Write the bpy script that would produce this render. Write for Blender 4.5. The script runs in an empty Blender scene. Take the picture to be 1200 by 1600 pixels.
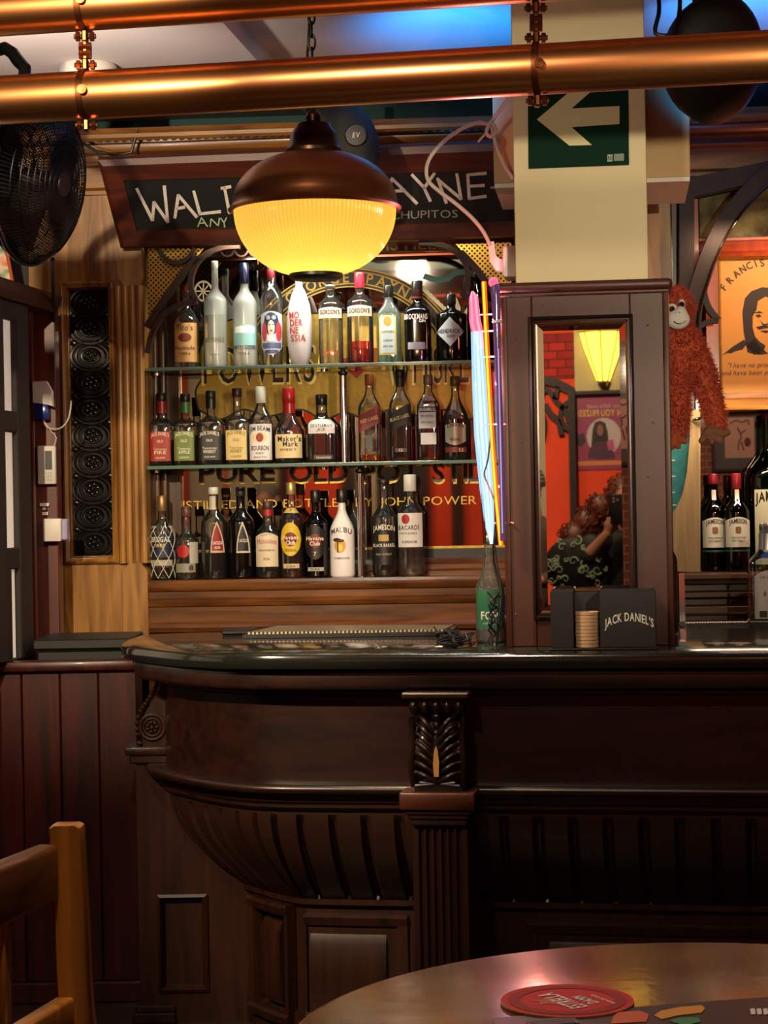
import bpy, bmesh, math, random
from mathutils import Vector, Matrix
random.seed(7)
sc = bpy.context.scene
COL = sc.collection
PI = math.pi
# ---------------------------------------------------------------- camera
F = 3100.0          # focal length in pixels of the 1200x1600 frame
R = 0.018           # roll of the hand-held camera
CZ = 1.42           # lens height
CAM = Vector((0, 0, CZ))
cd = bpy.data.cameras.new('camera'); cam = bpy.data.objects.new('camera', cd); COL.objects.link(cam)
cd.sensor_fit = 'VERTICAL'; cd.sensor_height = 24.0; cd.lens = 24.0 * F / 1600.0
cd.clip_start = 0.02; cd.clip_end = 60
_r = Vector((1, 0, -R)).normalized(); _u = Vector((R, 0, 1)).normalized(); _b = Vector((0, -1, 0))
cam.matrix_world = Matrix(((_r.x, _u.x, _b.x, 0), (_r.y, _u.y, _b.y, 0), (_r.z, _u.z, _b.z, CZ), (0, 0, 0, 1)))
sc.camera = cam
# ---------------------------------------------------------------- world, exposure, room lights and added fills
w = bpy.data.worlds.new('world'); sc.world = w; w.use_nodes = True
w.node_tree.nodes['Background'].inputs[0].default_value = (0.9, 0.75, 0.6, 1)
w.node_tree.nodes['Background'].inputs[1].default_value = 0.02
vs = sc.view_settings
vs.view_transform = 'Standard'; vs.look = 'None'; vs.gamma = 1.0; vs.use_curve_mapping = False
vs.exposure = 0.0
cy = sc.cycles
cy.max_bounces = 14; cy.diffuse_bounces = 3; cy.glossy_bounces = 6; cy.transmission_bounces = 10; cy.transparent_max_bounces = 40
cy.caustics_reflective = False; cy.caustics_refractive = False; cy.sample_clamp_indirect = 4.0; cy.blur_glossy = 0.5
cy.use_denoising = True

def light(name, kind, loc, energy, color, target=None, **kw):
    d = bpy.data.lights.new(name, kind); o = bpy.data.objects.new(name, d); COL.objects.link(o)
    d.energy = energy; d.color = color; o.location = loc
    for k, v in kw.items(): setattr(d, k, v)
    if target is not None:
        o.rotation_euler = (Vector(target) - Vector(loc)).to_track_quat('-Z', 'Y').to_euler()
    return o
WARM = (1.0, 0.72, 0.42)
light('key_spot', 'SPOT', (-1.15, 1.6, 2.7), 620, (1.0, 0.78, 0.5), (-0.72, 6.2, 1.78), spot_size=math.radians(32), spot_blend=0.55, shadow_soft_size=0.03)
light('column_spot', 'SPOT', (1.05, 1.9, 2.0), 235, (1.0, 0.84, 0.58), (0.5, 5.2, 1.95), spot_size=math.radians(36), spot_blend=0.9, shadow_soft_size=0.02)
light('bar_end_spot', 'SPOT', (-1.9, 2.6, 2.7), 620, (1.0, 0.76, 0.48), (-0.36, 5.15, 0.72), spot_size=math.radians(20), spot_blend=0.8, shadow_soft_size=0.06)
light('guest_fill', 'SPOT', (-0.35, 0.9, 2.65), 60, (1.0, 0.72, 0.45), (-0.12, -0.3, 1.25), spot_size=math.radians(50), spot_blend=0.6, shadow_soft_size=0.02)  # unseen spot added to brighten the person in the box mirror
light('room_fill', 'SPOT', (-0.5, 2.3, 2.75), 90, (1.0, 0.8, 0.6), (-0.3, 3.6, 0), spot_size=math.radians(150), spot_blend=0.6, shadow_soft_size=0.05)  # fill light added just below the ceiling light panel
light('stool_spot', 'SPOT', (-0.25, 2.1, 2.75), 170, (1.0, 0.72, 0.36), (-0.47, 2.4, 1.05), spot_size=math.radians(30), spot_blend=0.4, shadow_soft_size=0.04)
light('blue_uplight', 'SPOT', (0.12, 5.45, 2.40), 60, (0.015, 0.30, 1.0), (0.24, 5.85, 2.85), spot_size=math.radians(66), spot_blend=0.9, shadow_soft_size=0.1)
light('blue_uplight', 'SPOT', (1.0, 5.35, 2.45), 55, (0.015, 0.30, 1.0), (1.0, 5.7, 2.85), spot_size=math.radians(80), spot_blend=0.9, shadow_soft_size=0.1)
light('ceiling_bounce', 'SPOT', (-1.0, 5.2, 2.25), 34, (1.0, 0.84, 0.72), (-0.9, 5.75, 2.85), spot_size=math.radians(95), spot_blend=.9, shadow_soft_size=.05)
light('shelf_strip', 'AREA', (0.0, 6.40, 2.33), 17, (1.0, 0.97, 0.78), (0.0, 6.52, 1.2), shape='RECTANGLE', size=1.0, size_y=0.03)
light('niche_strip', 'AREA', (1.22, 6.16, 2.28), 2.8, (1.0, 0.6, 0.36), (1.22, 6.45, 1.7), shape='RECTANGLE', size=0.4, size_y=0.03)
light('niche_low_strip', 'AREA', (1.15, 6.20, 1.78), 4, (1.0, 0.75, 0.5), (1.15, 6.3, 1.2), shape='RECTANGLE', size=0.4, size_y=0.03)
light('niche_red_glow', 'POINT', (1.30, 5.7, 2.08), 3.5, (1.0, 0.28, 0.14), shadow_soft_size=0.05)
light('rear_wall_fill', 'SPOT', (-0.6, 0.1, 2.75), 110, (1.0, 0.75, 0.5), (-0.6, -1.3, 1.5), spot_size=math.radians(100), spot_blend=.7, shadow_soft_size=0.1)  # unseen spot added to brighten the orange rear wall for the mirrors
light('rear_left_fill', 'SPOT', (-1.9, 0.3, 2.75), 150, (1.0, 0.75, 0.5), (-2.0, -1.3, 1.4), spot_size=math.radians(100), spot_blend=.7, shadow_soft_size=0.1)  # another added spot, brightening the left of the rear wall
light('rear_right_fill', 'SPOT', (1.6, 0.3, 2.75), 60, (1.0, 0.7, 0.5), (1.6, -1.3, 1.5), spot_size=math.radians(100), spot_blend=.7, shadow_soft_size=0.1)  # another added spot, brightening the right of the rear wall

# ---------------------------------------------------------------- helpers: pixel rays and yawed frames
def ray(px, py):
    a, b = px - 600.0, py - 800.0
    n = math.sqrt(1 + R * R)
    return Vector(((a - R * b) / n / F, 1.0, -(b + R * a) / n / F))
def at(px, py, Y):
    return CAM + ray(px, py) * Y
class Frame:
    def __init__(s, x, y, yaw):
        s.a = math.radians(yaw); s.o = Vector((x, y, 0))
        s.ex = Vector((math.cos(s.a), -math.sin(s.a), 0)); s.ey = Vector((math.sin(s.a), math.cos(s.a), 0))
        s.M = Matrix.Translation(s.o) @ Matrix.Rotation(-s.a, 4, 'Z')
    def hit(s, px, py, y=0.0):
        d = ray(px, py); t = (s.o + s.ey * y - CAM).dot(s.ey) / d.dot(s.ey)
        return CAM + d * t
    def at(s, px, py, y=0.0):
        P = s.hit(px, py, y); return (P - s.o).dot(s.ex), P.z
    def x(s, px, py=800, y=0.0): return s.at(px, py, y)[0]
    def z(s, px, py, y=0.0): return s.at(px, py, y)[1]
    def w(s, x, y, z): return s.o + s.ex * x + s.ey * y + Vector((0, 0, z))
    def ppm(s, px, y=0.0): return F / s.hit(px, 800, y).y
    def mirror(s, px, py, wallY, y=0.0):
        P = s.hit(px, py, y); d = ray(px, py); d = d - s.ey * 2 * d.dot(s.ey)
        t = (wallY - P.y) / d.y; return P + d * t
B = Frame(0, 6.42, 4.5)       # back bar
A = Frame(0.0654, 4.939, 10.5)  # straight run of the counter
_k = at(920, 1010, 1.0)
K = Frame(_k.x * 5.10, 5.10, 6.7)  # mirrored box on the counter
def Pw(p): return (p.x, p.y, p.z)

# ---------------------------------------------------------------- materials
def lin(h):
    h = h.lstrip('#'); c = [int(h[i:i + 2], 16) / 255 for i in (0, 2, 4)]
    return tuple(v / 12.92 if v <= .04045 else ((v + .055) / 1.055) ** 2.4 for v in c)
def c4(c):
    if isinstance(c, str): c = lin(c)
    return (c[0], c[1], c[2], 1)
def new_mat(name):
    m = bpy.data.materials.new(name); m.use_nodes = True
    nt = m.node_tree
    return m, nt, nt.nodes['Principled BSDF'], nt.nodes['Material Output']
def pmat(name, color, rough=0.5, metal=0.0, coat=0.0, var=0.0, scale=8.0, bump=0.0, emit=None, estr=0.0, spec=0.5, coatr=0.1):
    m, nt, p, out = new_mat(name)
    col = c4(color)
    p.inputs['Base Color'].default_value = col; p.inputs['Roughness'].default_value = rough
    p.inputs['Metallic'].default_value = metal; p.inputs['Coat Weight'].default_value = coat; p.inputs['Coat Roughness'].default_value = coatr
    p.inputs['Specular IOR Level'].default_value = spec
    if emit is not None:
        p.inputs['Emission Color'].default_value = c4(emit); p.inputs['Emission Strength'].default_value = estr
    if var > 0 or bump > 0:
        tc = nt.nodes.new('ShaderNodeTexCoord'); n = nt.nodes.new('ShaderNodeTexNoise')
        n.inputs['Scale'].default_value = scale; n.inputs['Detail'].default_value = 5
        nt.links.new(tc.outputs['Object'], n.inputs['Vector'])
        if var > 0:
            mx = nt.nodes.new('ShaderNodeMix'); mx.data_type = 'RGBA'
            mx.inputs[6].default_value = tuple(v * (1 - var) for v in col[:3]) + (1,)
            mx.inputs[7].default_value = tuple(min(1, v * (1 + var)) for v in col[:3]) + (1,)
            nt.links.new(n.outputs['Fac'], mx.inputs[0]); nt.links.new(mx.outputs[2], p.inputs['Base Color'])
        if bump > 0:
            b = nt.nodes.new('ShaderNodeBump'); b.inputs['Strength'].default_value = bump; b.inputs['Distance'].default_value = 0.004
            nt.links.new(n.outputs['Fac'], b.inputs['Height']); nt.links.new(b.outputs['Normal'], p.inputs['Normal'])
    return m
def wood(name, dark, light_, axis='z', scale=1.0, rough=0.4, coat=0.0, bump=0.15, stretch=14.0, contrast=0.5):
    m, nt, p, out = new_mat(name)
    tc = nt.nodes.new('ShaderNodeTexCoord'); mp = nt.nodes.new('ShaderNodeMapping')
    s = [22 * scale] * 3; s['xyz'.index(axis)] = 22 * scale / stretch
    mp.inputs['Scale'].default_value = s
    nt.links.new(tc.outputs['Object'], mp.inputs['Vector'])
    n = nt.nodes.new('ShaderNodeTexNoise'); n.inputs['Scale'].default_value = 1.6; n.inputs['Detail'].default_value = 6; n.inputs['Distortion'].default_value = 0.7
    nt.links.new(mp.outputs['Vector'], n.inputs['Vector'])
    r = nt.nodes.new('ShaderNodeValToRGB')
    r.color_ramp.elements[0].position = 0.5 - contrast / 2 + .05; r.color_ramp.elements[0].color = c4(dark)
    r.color_ramp.elements[1].position = 0.5 + contrast / 2 - .05; r.color_ramp.elements[1].color = c4(light_)
    nt.links.new(n.outputs['Fac'], r.inputs['Fac']); nt.links.new(r.outputs['Color'], p.inputs['Base Color'])
    b = nt.nodes.new('ShaderNodeBump'); b.inputs['Strength'].default_value = bump; b.inputs['Distance'].default_value = 0.002
    nt.links.new(n.outputs['Fac'], b.inputs['Height']); nt.links.new(b.outputs['Normal'], p.inputs['Normal'])
    p.inputs['Roughness'].default_value = rough; p.inputs['Coat Weight'].default_value = coat; p.inputs['Coat Roughness'].default_value = 0.12
    return m
def thin_glass(name, tint=(1, 1, 1), rough=0.03, extra=0.0, frost=0.0):
    m, nt, p, out = new_mat(name); nt.nodes.remove(p)
    tr = nt.nodes.new('ShaderNodeBsdfTransparent'); tr.inputs[0].default_value = c4(tint)
    gl = nt.nodes.new('ShaderNodeBsdfGlossy'); gl.inputs['Roughness'].default_value = rough
    fr = nt.nodes.new('ShaderNodeFresnel'); fr.inputs['IOR'].default_value = 1.5
    ad = nt.nodes.new('ShaderNodeMath'); ad.operation = 'ADD'; ad.use_clamp = True; ad.inputs[1].default_value = extra
    nt.links.new(fr.outputs[0], ad.inputs[0])
    mx = nt.nodes.new('ShaderNodeMixShader')
    nt.links.new(ad.outputs[0], mx.inputs[0])
    if frost > 0:
        di = nt.nodes.new('ShaderNodeBsdfDiffuse'); di.inputs[0].default_value = (.8, .83, .8, 1)
        tl = nt.nodes.new('ShaderNodeBsdfTranslucent'); tl.inputs[0].default_value = (.8, .83, .8, 1)
        m1 = nt.nodes.new('ShaderNodeMixShader'); m1.inputs[0].default_value = .5
        nt.links.new(di.outputs[0], m1.inputs[1]); nt.links.new(tl.outputs[0], m1.inputs[2])
        m2 = nt.nodes.new('ShaderNodeMixShader'); m2.inputs[0].default_value = frost
        nt.links.new(tr.outputs[0], m2.inputs[1]); nt.links.new(m1.outputs[0], m2.inputs[2])
        nt.links.new(m2.outputs[0], mx.inputs[1])
    else:
        nt.links.new(tr.outputs[0], mx.inputs[1])
    nt.links.new(gl.outputs[0], mx.inputs[2]); nt.links.new(mx.outputs[0], out.inputs[0])
    return m
def liquid_mat(name, color, ior=1.33):
    m, nt, p, out = new_mat(name)
    p.inputs['Base Color'].default_value = c4(color); p.inputs['Roughness'].default_value = 0.0
    p.inputs['Transmission Weight'].default_value = 1.0; p.inputs['IOR'].default_value = ior
    tr = nt.nodes.new('ShaderNodeBsdfTransparent'); tr.inputs[0].default_value = c4(color); mx = nt.nodes.new('ShaderNodeMixShader'); mx.inputs[0].default_value = .4
    nt.links.new(tr.outputs[0], mx.inputs[1]); nt.links.new(p.outputs[0], mx.inputs[2]); nt.links.new(mx.outputs[0], out.inputs[0])
    return m
def emis(name, color, strength):
    m, nt, p, out = new_mat(name); nt.nodes.remove(p)
    e = nt.nodes.new('ShaderNodeEmission'); e.inputs[0].default_value = c4(color); e.inputs[1].default_value = strength
    nt.links.new(e.outputs[0], out.inputs[0]); return m
def glow_shell(name, color, strength, opacity=.35):
    m, nt, p, out = new_mat(name); nt.nodes.remove(p)
    e = nt.nodes.new('ShaderNodeEmission'); e.inputs[0].default_value = c4(color); e.inputs[1].default_value = strength
    t = nt.nodes.new('ShaderNodeBsdfTransparent'); t.inputs[0].default_value = c4((1 - opacity,) * 3); a = nt.nodes.new('ShaderNodeAddShader')
    nt.links.new(e.outputs[0], a.inputs[0]); nt.links.new(t.outputs[0], a.inputs[1]); nt.links.new(a.outputs[0], out.inputs[0]); return m
_paints = {}
def paint(color, rough=0.5, metal=0.0):
    k = (color, rough, metal)
    if k not in _paints: _paints[k] = pmat('print_' + color.lstrip('#'), color, rough, metal)
    return _paints[k]

M = {}
M['tracery'] = wood('dark_tracery_wood', '#22110a', '#432413', 'x', 0.8, 0.5, 0.0, 0.1)
M['granite'] = pmat('dark_granite', '#1b1c1a', 0.12, var=0.5, scale=160, coat=0.3)
M['bar'] = wood('dark_mahogany', '#170906', '#2e150e', 'x', 0.7, 0.34, 0.12, 0.08)
M['barv'] = wood('dark_mahogany_upright', '#190c07', '#34190f', 'z', 0.7, 0.42, 0.05, 0.08)
M['cove'] = pmat('fluted_mahogany', '#2a170f', .36, coat=.12, var=.12, scale=6)
M['barv'].node_tree.nodes['Principled BSDF'].inputs['Specular IOR Level'].default_value = .3
M['redwood'] = wood('red_stained_wood', '#1d0705', '#4a120a', 'z', 0.8, 0.4, 0.1, 0.15, 20)
M['oak'] = wood('golden_oak', '#6b4017', '#b3803a', 'z', 0.8, 0.36, 0.15, 0.2, 10)
M['oakx'] = wood('golden_oak_level', '#5a3413', '#96662b', 'x', 0.8, 0.36, 0.15, 0.2, 10)
M['walnut'] = wood('walnut_shelf', '#3a1e0c', '#7a4a22', 'x', 0.8, 0.28, 0.3, 0.15, 12)
M['walnutz'] = wood('walnut_upright', '#2a160a', '#5c3718', 'z', 0.8, 0.32, 0.2, 0.15, 12)
M['framewood'] = wood('red_brown_frame_wood', '#2c1008', '#5a2413', 'x', 0.8, 0.42, 0.05, 0.2, 12)
M['darkwood'] = wood('blackened_wood', '#0d0605', '#1f0f0a', 'z', 0.8, 0.6, 0.0, 0.1)
M['boxwood'] = pmat('brown_painted_wood', '#4a2418', 0.45, var=0.12, scale=30, bump=0.05)
M['plaster'] = pmat('pale_plaster', '#cfc3bd', 0.9, var=0.06, scale=5, bump=0.25)
M['cream'] = pmat('cream_paint', '#dccfa6', 0.7, var=0.05, scale=6, bump=0.05)
M['teal'] = pmat('dark_teal_paint', '#17474a', 0.7, var=0.3, scale=10)
M['orange'] = pmat('orange_plaster', '#e0441c', 0.8, var=0.12, scale=6, bump=0.1)
M['brass'] = pmat('brass', '#cd8a55', 0.3, metal=1.0, var=0.06, scale=6)
M['copper'] = pmat('copper_clip', '#6e4026', 0.38, metal=1.0, var=0.1, scale=40)
M['blackmetal'] = pmat('black_metal', '#0c0c0d', 0.38, metal=0.3)
M['blackplastic'] = pmat('black_plastic', '#0d0d0e', 0.45)
M['black'] = pmat('black_paint', '#080707', 0.5)
M['chrome'] = pmat('chrome', '#d8d6d0', 0.12, metal=1.0)
M['mirror'] = pmat('silvered_mirror', '#e6e4df', 0.015, metal=1.0)
M['antique'] = pmat('aged_mirror', '#b4aca2', 0.03, metal=1.0, var=0.2, scale=9)
M['white'] = pmat('white_plastic', '#dcd8d0', 0.45)
M['gold'] = pmat('gold_leaf', '#a8893a', 0.38, metal=0.5, var=0.3, scale=60, bump=0.2)
M['panel'] = pmat('backlit_white_panel', '#e8e2d2', 0.6, emit='#e8dcc2', estr=0.35)
M['floor'] = wood('dark_floor_boards', '#1c0f09', '#3a2014', 'y', 0.6, 0.45, 0.1)

# ---------------------------------------------------------------- mesh builder
class MB:
    def __init__(s): s.v = []; s.f = []
    def add(s, vs, fs):
        n = len(s.v); s.v += [tuple(v) for v in vs]; s.f += [tuple(i + n for i in f) for f in fs]; return s
    def bm(s, bm):
        bm.verts.index_update()
        s.add([v.co[:] for v in bm.verts], [[v.index for v in f.verts] for f in bm.faces]); bm.free(); return s
    def box(s, x0, x1, y0, y1, z0, z1, b=0.0, seg=1):
        bm = bmesh.new(); bmesh.ops.create_cube(bm, size=1)
        for v in bm.verts:
            v.co = Vector(((x0 + x1) / 2 + v.co.x * (x1 - x0), (y0 + y1) / 2 + v.co.y * (y1 - y0), (z0 + z1) / 2 + v.co.z * (z1 - z0)))
        if b > 0:
            b = min(b, .49 * min(abs(x1 - x0), abs(y1 - y0), abs(z1 - z0)))
            bmesh.ops.bevel(bm, geom=bm.edges[:], offset=b, segments=seg, affect='EDGES', profile=0.5)
        return s.bm(bm)
    def rings(s, rings, closed=True, cap=True):
        n = len(rings[0]); vs = [p for r in rings for p in r]; fs = []
        for i in range(len(rings) - 1):
            for j in range(n if closed else n - 1):
                k = (j + 1) % n
                fs.append((i * n + j, i * n + k, (i + 1) * n + k, (i + 1) * n + j))
        if cap and closed:
            fs.append(tuple(range(n))[::-1]); fs.append(tuple((len(rings) - 1) * n + j for j in range(n)))
        return s.add(vs, fs)
    def lathe(s, prof, seg=32, c=(0, 0, 0), cap=True, axis='z'):
        rs = []
        for r, z in prof:
            ring = []
            for j in range(seg):
                t = 2 * PI * j / seg; a, b_ = r * math.cos(t), r * math.sin(t)
                p = (a, b_, z) if axis == 'z' else ((a, z, b_) if axis == 'y' else (z, a, b_))
                ring.append((c[0] + p[0], c[1] + p[1], c[2] + p[2]))
            rs.append(ring)
        return s.rings(rs, True, cap)
    def tube(s, pts, r, seg=10, closed=False):
        pts = [Vector(p) for p in pts]; n = len(pts)
        rr = r if isinstance(r, (list, tuple)) else [r] * n
        rs = []; up = None
        for i, p in enumerate(pts):
            t = (pts[(i + 1) % n] - pts[i - 1]) if closed else (pts[min(i + 1, n - 1)] - pts[max(i - 1, 0)])
            if t.length < 1e-9: t = Vector((0, 0, 1))
            t.normalize()
            if up is None:
                up = t.orthogonal()
            up = (up - t * up.dot(t))
            if up.length < 1e-6: up = t.orthogonal()
            up.normalize(); w_ = t.cross(up)
            rs.append([p + (up * math.cos(2 * PI * j / seg) + w_ * math.sin(2 * PI * j / seg)) * rr[i] for j in range(seg)])
        if closed: rs.append(rs[0]); return s.rings(rs, True, False)
        return s.rings(rs, True, True)
    def prism(s, poly, y0, y1, plane='xz'):
        def mk(p, y):
            return (p[0], y, p[1]) if plane == 'xz' else ((p[0], p[1], y) if plane == 'xy' else (y, p[0], p[1]))
        n = len(poly); vs = [mk(p, y0) for p in poly] + [mk(p, y1) for p in poly]
        fs = [tuple(range(n)), tuple(range(n, 2 * n))[::-1]] + [(i, (i + 1) % n, n + (i + 1) % n, n + i) for i in range(n)]
        return s.add(vs, fs)
    def bar(s, prof, x0, x1):           # profile of (y, z) run along x
        return s.prism(prof, x0, x1, 'yz')
    def ell(s, c, rx, ry, rz, seg=16, rings=10, rot=None):
        rs = []
        for i in range(rings + 1):
            ph = -PI / 2 + PI * (i + .02) / (rings + .04); ring = []
            for j in range(seg):
                t = 2 * PI * j / seg
                p = Vector((rx * math.cos(ph) * math.cos(t), ry * math.cos(ph) * math.sin(t), rz * math.sin(ph)))
                if rot is not None: p = rot @ p
                ring.append(Vector(c) + p)
            rs.append(ring)
        return s.rings(rs)
    def frame(s, x0, x1, z0, z1, w_, y0, y1, b=0.0):   # rectangular frame in xz
        s.box(x0, x0 + w_, y0, y1, z0, z1, b); s.box(x1 - w_, x1, y0, y1, z0, z1, b)
        s.box(x0 + w_, x1 - w_, y0, y1, z1 - w_, z1, b); s.box(x0 + w_, x1 - w_, y0, y1, z0, z0 + w_, b); return s
    def moulded(s, x0, x1, z0, z1, prof):  # mitred rectangular frame, prof of (inset, y)
        rs = []
        for d, y in prof:
            rs.append([(x0 + d, y, z0 + d), (x1 - d, y, z0 + d), (x1 - d, y, z1 - d), (x0 + d, y, z1 - d)])
        n = len(rs); rs2 = rs + [rs[0]]
        return s.rings(rs2, True, False)
    def arcband(s, pts, w_, y0, y1):     # flat curved bar following (x,z) points, width w_
        L = []; Rr = []
        n = len(pts)
        for i in range(n):
            a = Vector(pts[max(i - 1, 0)]); b = Vector(pts[min(i + 1, n - 1)]); t = (b - a).normalized(); nn = Vector((-t.y, t.x))
            ww = w_[i] if isinstance(w_, (list, tuple)) else w_
            p = Vector(pts[i]); L.append(p + nn * ww / 2); Rr.append(p - nn * ww / 2)
        rs = [[(L[i].x, y0, L[i].y), (Rr[i].x, y0, Rr[i].y), (Rr[i].x, y1, Rr[i].y), (L[i].x, y1, L[i].y)] for i in range(n)]
        return s.rings(rs)
def sweep_rings(path, prof):
    """path of (x,y) with the outside on the right hand; profile of (inset, z[, groove])"""
    n = len(path); nrm = []
    for i in range(n):
        a = Vector(path[max(i - 1, 0)]); b = Vector(path[min(i + 1, n - 1)]); t = (b - a).normalized()
        nrm.append(Vector((-t.y, t.x)))
    return nrm
def sharpen(me, ang=35):
    bm = bmesh.new(); bm.from_mesh(me)
    bmesh.ops.recalc_face_normals(bm, faces=bm.faces[:])
    la = math.radians(ang)
    for f in bm.faces: f.smooth = True
    for e in bm.edges:
        if len(e.link_faces) == 2:
            if e.calc_face_angle(0) > la: e.smooth = False
    bm.to_mesh(me); bm.free()
def mesh(name, mb, mat, ang=35):
    me = bpy.data.meshes.new(name); me.from_pydata([tuple(v) for v in mb.v], [], mb.f); me.validate()
    sharpen(me, ang)
    for m in (mat if isinstance(mat, list) else [mat]): me.materials.append(m)
    return me
def obj(name, mb, mat, parent=None, M_=None, ang=35):
    o = bpy.data.objects.new(name, mesh(name, mb, mat, ang)); COL.objects.link(o)
    if parent is not None: o.parent = parent
    if M_ is not None: o.matrix_world = M_
    return o
def tag(o, label, cat, group=None, kind=None):
    if label: o['label'] = label
    if cat: o['category'] = cat
    if group: o['group'] = group
    if kind: o['kind'] = kind
    return o
def struct(name, mb, mat, M_=None, ang=35):
    o = obj(name, mb, mat, None, M_, ang); o['kind'] = 'structure'; return o
def thing(name, label, cat, loc=(0, 0, 0), yaw=0.0, group=None):
    o = bpy.data.objects.new(name, None); COL.objects.link(o); o.empty_display_size = .05
    o.matrix_world = Matrix.Translation(Vector(loc)) @ Matrix.Rotation(-yaw, 4, 'Z')
    return tag(o, label, cat, group)
def fthing(fr, name, label, cat, x=0, y=0, z=0, group=None):
    return thing(name, label, cat, fr.w(x, y, z), fr.a, group)

# ---------------------------------------------------------------- lettering (font outlines -> flat mesh)
_CH = "ABCDEFGHIJKLMNOPQRSTUVWXYZabcdefghijklmnopqrstuvwxyz0123456789.,'!&-\"Í"
def _glyphs(off):
    obs = []
    for ch in _CH:
        c = bpy.data.curves.new('glyph', 'FONT'); c.body = ch; c.size = 1.0; c.offset = off; c.resolution_u = 3; c.fill_mode = 'FRONT'
        o = bpy.data.objects.new('glyph', c); COL.objects.link(o); obs.append((ch, o))
    dg = bpy.context.evaluated_depsgraph_get(); dg.update(); out = {}
    for ch, o in obs:
        ev = o.evaluated_get(dg); me = ev.to_mesh()
        vs = [(v.co.x, v.co.y) for v in me.vertices]; fs = [tuple(p.vertices) for p in me.polygons]
        ev.to_mesh_clear()
        xs = [v[0] for v in vs] or [0]
        x0 = min(xs); out[ch] = ([(x - x0, y) for x, y in vs], fs, max(xs) - x0)
    for ch, o in obs:
        c = o.data; bpy.data.objects.remove(o); bpy.data.curves.remove(c)
    return out
GL = {0: _glyphs(0.0), 1: _glyphs(0.018)}
_CAP = {k: max(v[1] for v in GL[k]['H'][0]) for k in GL}
def text2d(s, h, width=None, bold=0, arc=0.0, shear=0.0, gap=0.1, jitter=0.0):
    """verts (x,z) centred in x, baseline z=0, cap height h; arc = rise of the middle in units of h"""
    G = GL[bold]; k = h / _CAP[bold]; x = 0; vs = []; fs = []
    for ch in s:
        if ch == ' ': x += .32; continue
        gv, gf, gw = G[ch]; n = len(vs)
        jz = random.uniform(-jitter, jitter)
        vs += [(x + px_ + shear * pz_, pz_ + jz) for px_, pz_ in gv]; fs += [tuple(i + n for i in f) for f in gf]
        x += gw + gap
    W = x - gap; kx = k if width is None else width / W
    out = []
    for px_, pz_ in vs:
        X = (px_ - W / 2) * kx; Z = pz_ * k
        if arc:
            t = X / (W * kx / 2); Z += arc * h * (1 - t * t)
        out.append((X, Z))
    return out, fs
def flat_text(s, h, width=None, bold=0, arc=0.0, shear=0.0, c=(0, 0, 0), rot=0.0, flip=False, th=0.0, jitter=0.0, to=None, gap=.1):
    """lettering in the xz plane facing -y"""
    vs, fs = text2d(s, h, width, bold, arc, shear, gap, jitter); mb = MB()
    ca, sa = math.cos(rot), math.sin(rot); o = []
    for x, z in vs:
        if flip: x = -x
        p = (c[0] + x * ca - z * sa, c[1], c[2] + x * sa + z * ca)
        o.append(p if to is None else to(p))
    mb.add(o, fs); return mb

# ---------------------------------------------------------------- placing meshes given in world or frame coordinates
def xf(mb, M_):
    mb.v = [tuple(M_ @ Vector(v)) for v in mb.v]; return mb
def wobj(name, mb, mat, parent=None, fr=None, ang=35, origin=True):
    if fr is not None: xf(mb, fr.M)
    if parent is not None:
        o = obj(name, mb, mat, None, None, ang); o.parent = parent
        pm = parent.matrix_basis if parent.parent is None else parent.parent.matrix_basis @ parent.matrix_parent_inverse @ parent.matrix_basis
        o.matrix_parent_inverse = pm.inverted(); return o
    c = Vector((0, 0, 0))
    if origin:
        xs, ys, zs = zip(*mb.v); c = Vector(((min(xs) + max(xs)) / 2, (min(ys) + max(ys)) / 2, min(zs)))
        mb.v = [tuple(Vector(v) - c) for v in mb.v]
    o = obj(name, mb, mat, None, None, ang); o.location = c; return o
def solo(name, mb, mat, label, cat, fr=None, group=None, ang=35):
    return tag(wobj(name, mb, mat, None, fr, ang), label, cat, group)
def smooth_path(pts, step=0.01):
    P = [Vector(p) for p in pts]; out = []
    for i in range(len(P) - 1):
        p0 = P[max(i - 1, 0)]; p1 = P[i]; p2 = P[i + 1]; p3 = P[min(i + 2, len(P) - 1)]
        n = max(2, int((p2 - p1).length / step))
        for k in range(n):
            t = k / n
            out.append(.5 * ((2 * p1) + (p2 - p0) * t + (2 * p0 - 5 * p1 + 4 * p2 - p3) * t * t + (3 * p1 - p0 - 3 * p2 + p3) * t ** 3))
    out.append(P[-1]); return out
def px_path(pts, Y, step=0.01):
    """smooth 3D path through pixels at given depths (x, y[, depth])"""
    return smooth_path([at(p[0], p[1], p[2] if len(p) > 2 else Y) for p in pts], step)

# ================================================================ THE SETTING
struct('floor', MB().box(-3.2, 3.4, -1.5, 7.3, -.06, 0), M['floor'])
struct('ceiling', MB().box(-3.2, 3.4, -1.5, 7.3, 2.85, 2.95), M['plaster'])
e0 = at(360, 35, 5.6); e1 = at(410, 95, 6.05); dd = (e1 - e0) / (e1.y - e0.y)
pa = e0 + dd * (-1.4 - e0.y); pb = e0 + dd * (7.2 - e0.y)
struct('trim_1', MB().prism([(-3.1, -1.4), (pa.x, -1.4), (pb.x, 7.2), (-3.1, 7.2)], 2.785, 2.86, 'xy'), M['plaster'])
struct('wall_back', MB().box(-3.4, 3.4, .36, .46, 0, 2.86), M['teal'], B.M)
struct('wall_left', MB().box(-3.2, -3.1, -1.5, 7.3, 0, 2.86), M['framewood'])
struct('wall_right', MB().box(3.3, 3.4, -1.5, 7.3, 0, 2.86), M['orange'])
struct('wall_front', MB().box(-3.2, 3.4, -1.5, -1.4, 0, 2.86), M['orange'])

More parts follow.
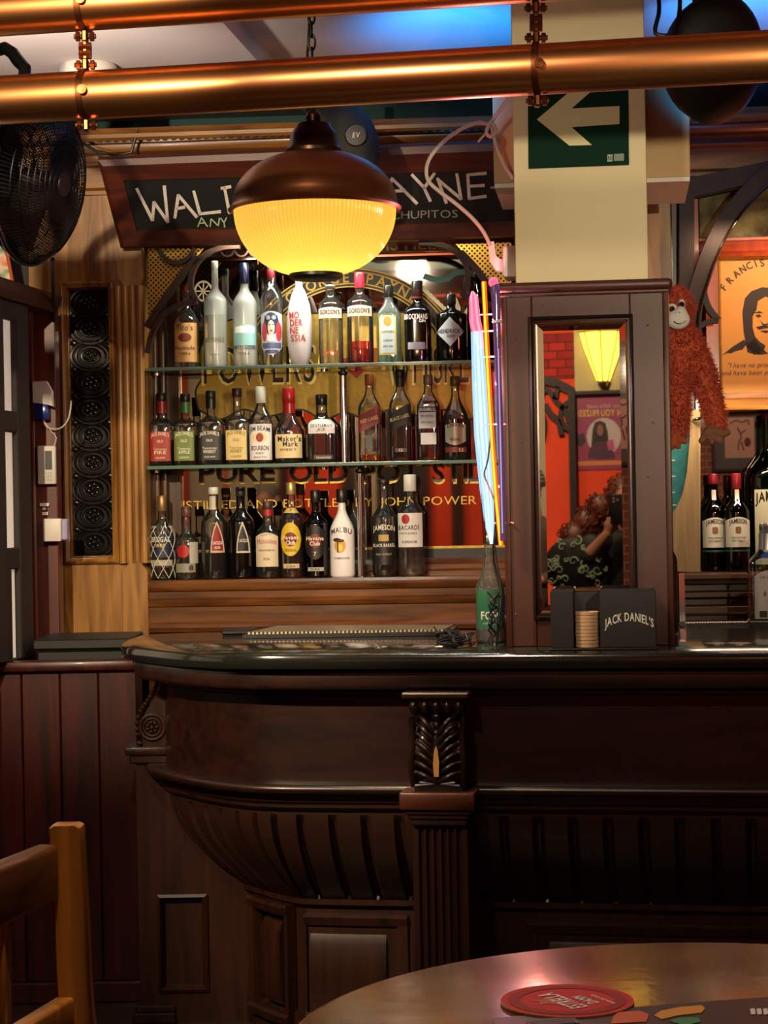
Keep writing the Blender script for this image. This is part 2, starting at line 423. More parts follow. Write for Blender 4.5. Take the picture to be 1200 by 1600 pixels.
# ================================================================ BAR COUNTER
path = smooth_path([(-.60, 6.02), (-.715, 5.97), (-.745, 5.85), (-.748, 5.6), (-.715, 5.44), (-.637, 5.307), (-.56, 5.19), (-.46, 5.085), (-.35, 5.02), (-.183, 4.98), (.065, 4.939), (.5, 4.862), (.95, 4.779), (1.75, 4.631)], 0.006)
inn = sweep_rings(path, None)
arc = [0]
for i in range(1, len(path)): arc.append(arc[-1] + (path[i] - path[i - 1]).length)
def s_of(x):  # arc length where the front run reaches world x
    return min((abs(path[i].x - x) + (10 if path[i].y > 5.35 and x > -.7 else 0), arc[i]) for i in range(len(path)))[1]
def sweep(prof, s0=0, s1=99, groove=None, step=1):
    rs = []; idx = [i for i in range(0, len(path), step) if s0 <= arc[i] <= s1]
    for i in idx:
        ring = []
        for d, z in prof:
            g = groove(arc[i], z) if groove else 0
            p = path[i] + inn[i] * (d + g); ring.append((p.x, p.y, z))
        rs.append(ring)
    return MB().rings(rs)
def rounded(d0, d1, z0, z1, r):   # closed profile, rounded on the outside edge
    pts = [(d1, z0), (d1, z1)]
    for k in range(5):
        a = PI / 2 * k / 4; pts.append((d0 + r - r * math.sin(a), z1 - r + r * math.cos(a)))
    for k in range(5):
        a = PI / 2 * k / 4; pts.append((d0 + r - r * math.cos(a), z0 + r - r * math.sin(a)))
    return pts
# the stone worktop: a plan outline closed along the back
top_poly = [(p.x, p.y) for p in path[::2]] + [(1.75, 5.62), (.184, 5.9), (-.394, 6.0)]
mb = MB(); zt = 1.065
def inset_poly(poly, d):
    n = len(poly); o = []
    for i in range(n):
        a = Vector(poly[i - 1]); b = Vector(poly[(i + 1) % n]); t = (b - a).normalized(); o.append((poly[i][0] - t.y * d, poly[i][1] + t.x * d))
    return o
rs = []
for d, z in [(.012, 1.026), (.003, 1.029), (0, 1.036), (0, 1.053), (.003, 1.061), (.01, zt)]:
    rs.append([(x, y, z) for x, y in inset_poly(top_poly, d)])
wt = tag(wobj('worktop', MB().rings(rs), M['granite']), 'dark polished stone counter top with a rounded left end', 'worktop')
bar = thing('bar_counter', 'dark carved wooden bar front below the stone counter top', 'bar counter', (.1, 5.3, 0))
wobj('apron', sweep(rounded(.035, .3, .972, 1.026, .012)), M['bar'], bar)
wobj('frieze', sweep([(.12, .725), (.3, .725), (.3, .975), (.118, .975), (.118, .965), (.112, .962), (.112, .955), (.12, .95)]), M['bar'], bar)
led = [(.3, .73)]
for k in range(9):
    a = PI * k / 8; led.append((.078 - .018 * math.sin(a), .716 + .014 * math.cos(a)))
led += [(.086, .70), (.086, .692), (.096, .69), (.098, .68), (.108, .672), (.108, .664), (.12, .655), (.3, .655)]
wobj('ledge_moulding', sweep(led), M['bar'], bar)
f_s = [s_of(.0035)]
f0 = f_s[0]
def groove(s, z):
    k = (s - f0 + .0) / .0885; d = abs(k - round(k)) * .0885
    if abs((s - f0) - .155) < .10: return 0
    rz = 1.0
    if z > .615: rz = max(0, 1 - ((z - .615) / .02) ** 2)
    if z < .40: rz = max(0, (z - .385) / .015)
    hw = .0115
    return .024 * math.sqrt(max(0, 1 - (d / hw) ** 2)) * math.sqrt(rz) if d < hw else 0
cove = []
for k in range(25):
    t = k / 24; z = .655 - t * (.655 - .385)
    cove.append((.128 + .20 * (1 - math.cos(t * PI / 2)) ** 1.1, z))
wobj('fluted_cove', sweep([(.45, .655)] + cove + [(.45, .385)], groove=groove), M['cove'], bar, ang=28)
wobj('base_panel', sweep([(.45, 0), (.45, .387), (.325, .387), (.325, .372), (.345, .36), (.345, .08), (.33, .075), (.33, 0)]), M['barv'], bar)
def raised(s0, s1, z0, z1, d):
    w_ = .03
    mb = sweep([(d + .03, z1 - w_), (d + .03, z1), (d, z1), (d - .008, z1 - .008), (d - .004, z1 - .02), (d, z1 - w_)], s0, s1)
    m2 = sweep([(d + .03, z0), (d + .03, z0 + w_), (d, z0 + w_), (d - .008, z0 + w_ - .008), (d - .004, z0 + .01), (d, z0)], s0, s1); mb.add(m2.v, m2.f)
    for a in (s0, s1 - w_):
        m2 = sweep([(d + .03, z0 + w_), (d + .03, z1 - w_), (d, z1 - w_), (d, z0 + w_)], a, a + w_); mb.add(m2.v, m2.f)
    m2 = sweep([(d + .03, z0 + w_ + .02), (d + .03, z1 - w_ - .02), (d + .012, z1 - w_ - .02), (d, z1 - w_ - .05), (d, z0 + w_ + .05), (d + .012, z0 + w_ + .02)], s0 + w_ + .025, s1 - w_ - .025); mb.add(m2.v, m2.f)
    return mb
sA = s_of(-.47); 
wobj('raised_panel', raised(s_of(-.36), s_of(-.01), .05, .345, .335), M['barv'], bar)
wobj('raised_panel', raised(s_of(-.655), s_of(-.505), .04, .365, .31), M['barv'], bar)
wobj('raised_panel', raised(s_of(.30), s_of(1.0), .05, .335, .335), M['barv'], bar)
# flat end board with a recessed panel, cap and scroll bracket at the left end
Yb = 5.56
def xb(px, py): return at(px, py, Yb).x
def zb(px, py): return at(px, py, Yb).z
m = MB(); X0, X1 = xb(216, 1400), xb(420, 1400)
pz0, pz1 = zb(285, 1546), zb(285, 1400); px0, px1 = xb(250, 1470), xb(322, 1470); zt_ = zb(225, 1186)
m.box(X0, px0, Yb, Yb + .04, 0, zt_); m.box(px1, X1, Yb, Yb + .04, 0, zt_); m.box(px0, px1, Yb, Yb + .04, pz1, zt_); m.box(px0, px1, Yb, Yb + .04, 0, pz0)
m.box(px0, px1, Yb + .015, Yb + .04, pz0, pz1)
wobj('end_board', m, M['barv'], bar)
wobj('panel_moulding', MB().moulded(px0 - .006, px1 + .006, pz0 - .006, pz1 + .006, [(0, Yb), (0, Yb - .008), (.008, Yb - .012), (.013, Yb - .006), (.018, Yb + .012), (.018, Yb + .02)]), M['barv'], bar)
xc0, xc1 = xb(196, 1180), xb(262, 1180)
wobj('bracket_cap', MB().box(xc0, xc1, Yb - .02, Yb + .1, zt_ + .012, zt_ + .036, .006, 2).box(xc0 + .012, xc1, Yb - .012, Yb + .09, zt_ - .012, zt_ + .012, .004), M['barv'], bar)
wobj('foot_block', MB().box(X0 - .02, X0 + .1, Yb - .015, Yb + .05, 0, .03, .004).box(X0 - .012, X0 + .1, Yb - .01, Yb + .05, .03, .05, .004), M['barv'], bar)
def scroll_bracket():
    m = MB(); cz_ = zb(238, 1136); cx_ = xb(238, 1136); r = .04
    zc = zt_ + .036
    poly = [(cx_ + .06, zc), (cx_ - .028, zc)]
    for k in range(13):
        a = -PI * .75 - k / 12 * PI * .55; poly.append((cx_ + r * math.cos(a), cz_ + r * math.sin(a)))
    poly += [(cx_ - .018, cz_ + .045), (cx_ + .0, cz_ + .07), (cx_ + .018, cz_ + .10), (cx_ + .025, cz_ + .125), (cx_ + .06, cz_ + .13)]
    m.prism(poly, Yb + .0, Yb + .08)
    for rr, t in ((.034, .006), (.024, .004)):
        m.tube([(cx_ + rr * math.cos(a), Yb - .002, cz_ + rr * math.sin(a)) for a in [2 * PI * k / 28 for k in range(28)]], t, 8, True)
    for k in range(7):
        a = 2 * PI * k / 7; m.ell((cx_ + .013 * math.cos(a), Yb - .003, cz_ + .013 * math.sin(a)), .006, .006, .006, 8, 6)
    m.ell((cx_, Yb - .006, cz_), .007, .007, .007, 10, 6)
    pts = [(cx_ - .04, cz_ - .02), (cx_ - .042, cz_ + .012), (cx_ - .03, cz_ + .045), (cx_ - .01, cz_ + .075), (cx_ + .01, cz_ + .105), (cx_ + .016, cz_ + .125)]
    sp = smooth_path([(a, Yb + .0, b) for a, b in pts], .012)
    for p in sp: m.ell(p, .008, .012, .008, 8, 6)
    m.ell((cx_ - .035, Yb + .01, zc + .008), .014, .014, .008, 12, 6)
    return m
wobj('scroll_bracket', scroll_bracket(), M['barv'], bar)
# fluted pilaster with leaf corbel in the middle of the front
xp = A.x(686, 1300, .0)
pil_top = A.z(683, 1238, -.02)
m = MB(); m.box(xp - .095, xp + .095, -.03, .2, pil_top - .044, pil_top, .006, 2)
cap = wobj('pilaster_cap', m, wood('worn_mahogany', '#2a0f08', '#5a2a15', 'x', .8, .35), bar, A)
m = MB()
for k, (h0, h1, o) in enumerate([(.044, .058, .012), (.058, .07, .018), (.07, .086, .024)]):
    m.box(xp - .095 + o, xp + .095 - o, -.03 + o, .2, pil_top - h1, pil_top - h0, .004)
wobj('cap_moulding', m, M['barv'], bar, A)
nf = 6; hw = .069; poly = [(xp + hw, .22), (xp - hw, .22), (xp - hw, .012)]
for k in range(nf):
    c0 = xp - hw + .012 + (2 * hw - .024) * k / nf; c1 = xp - hw + .012 + (2 * hw - .024) * (k + 1) / nf; g = .003
    for j in range(7):
        t = PI * j / 6; rr = (c1 - c0) / 2 - g; poly.append(((c0 + c1) / 2 - rr * math.cos(t), .012 + .011 * math.sin(t)))
poly.append((xp + hw, .012))
wobj('fluted_pilaster', MB().prism(poly, 0, pil_top - .08, 'xy'), M['barv'], bar, A, 25)
ct = A.z(683, 1082, -.02)
m = MB(); m.box(xp - .085, xp + .085, -.03, .2, ct - .016, ct, .004); wobj('corbel_cap', m, M['barv'], bar, A)
def corbel():
    m = MB(); H = ct - .016 - pil_top; z0 = pil_top
    prof = [(.15, z0), (.0, z0), (-.006, z0 + .02 * H / .24), (.02, z0 + .10 * H), (.014, z0 + .22 * H), (-.004, z0 + .36 * H), (-.004, z0 + .48 * H), (.018, z0 + .62 * H), (.022, z0 + .74 * H), (.004, z0 + .84 * H), (-.012, z0 + .92 * H), (-.012, z0 + H), (.15, z0 + H)]
    m.bar(prof, xp - .06, xp + .06)
    for k in range(5):
        m.ell((xp - .056 + .028 * k, -.012, z0 + .91 * H), .0125, .013, .019, 12, 8)
    for sx in (-1, 1):
        for k in range(7):      # acanthus lobes
            zz = z0 + H * (.12 + .085 * k); a = .55 + .12 * k
            pts = []
            for j in range(6):
                t = j / 5
                pts.append((xp + sx * (.006 + .058 * t * (1 - .35 * (k / 7))), -.012 - .012 * math.sin(t * PI) + .012 * t, zz + .055 * t * math.sin(a) - .02 * max(0, t - .6)))
            m.tube(smooth_path(pts, .012), .0068, 8)
        m.tube(smooth_path([(xp + sx * .062, .0, z0 + .05 * H), (xp + sx * .066, -.01, z0 + .3 * H), (xp + sx * .062, -.004, z0 + .55 * H), (xp + sx * .066, .0, z0 + .8 * H)], .02), .008, 8)
        for k in range(5):
            m.tube([(xp + sx * .006, -.008, z0 + .02), (xp + sx * (.012 + .011 * k), -.012, z0 + .004 + .03 * math.cos(k * .3))], .005, 8)
    for k in range(4):
        m.ell((xp, -.004, z0 + H * (.80 - .09 * k)), .013 - .002 * k, .012, .014, 10, 6)
    m.tube([(xp, -.012, z0 + .1 * H), (xp, -.02, z0 + .35 * H), (xp, -.014, z0 + .55 * H), (xp, .0, z0 + .72 * H)], .007, 8)
    return m
cb = wobj('leaf_corbel', corbel(), pmat('carved_mahogany', '#20110a', .3, coat=.3), bar, A)
m = MB(); H = ct - .016 - pil_top
m.prism([(xp - .006, pil_top + .17 * H), (xp + .006, pil_top + .17 * H), (xp + .0075, pil_top + .34 * H), (xp + .004, pil_top + .46 * H), (xp, pil_top + .5 * H), (xp - .005, pil_top + .44 * H), (xp - .0075, pil_top + .3 * H)], -.028, -.012)
o = wobj('bare_wood_chip', m, pmat('bare_pale_wood', '#c08a4e', .7), cb, A); o['label'] = 'bare pale wood where the carving broke off'

# red wainscot at the left and the black ledge behind it
Yw = 5.82
zw = at(100, 1032, Yw).z
wain = thing('wainscot', 'low red stained plank partition at the left end of the bar', 'partition', (-1.0, Yw, 0))
m = MB(); x0 = -1.185; n = 4
for k in range(n):
    a = x0 + (-.735 - x0) * k / n; m.box(a + .001, a + (-.735 - x0) / n - .001, Yw, Yw + .03, .06, zw - .03, .003)
wobj('plank_panel', m, M['redwood'], wain)
wobj('top_rail', MB().box(x0, -.735, Yw - .03, Yw + .05, zw - .03, zw, .008, 2), M['redwood'], wain)
wobj('skirting', MB().box(x0, -.735, Yw - .02, Yw + .03, 0, .06, .004), M['redwood'], wain)
zl = at(100, 996, 6.0).z
blk = thing('serving_ledge', 'black serving ledge behind the red partition, left of the counter', 'ledge', (-.95, 6.1, 0))
wobj('ledge_top', MB().box(-1.05, -.765, 5.9, 6.25, zl - .03, zl, .004), M['black'], blk)
wobj('ledge_base', MB().box(-1.04, -.77, 5.93, 6.24, 0, zl - .03), M['black'], blk)

# ================================================================ COLUMN AND MIRRORED BOX
kx = lambda px, py=700, y=0: K.x(px, py, y)
kz = lambda px, py, y=0: K.z(px, py, y)
cx0, cx1 = K.x(803, 300, .06), K.x(1011, 300, .06)
column = struct('column', MB().box(cx0, cx1, .06, .42, 1.0, 2.86, .006, 2), M['cream'], K.M)
bx0, bx1 = kx(789, 720), kx(1047, 720); bz1 = kz(915, 455); zt = 1.065
ox0, ox1 = kx(835, 720), kx(988, 720); oz0, oz1 = kz(910, 962), kz(910, 498)
box = fthing(K, 'mirror_cabinet', 'brown wooden box with a tall narrow mirror around the column foot', 'cabinet', (bx0 + bx1) / 2, .2, zt)
m = MB(); m.box(bx0, ox0, 0, .03, zt, bz1, .003); m.box(ox1, bx1, 0, .03, zt, bz1, .003); m.box(ox0, ox1, 0, .03, oz1, bz1, .002); m.box(ox0, ox1, 0, .03, zt, oz0, .002)
m.box(bx0, bx0 + .02, .03, .46, zt, bz1); m.box(bx1 - .02, bx1, .03, .46, zt, bz1); m.box(bx0 + .02, bx1 - .02, .44, .46, zt, bz1)
m.box(bx0 - .004, bx0 + .012, -.008, .012, zt, bz1, .004, 2).box(bx1 - .012, bx1 + .004, -.008, .012, zt, bz1, .004, 2)
wobj('carcass', m, M['boxwood'], box, K)
m = MB(); m.box(bx0 - .014, bx1 + .014, -.022, .48, bz1, bz1 + .026, .011, 3).box(bx0 - .006, bx1 + .006, -.012, .47, bz1 - .01, bz1, .003)
wobj('cap_board', m, M['boxwood'], box, K)
wobj('mirror_moulding', MB().moulded(ox0 - .008, ox1 + .008, oz0 - .008, oz1 + .008, [(0, .001), (0, -.009), (.006, -.012), (.01, -.008), (.014, -.009), (.017, .018), (.017, .024)]), pmat('dark_brown_moulding', '#1d0d08', .35), box, K)
mx0, mx1, mz0, mz1 = ox0 + .006, ox1 - .006, oz0 + .006, oz1 - .006; bw = .022
mir = wobj('mirror_glass', MB().box(mx0 + bw, mx1 - bw, .014, .02, mz0 + bw, mz1 - bw), M['mirror'], box, K)
m = MB(); q = [(mx0, .0165, mz0), (mx1, .0165, mz0), (mx1, .0165, mz1), (mx0, .0165, mz1)]; q2 = [(mx0 + bw, .014, mz0 + bw), (mx1 - bw, .014, mz0 + bw), (mx1 - bw, .014, mz1 - bw), (mx0 + bw, .014, mz1 - bw)]
m.rings([q, q2, [(x, .02, z) for x, y, z in q2], [(x, .02, z) for x, y, z in q], q], True, False)
wobj('mirror_bevel', m, M['mirror'], mir, K, 3)
m = MB()
for px_, py_ in ((848, 478), (1012, 508), (1020, 660), (808, 530), (814, 690), (806, 960), (1012, 745)):
    m.lathe([(.0001, -.0032), (.0028, -.002), (.0034, 0)], 10, (kx(px_, py_), 0, kz(px_, py_)), True, 'y')
wobj('screw_head', m, pmat('brown_screw_cover', '#6a4636', .5), box, K)
# plywood boxing behind the column
q0, q1 = K.x(771, 240, .45), K.x(1078, 240, .45); zz0, zz1 = K.z(900, 283, .45), K.z(900, 95, .45)
ply = struct('trim_2', MB().box(q0, q1, .45, .85, zz0, zz1, .003), pmat('pale_plywood', '#c7a877', .6, var=.1, scale=12), K.M)
struct('trim_3', MB().box(q0 + .002, q1 - .002, .445, .85, zz0 - .012, zz0), M['white'], K.M)

# ================================================================ BACK BAR: oak pilaster, cornice, sign board, alcove
bX = lambda px, py=700, y=0: B.x(px, py, y)
bZ = lambda px, py, y=0: B.z(px, py, y)
def bp(px, py, y=0): return B.at(px, py, y)          # (x, z) on the plane at depth y
m = MB(); cp_top = bZ(400, 203, -.12)
cz0 = bZ(130, 306, 0); cz1 = cp_top
prof = [(.36, cz0), (-.015, cz0), (-.015, cz0 + .012), (-.03, cz0 + .02), (-.03, cz0 + .085), (-.045, cz0 + .09), (-.045, cz0 + .098), (-.02, cz0 + .105),
        (-.02, cz0 + .125), (-.05, cz0 + .13), (-.06, cz0 + .145), (-.06, cz0 + .155), (-.05, cz0 + .16), (-.055, cz0 + .178), (-.085, cz0 + .185), (-.09, cz0 + .20), (-.12, cz1 - .02), (-.13, cz1 - .012), (-.13, cz1), (.36, cz1)]
m.bar(prof, -1.35, 1.9)
struct('trim_4', m, M['oakx'], B.M)
m = MB()
for k in range(118):       # egg-and-dart run of the cornice
    x = -1.3 + k * .0268; m.ell((x, -.056, cz0 + .169), .0105, .006, .0085, 8, 6)
struct('trim_5', m, M['oakx'], B.M)

pil = fthing(B, 'oak_pilaster', 'golden oak wall panel with fluted edge left of the bottle shelves', 'wall panel', bX(160), .05, .9)
xl, xr = bX(89, 700), bX(229, 700); z0 = .9
ax0, az1 = bp(111, 452); ax1, az0 = bp(173, 868)
x_l, x_r = bX(110, 660), bX(173, 660)
m = MB(); m.box(xl, x_l, 0, .2, z0, cz0).box(x_r, xr - .07, 0, .2, z0, cz0).box(x_l, x_r, 0, .2, az1, cz0).box(x_l, x_r, 0, .2, z0, az0)
wobj('backing_board', m, M['oak'], pil, B)
wobj('panel_moulding', MB().moulded(x_l - .026, x_r + .022, az0 - .026, az1 + .024, [(0, .002), (0, -.012), (.008, -.02), (.014, -.014), (.02, -.012), (.026, .012), (.026, .03)]), M['oak'], pil, B)
m = MB(); m.box(x_l, x_r, .022, .05, az0, az1)
hh = (az1 - az0) / 10; xm = (x_l + x_r) / 2; rw = (x_r - x_l) / 2
for k in range(10):
    zc = az0 + hh * (k + .5)
    for rr, t in ((.97, .006), (.74, .004), (.45, .005)):
        m.tube([(xm + rw * rr * math.cos(a), .02, zc + hh * .56 * rr * math.sin(a)) for a in [2 * PI * j / 28 for j in range(28)]], t, 6, True)
    for j in range(6):
        a = 2 * PI * j / 6 + .3; m.ell((xm + rw * .24 * math.cos(a), .018, zc + rw * .24 * math.sin(a)), .0075, .006, .0075, 8, 6)
    m.ell((xm, .014, zc), .007, .007, .007, 8, 6)
    for sx in (-1, 1):
        m.ell((xm + sx * rw * .85, .02, zc + hh * .5), .012, .006, .010, 8, 6)
wobj('carved_panel', m, pmat('black_carved_wood', '#0b0807', .22, coat=.4), pil, B)
fx0, fx1 = bX(184, 660), bX(228, 660)
def fluted_post(x0, x1, n, y0, z0, z1):
    poly = [(x1, .186), (x0, .186), (x0, y0)]
    w_ = (x1 - x0) / n
    for k in range(n):
        for j in range(7):
            t = PI * j / 6; poly.append((x0 + w_ * (k + .5) - w_ * .5 * math.cos(t), y0 - w_ * .38 * math.sin(t)))
    poly.append((x1, y0)); return MB().prism(poly, z0, z1, 'xy')
wobj('fluted_post', fluted_post(fx0, fx1, 4, -.012, bZ(205, 880), bZ(205, 447)), M['oak'], pil, B, 28)
def chamfer_block(za, zb_, flip):
    m = MB(); xm0, xm1 = fx0 + .012, fx1
    if not flip: poly = [(xm0, za + .028), (xm0 + .02, za), (xm1 - .012, za), (xm1, za + .028), (xm1, zb_), (xm0, zb_)]
    else: poly = [(xm0, za), (xm1, za), (xm1, zb_ - .028), (xm1 - .02, zb_), (xm0 + .02, zb_), (xm0, zb_ - .028)]
    return m.prism(poly, -.02, .2)
wobj('upper_block', chamfer_block(bZ(205, 447), bZ(205, 386), False), M['oak'], pil, B)
wobj('lower_block', chamfer_block(z0, bZ(205, 880), True), M['oak'], pil, B)

# ---- back bar cabinet below the mirror
bb = fthing(B, 'back_bar', 'long walnut back bar with moulded front and carved gothic arch, under the bottles', 'back bar', 0, .1, 0)
zL = bZ(500, 903, .0)
L0, L1 = bX(229, 950), bX(880, 900)
prof = [(.186, 0), (.02, 0)]
def pz(py): return bZ(500, py, -.01)
prof += [(.02, pz(986)), (-.005, pz(985)), (-.012, pz(978)), (-.005, pz(972)), (.0, pz(970)), (.0, pz(946)), (-.008, pz(944)), (-.012, pz(938)), (-.004, pz(934)), (.0, pz(932)), (.0, pz(922)), (-.01, pz(920)), (-.016, pz(914)), (-.016, pz(908)), (-.008, zL - .001), (-.002, zL), (.186, zL)]
wobj('ledge', MB().bar(prof, L0, L1), M['walnut'], bb, B)
zr = bZ(500, 874, .17)
wobj('back_rail', MB().bar([(.186, zL), (.135, zL), (.135, zL + .012), (.15, zL + .02), (.155, zL + .034), (.165, zL + .04), (.175, zr), (.186, zr)], L0, L1), M['walnut'], bb, B)
m = MB(); j0, j1 = bX(229, 700), bX(264, 700, 0)
j0, j1 = bX(225, 700, .14), bX(262, 700, .14)
mm = fluted_post(j0, j1, 3, .145, zL, bZ(250, 385)); m.add(mm.v, mm.f); m.box(j1, bX(281, 700, .165), .165, .186, zL, bZ(250, 385))
wobj('left_jamb', m, M['walnutz'], bb, B, 28)
m = MB(); r0 = bX(798, 600); m.box(r0, r0 + .07, .145, .186, zL, bZ(790, 372)); wobj('right_jamb', m, M['walnutz'], bb, B)
m = MB(); zq = bZ(500, 373, .0); m.box(j0, r0 + .07, -.0, .186, zq - .006, cz0 - .002); wobj('head_beam', m, M['walnut'], bb, B)
def P2(pts, y=0): return [bp(a, b, y) for a, b in pts]
def sm2(pts, step=.012): return [(p.x, p.y) for p in smooth_path([Vector(p) for p in pts], step)]
def mirx(pts): return [(1030 - a, b - (1030 - 2 * a) * .018) for a, b in pts]
main = [(230, 572), (236, 530), (252, 490), (275, 455), (303, 425), (335, 402), (370, 389)]
strut = [(230, 512), (255, 472), (285, 430), (310, 402)]
cusp1 = [(231, 552), (238, 522), (252, 497), (272, 481), (292, 474), (308, 471)]
cusp2 = [(308, 471), (299, 452), (300, 430), (309, 410), (325, 396), (350, 387), (375, 385)]
m = MB()
for pts in (cusp1, cusp2, strut):
    m.arcband(sm2(P2(pts, -.01)), .017 if pts is not strut else .022, -.025, .0)
m_r = MB()
for pts in (cusp1, cusp2, strut):
    m_r.arcband(sm2(P2(mirx(pts), -.01)), .017 if pts is not strut else .022, -.025, .0)
m.arcband(sm2(P2([(246, 388), (258, 404), (276, 411), (294, 404), (305, 388)], -.01)), .014, -.022, .0)
for k in range(5):
    a0 = 345 + k * 22
    m.arcband(sm2(P2([(a0, 391), (a0 + 4, 398), (a0 + 11, 401), (a0 + 18, 398), (a0 + 22, 391)], .01)), .006, .0, .014)
wobj('arch_tracery', m, M['tracery'], bb, B); wobj('arch_tracery', m_r, M['tracery'], bb, B)
def lattice_mat():
    m_, nt, p, out = new_mat('gold_lattice')
    tc = nt.nodes.new('ShaderNodeTexCoord'); mp = nt.nodes.new('ShaderNodeMapping'); mp.inputs['Rotation'].default_value = (0, math.radians(45), 0); mp.inputs['Scale'].default_value = (85, 1, 85)
    nt.links.new(tc.outputs['Object'], mp.inputs['Vector'])
    sx = nt.nodes.new('ShaderNodeSeparateXYZ'); nt.links.new(mp.outputs[0], sx.inputs[0]); ks = []
    for ax in (0, 2):
        f = nt.nodes.new('ShaderNodeMath'); f.operation = 'FRACT'; nt.links.new(sx.outputs[ax], f.inputs[0])
        g = nt.nodes.new('ShaderNodeMath'); g.operation = 'LESS_THAN'; g.inputs[1].default_value = .42; nt.links.new(f.outputs[0], g.inputs[0]); ks.append(g)
    mxx = nt.nodes.new('ShaderNodeMath'); mxx.operation = 'MAXIMUM'; nt.links.new(ks[0].outputs[0], mxx.inputs[0]); nt.links.new(ks[1].outputs[0], mxx.inputs[1])
    c = nt.nodes.new('ShaderNodeMix'); c.data_type = 'RGBA'; c.inputs[6].default_value = c4('#0a0704'); c.inputs[7].default_value = c4('#c9982e')
    nt.links.new(mxx.outputs[0], c.inputs[0]); nt.links.new(c.outputs[2], p.inputs['Base Color']); p.inputs['Roughness'].default_value = .35; p.inputs['Metallic'].default_value = .4
    return m_
LAT = lattice_mat()
for pts in ([(231, 388), (318, 388), (285, 432), (255, 474), (231, 512)],):
    for q in (pts, mirx(pts)):
        wobj('lattice_panel', MB().prism(P2(q, .01), .012, .016), LAT, bb, B)

# ---- painted advertising mirror
my = .195
mirror = fthing(B, 'advertising_mirror', 'large gilt-lettered whiskey mirror behind the three rows of bottles', 'mirror', bX(530), my + .01, bZ(500, 860, my))
g0, g1 = bX(281, 700, my), bX(800, 700, my); h0, h1 = bZ(500, 878, my), bZ(500, 372, my)
wobj('mirror_glass', MB().box(g0, g1, my, my + .006, h0 + .02, h1), M['antique'], mirror, B)
m = MB(); m.box(g0 - .03, g1, my - .008, my + .008, h0 - .02, bZ(500, 860, my)); m.box(g0 - .028, g0, my - .008, my + .008, h0, h1); wobj('black_frame', m, M['black'], mirror, B)
m = MB(); zz = bZ(500, 860, my); m.box(g0, g1, my - .01, my - .004, zz, zz + .008); m.box(g0, g0 + .006, my - .01, my - .004, zz, h1); wobj('gilt_edge', m, M['gold'], mirror, B)
py_ = my - .0012
GP = M['gold']; BLK = paint('#0b0908', .35); REDP = paint('#a3231c', .4); CRM = paint('#d8c9a0', .5); TEALP = paint('#4f9a8c', .5)
def on_mirror(q, dy=0): x, z = bp(q[0], q[2], my); return (x, py_ + dy, z)
def mtext(name, s, cx, base, h, width, mat, dy=0, bold=1, arc=0, slope=-.018, gap=.1):
    vs, fs = text2d(s, h, width, bold, arc, 0, gap); mb = MB()
    mb.add([on_mirror((cx + x, 0, base - z + slope * x), dy) for x, z in vs], fs); return wobj(name, mb, mat, mirror, B)
def mpoly(name, pts, mat, dy=0): 
    q = [bp(a, b, my) for a, b in pts]; return wobj(name, MB().prism(q, py_ + dy, py_ + dy + .0006), mat, mirror, B)
def mband(name, pts, wpx, mat, dy=0, ):
    q = sm2([bp(a, b, my) for a, b in pts], .008); k = B.ppm(500, my); return wobj(name, MB().arcband(q, wpx / k, py_ + dy, py_ + dy + .0006), mat, mirror, B)
mpoly('band', [(330, 398), (330, 376), (762, 366), (762, 390)], paint('#3a1410', .4))
mtext('lettering', 'DISTILLERY', 662, 391, 17, 162, BLK, -.001)
mtext('lettering', 'DISTILLERY', 661, 390, 15, 160, GP, -.002)
gold_pts = [(310, 640), (306, 610), (318, 585), (310, 560), (322, 520), (360, 500), (430, 492), (540, 488), (650, 488), (720, 495), (758, 520), (752, 560), (760, 600), (754, 640), (735, 655), (700, 640), (660, 650), (610, 640), (575, 655), (540, 645), (505, 655), (470, 640), (420, 650), (380, 640), (345, 655)]
mpoly('gilt_panel', gold_pts, GP)
mband('gilt_outline', gold_pts + gold_pts[:1], 3, BLK, -.0006)
for s_, c_, w_ in (('POWERS', 405, 172), ('WHISKEY', 682, 150)):
    mtext('lettering', s_, c_, 600, 60, w_ + 8, paint('#e9cf7a', .4, .4), -.0008, 1)
    mtext('lettering', s_, c_, 598, 56, w_, BLK, -.0016, 0)
mpoly('red_diamond', [(528, 562), (556, 556), (584, 560), (557, 592)], REDP, -.0012)
mpoly('diamond_core', [(541, 566), (556, 561), (571, 565), (557, 580)], BLK, -.002)
ringc = (550, 598)
def arcpts(r, a0, a1, n=24): return [(ringc[0] + r * math.sin(math.radians(a0 + (a1 - a0) * k / n)), ringc[1] - r * math.cos(math.radians(a0 + (a1 - a0) * k / n))) for k in range(n + 1)]
mband('ring_band', arcpts(164, -62, 62), 26, BLK, -.0008)
for r in (178, 173, 155, 150): mband('ring_line', arcpts(r, -62, 62), 2, GP, -.0016)
def ring_text(i0, i1):
    mb = MB(); s = 'GEORGE PAYNE'; n = len(s); G = GL[1]; k = 15 / _CAP[1]
    for i, ch in list(enumerate(s))[i0:i1]:
        a = math.radians(-36 + 72 * i / (n - 1)); gv, gf, gw = G[ch]; vs = []
        for x, z in gv:
            lx, lz = (x - gw / 2) * k, 157 + z * k
            vs.append(on_mirror((ringc[0] + lx * math.cos(a) + lz * math.sin(a), 0, ringc[1] + lx * math.sin(a) - lz * math.cos(a)), -.0024))
        mb.add(vs, gf)
    return mb
wobj('ring_lettering', ring_text(7, 12), GP, mirror, B)
wobj('ring_lettering', ring_text(0, 6), GP, mirror, B)
mband('ribbon', [(662, 431), (680, 437), (698, 436), (712, 427), (732, 425), (748, 432)], 9, TEALP, -.001)
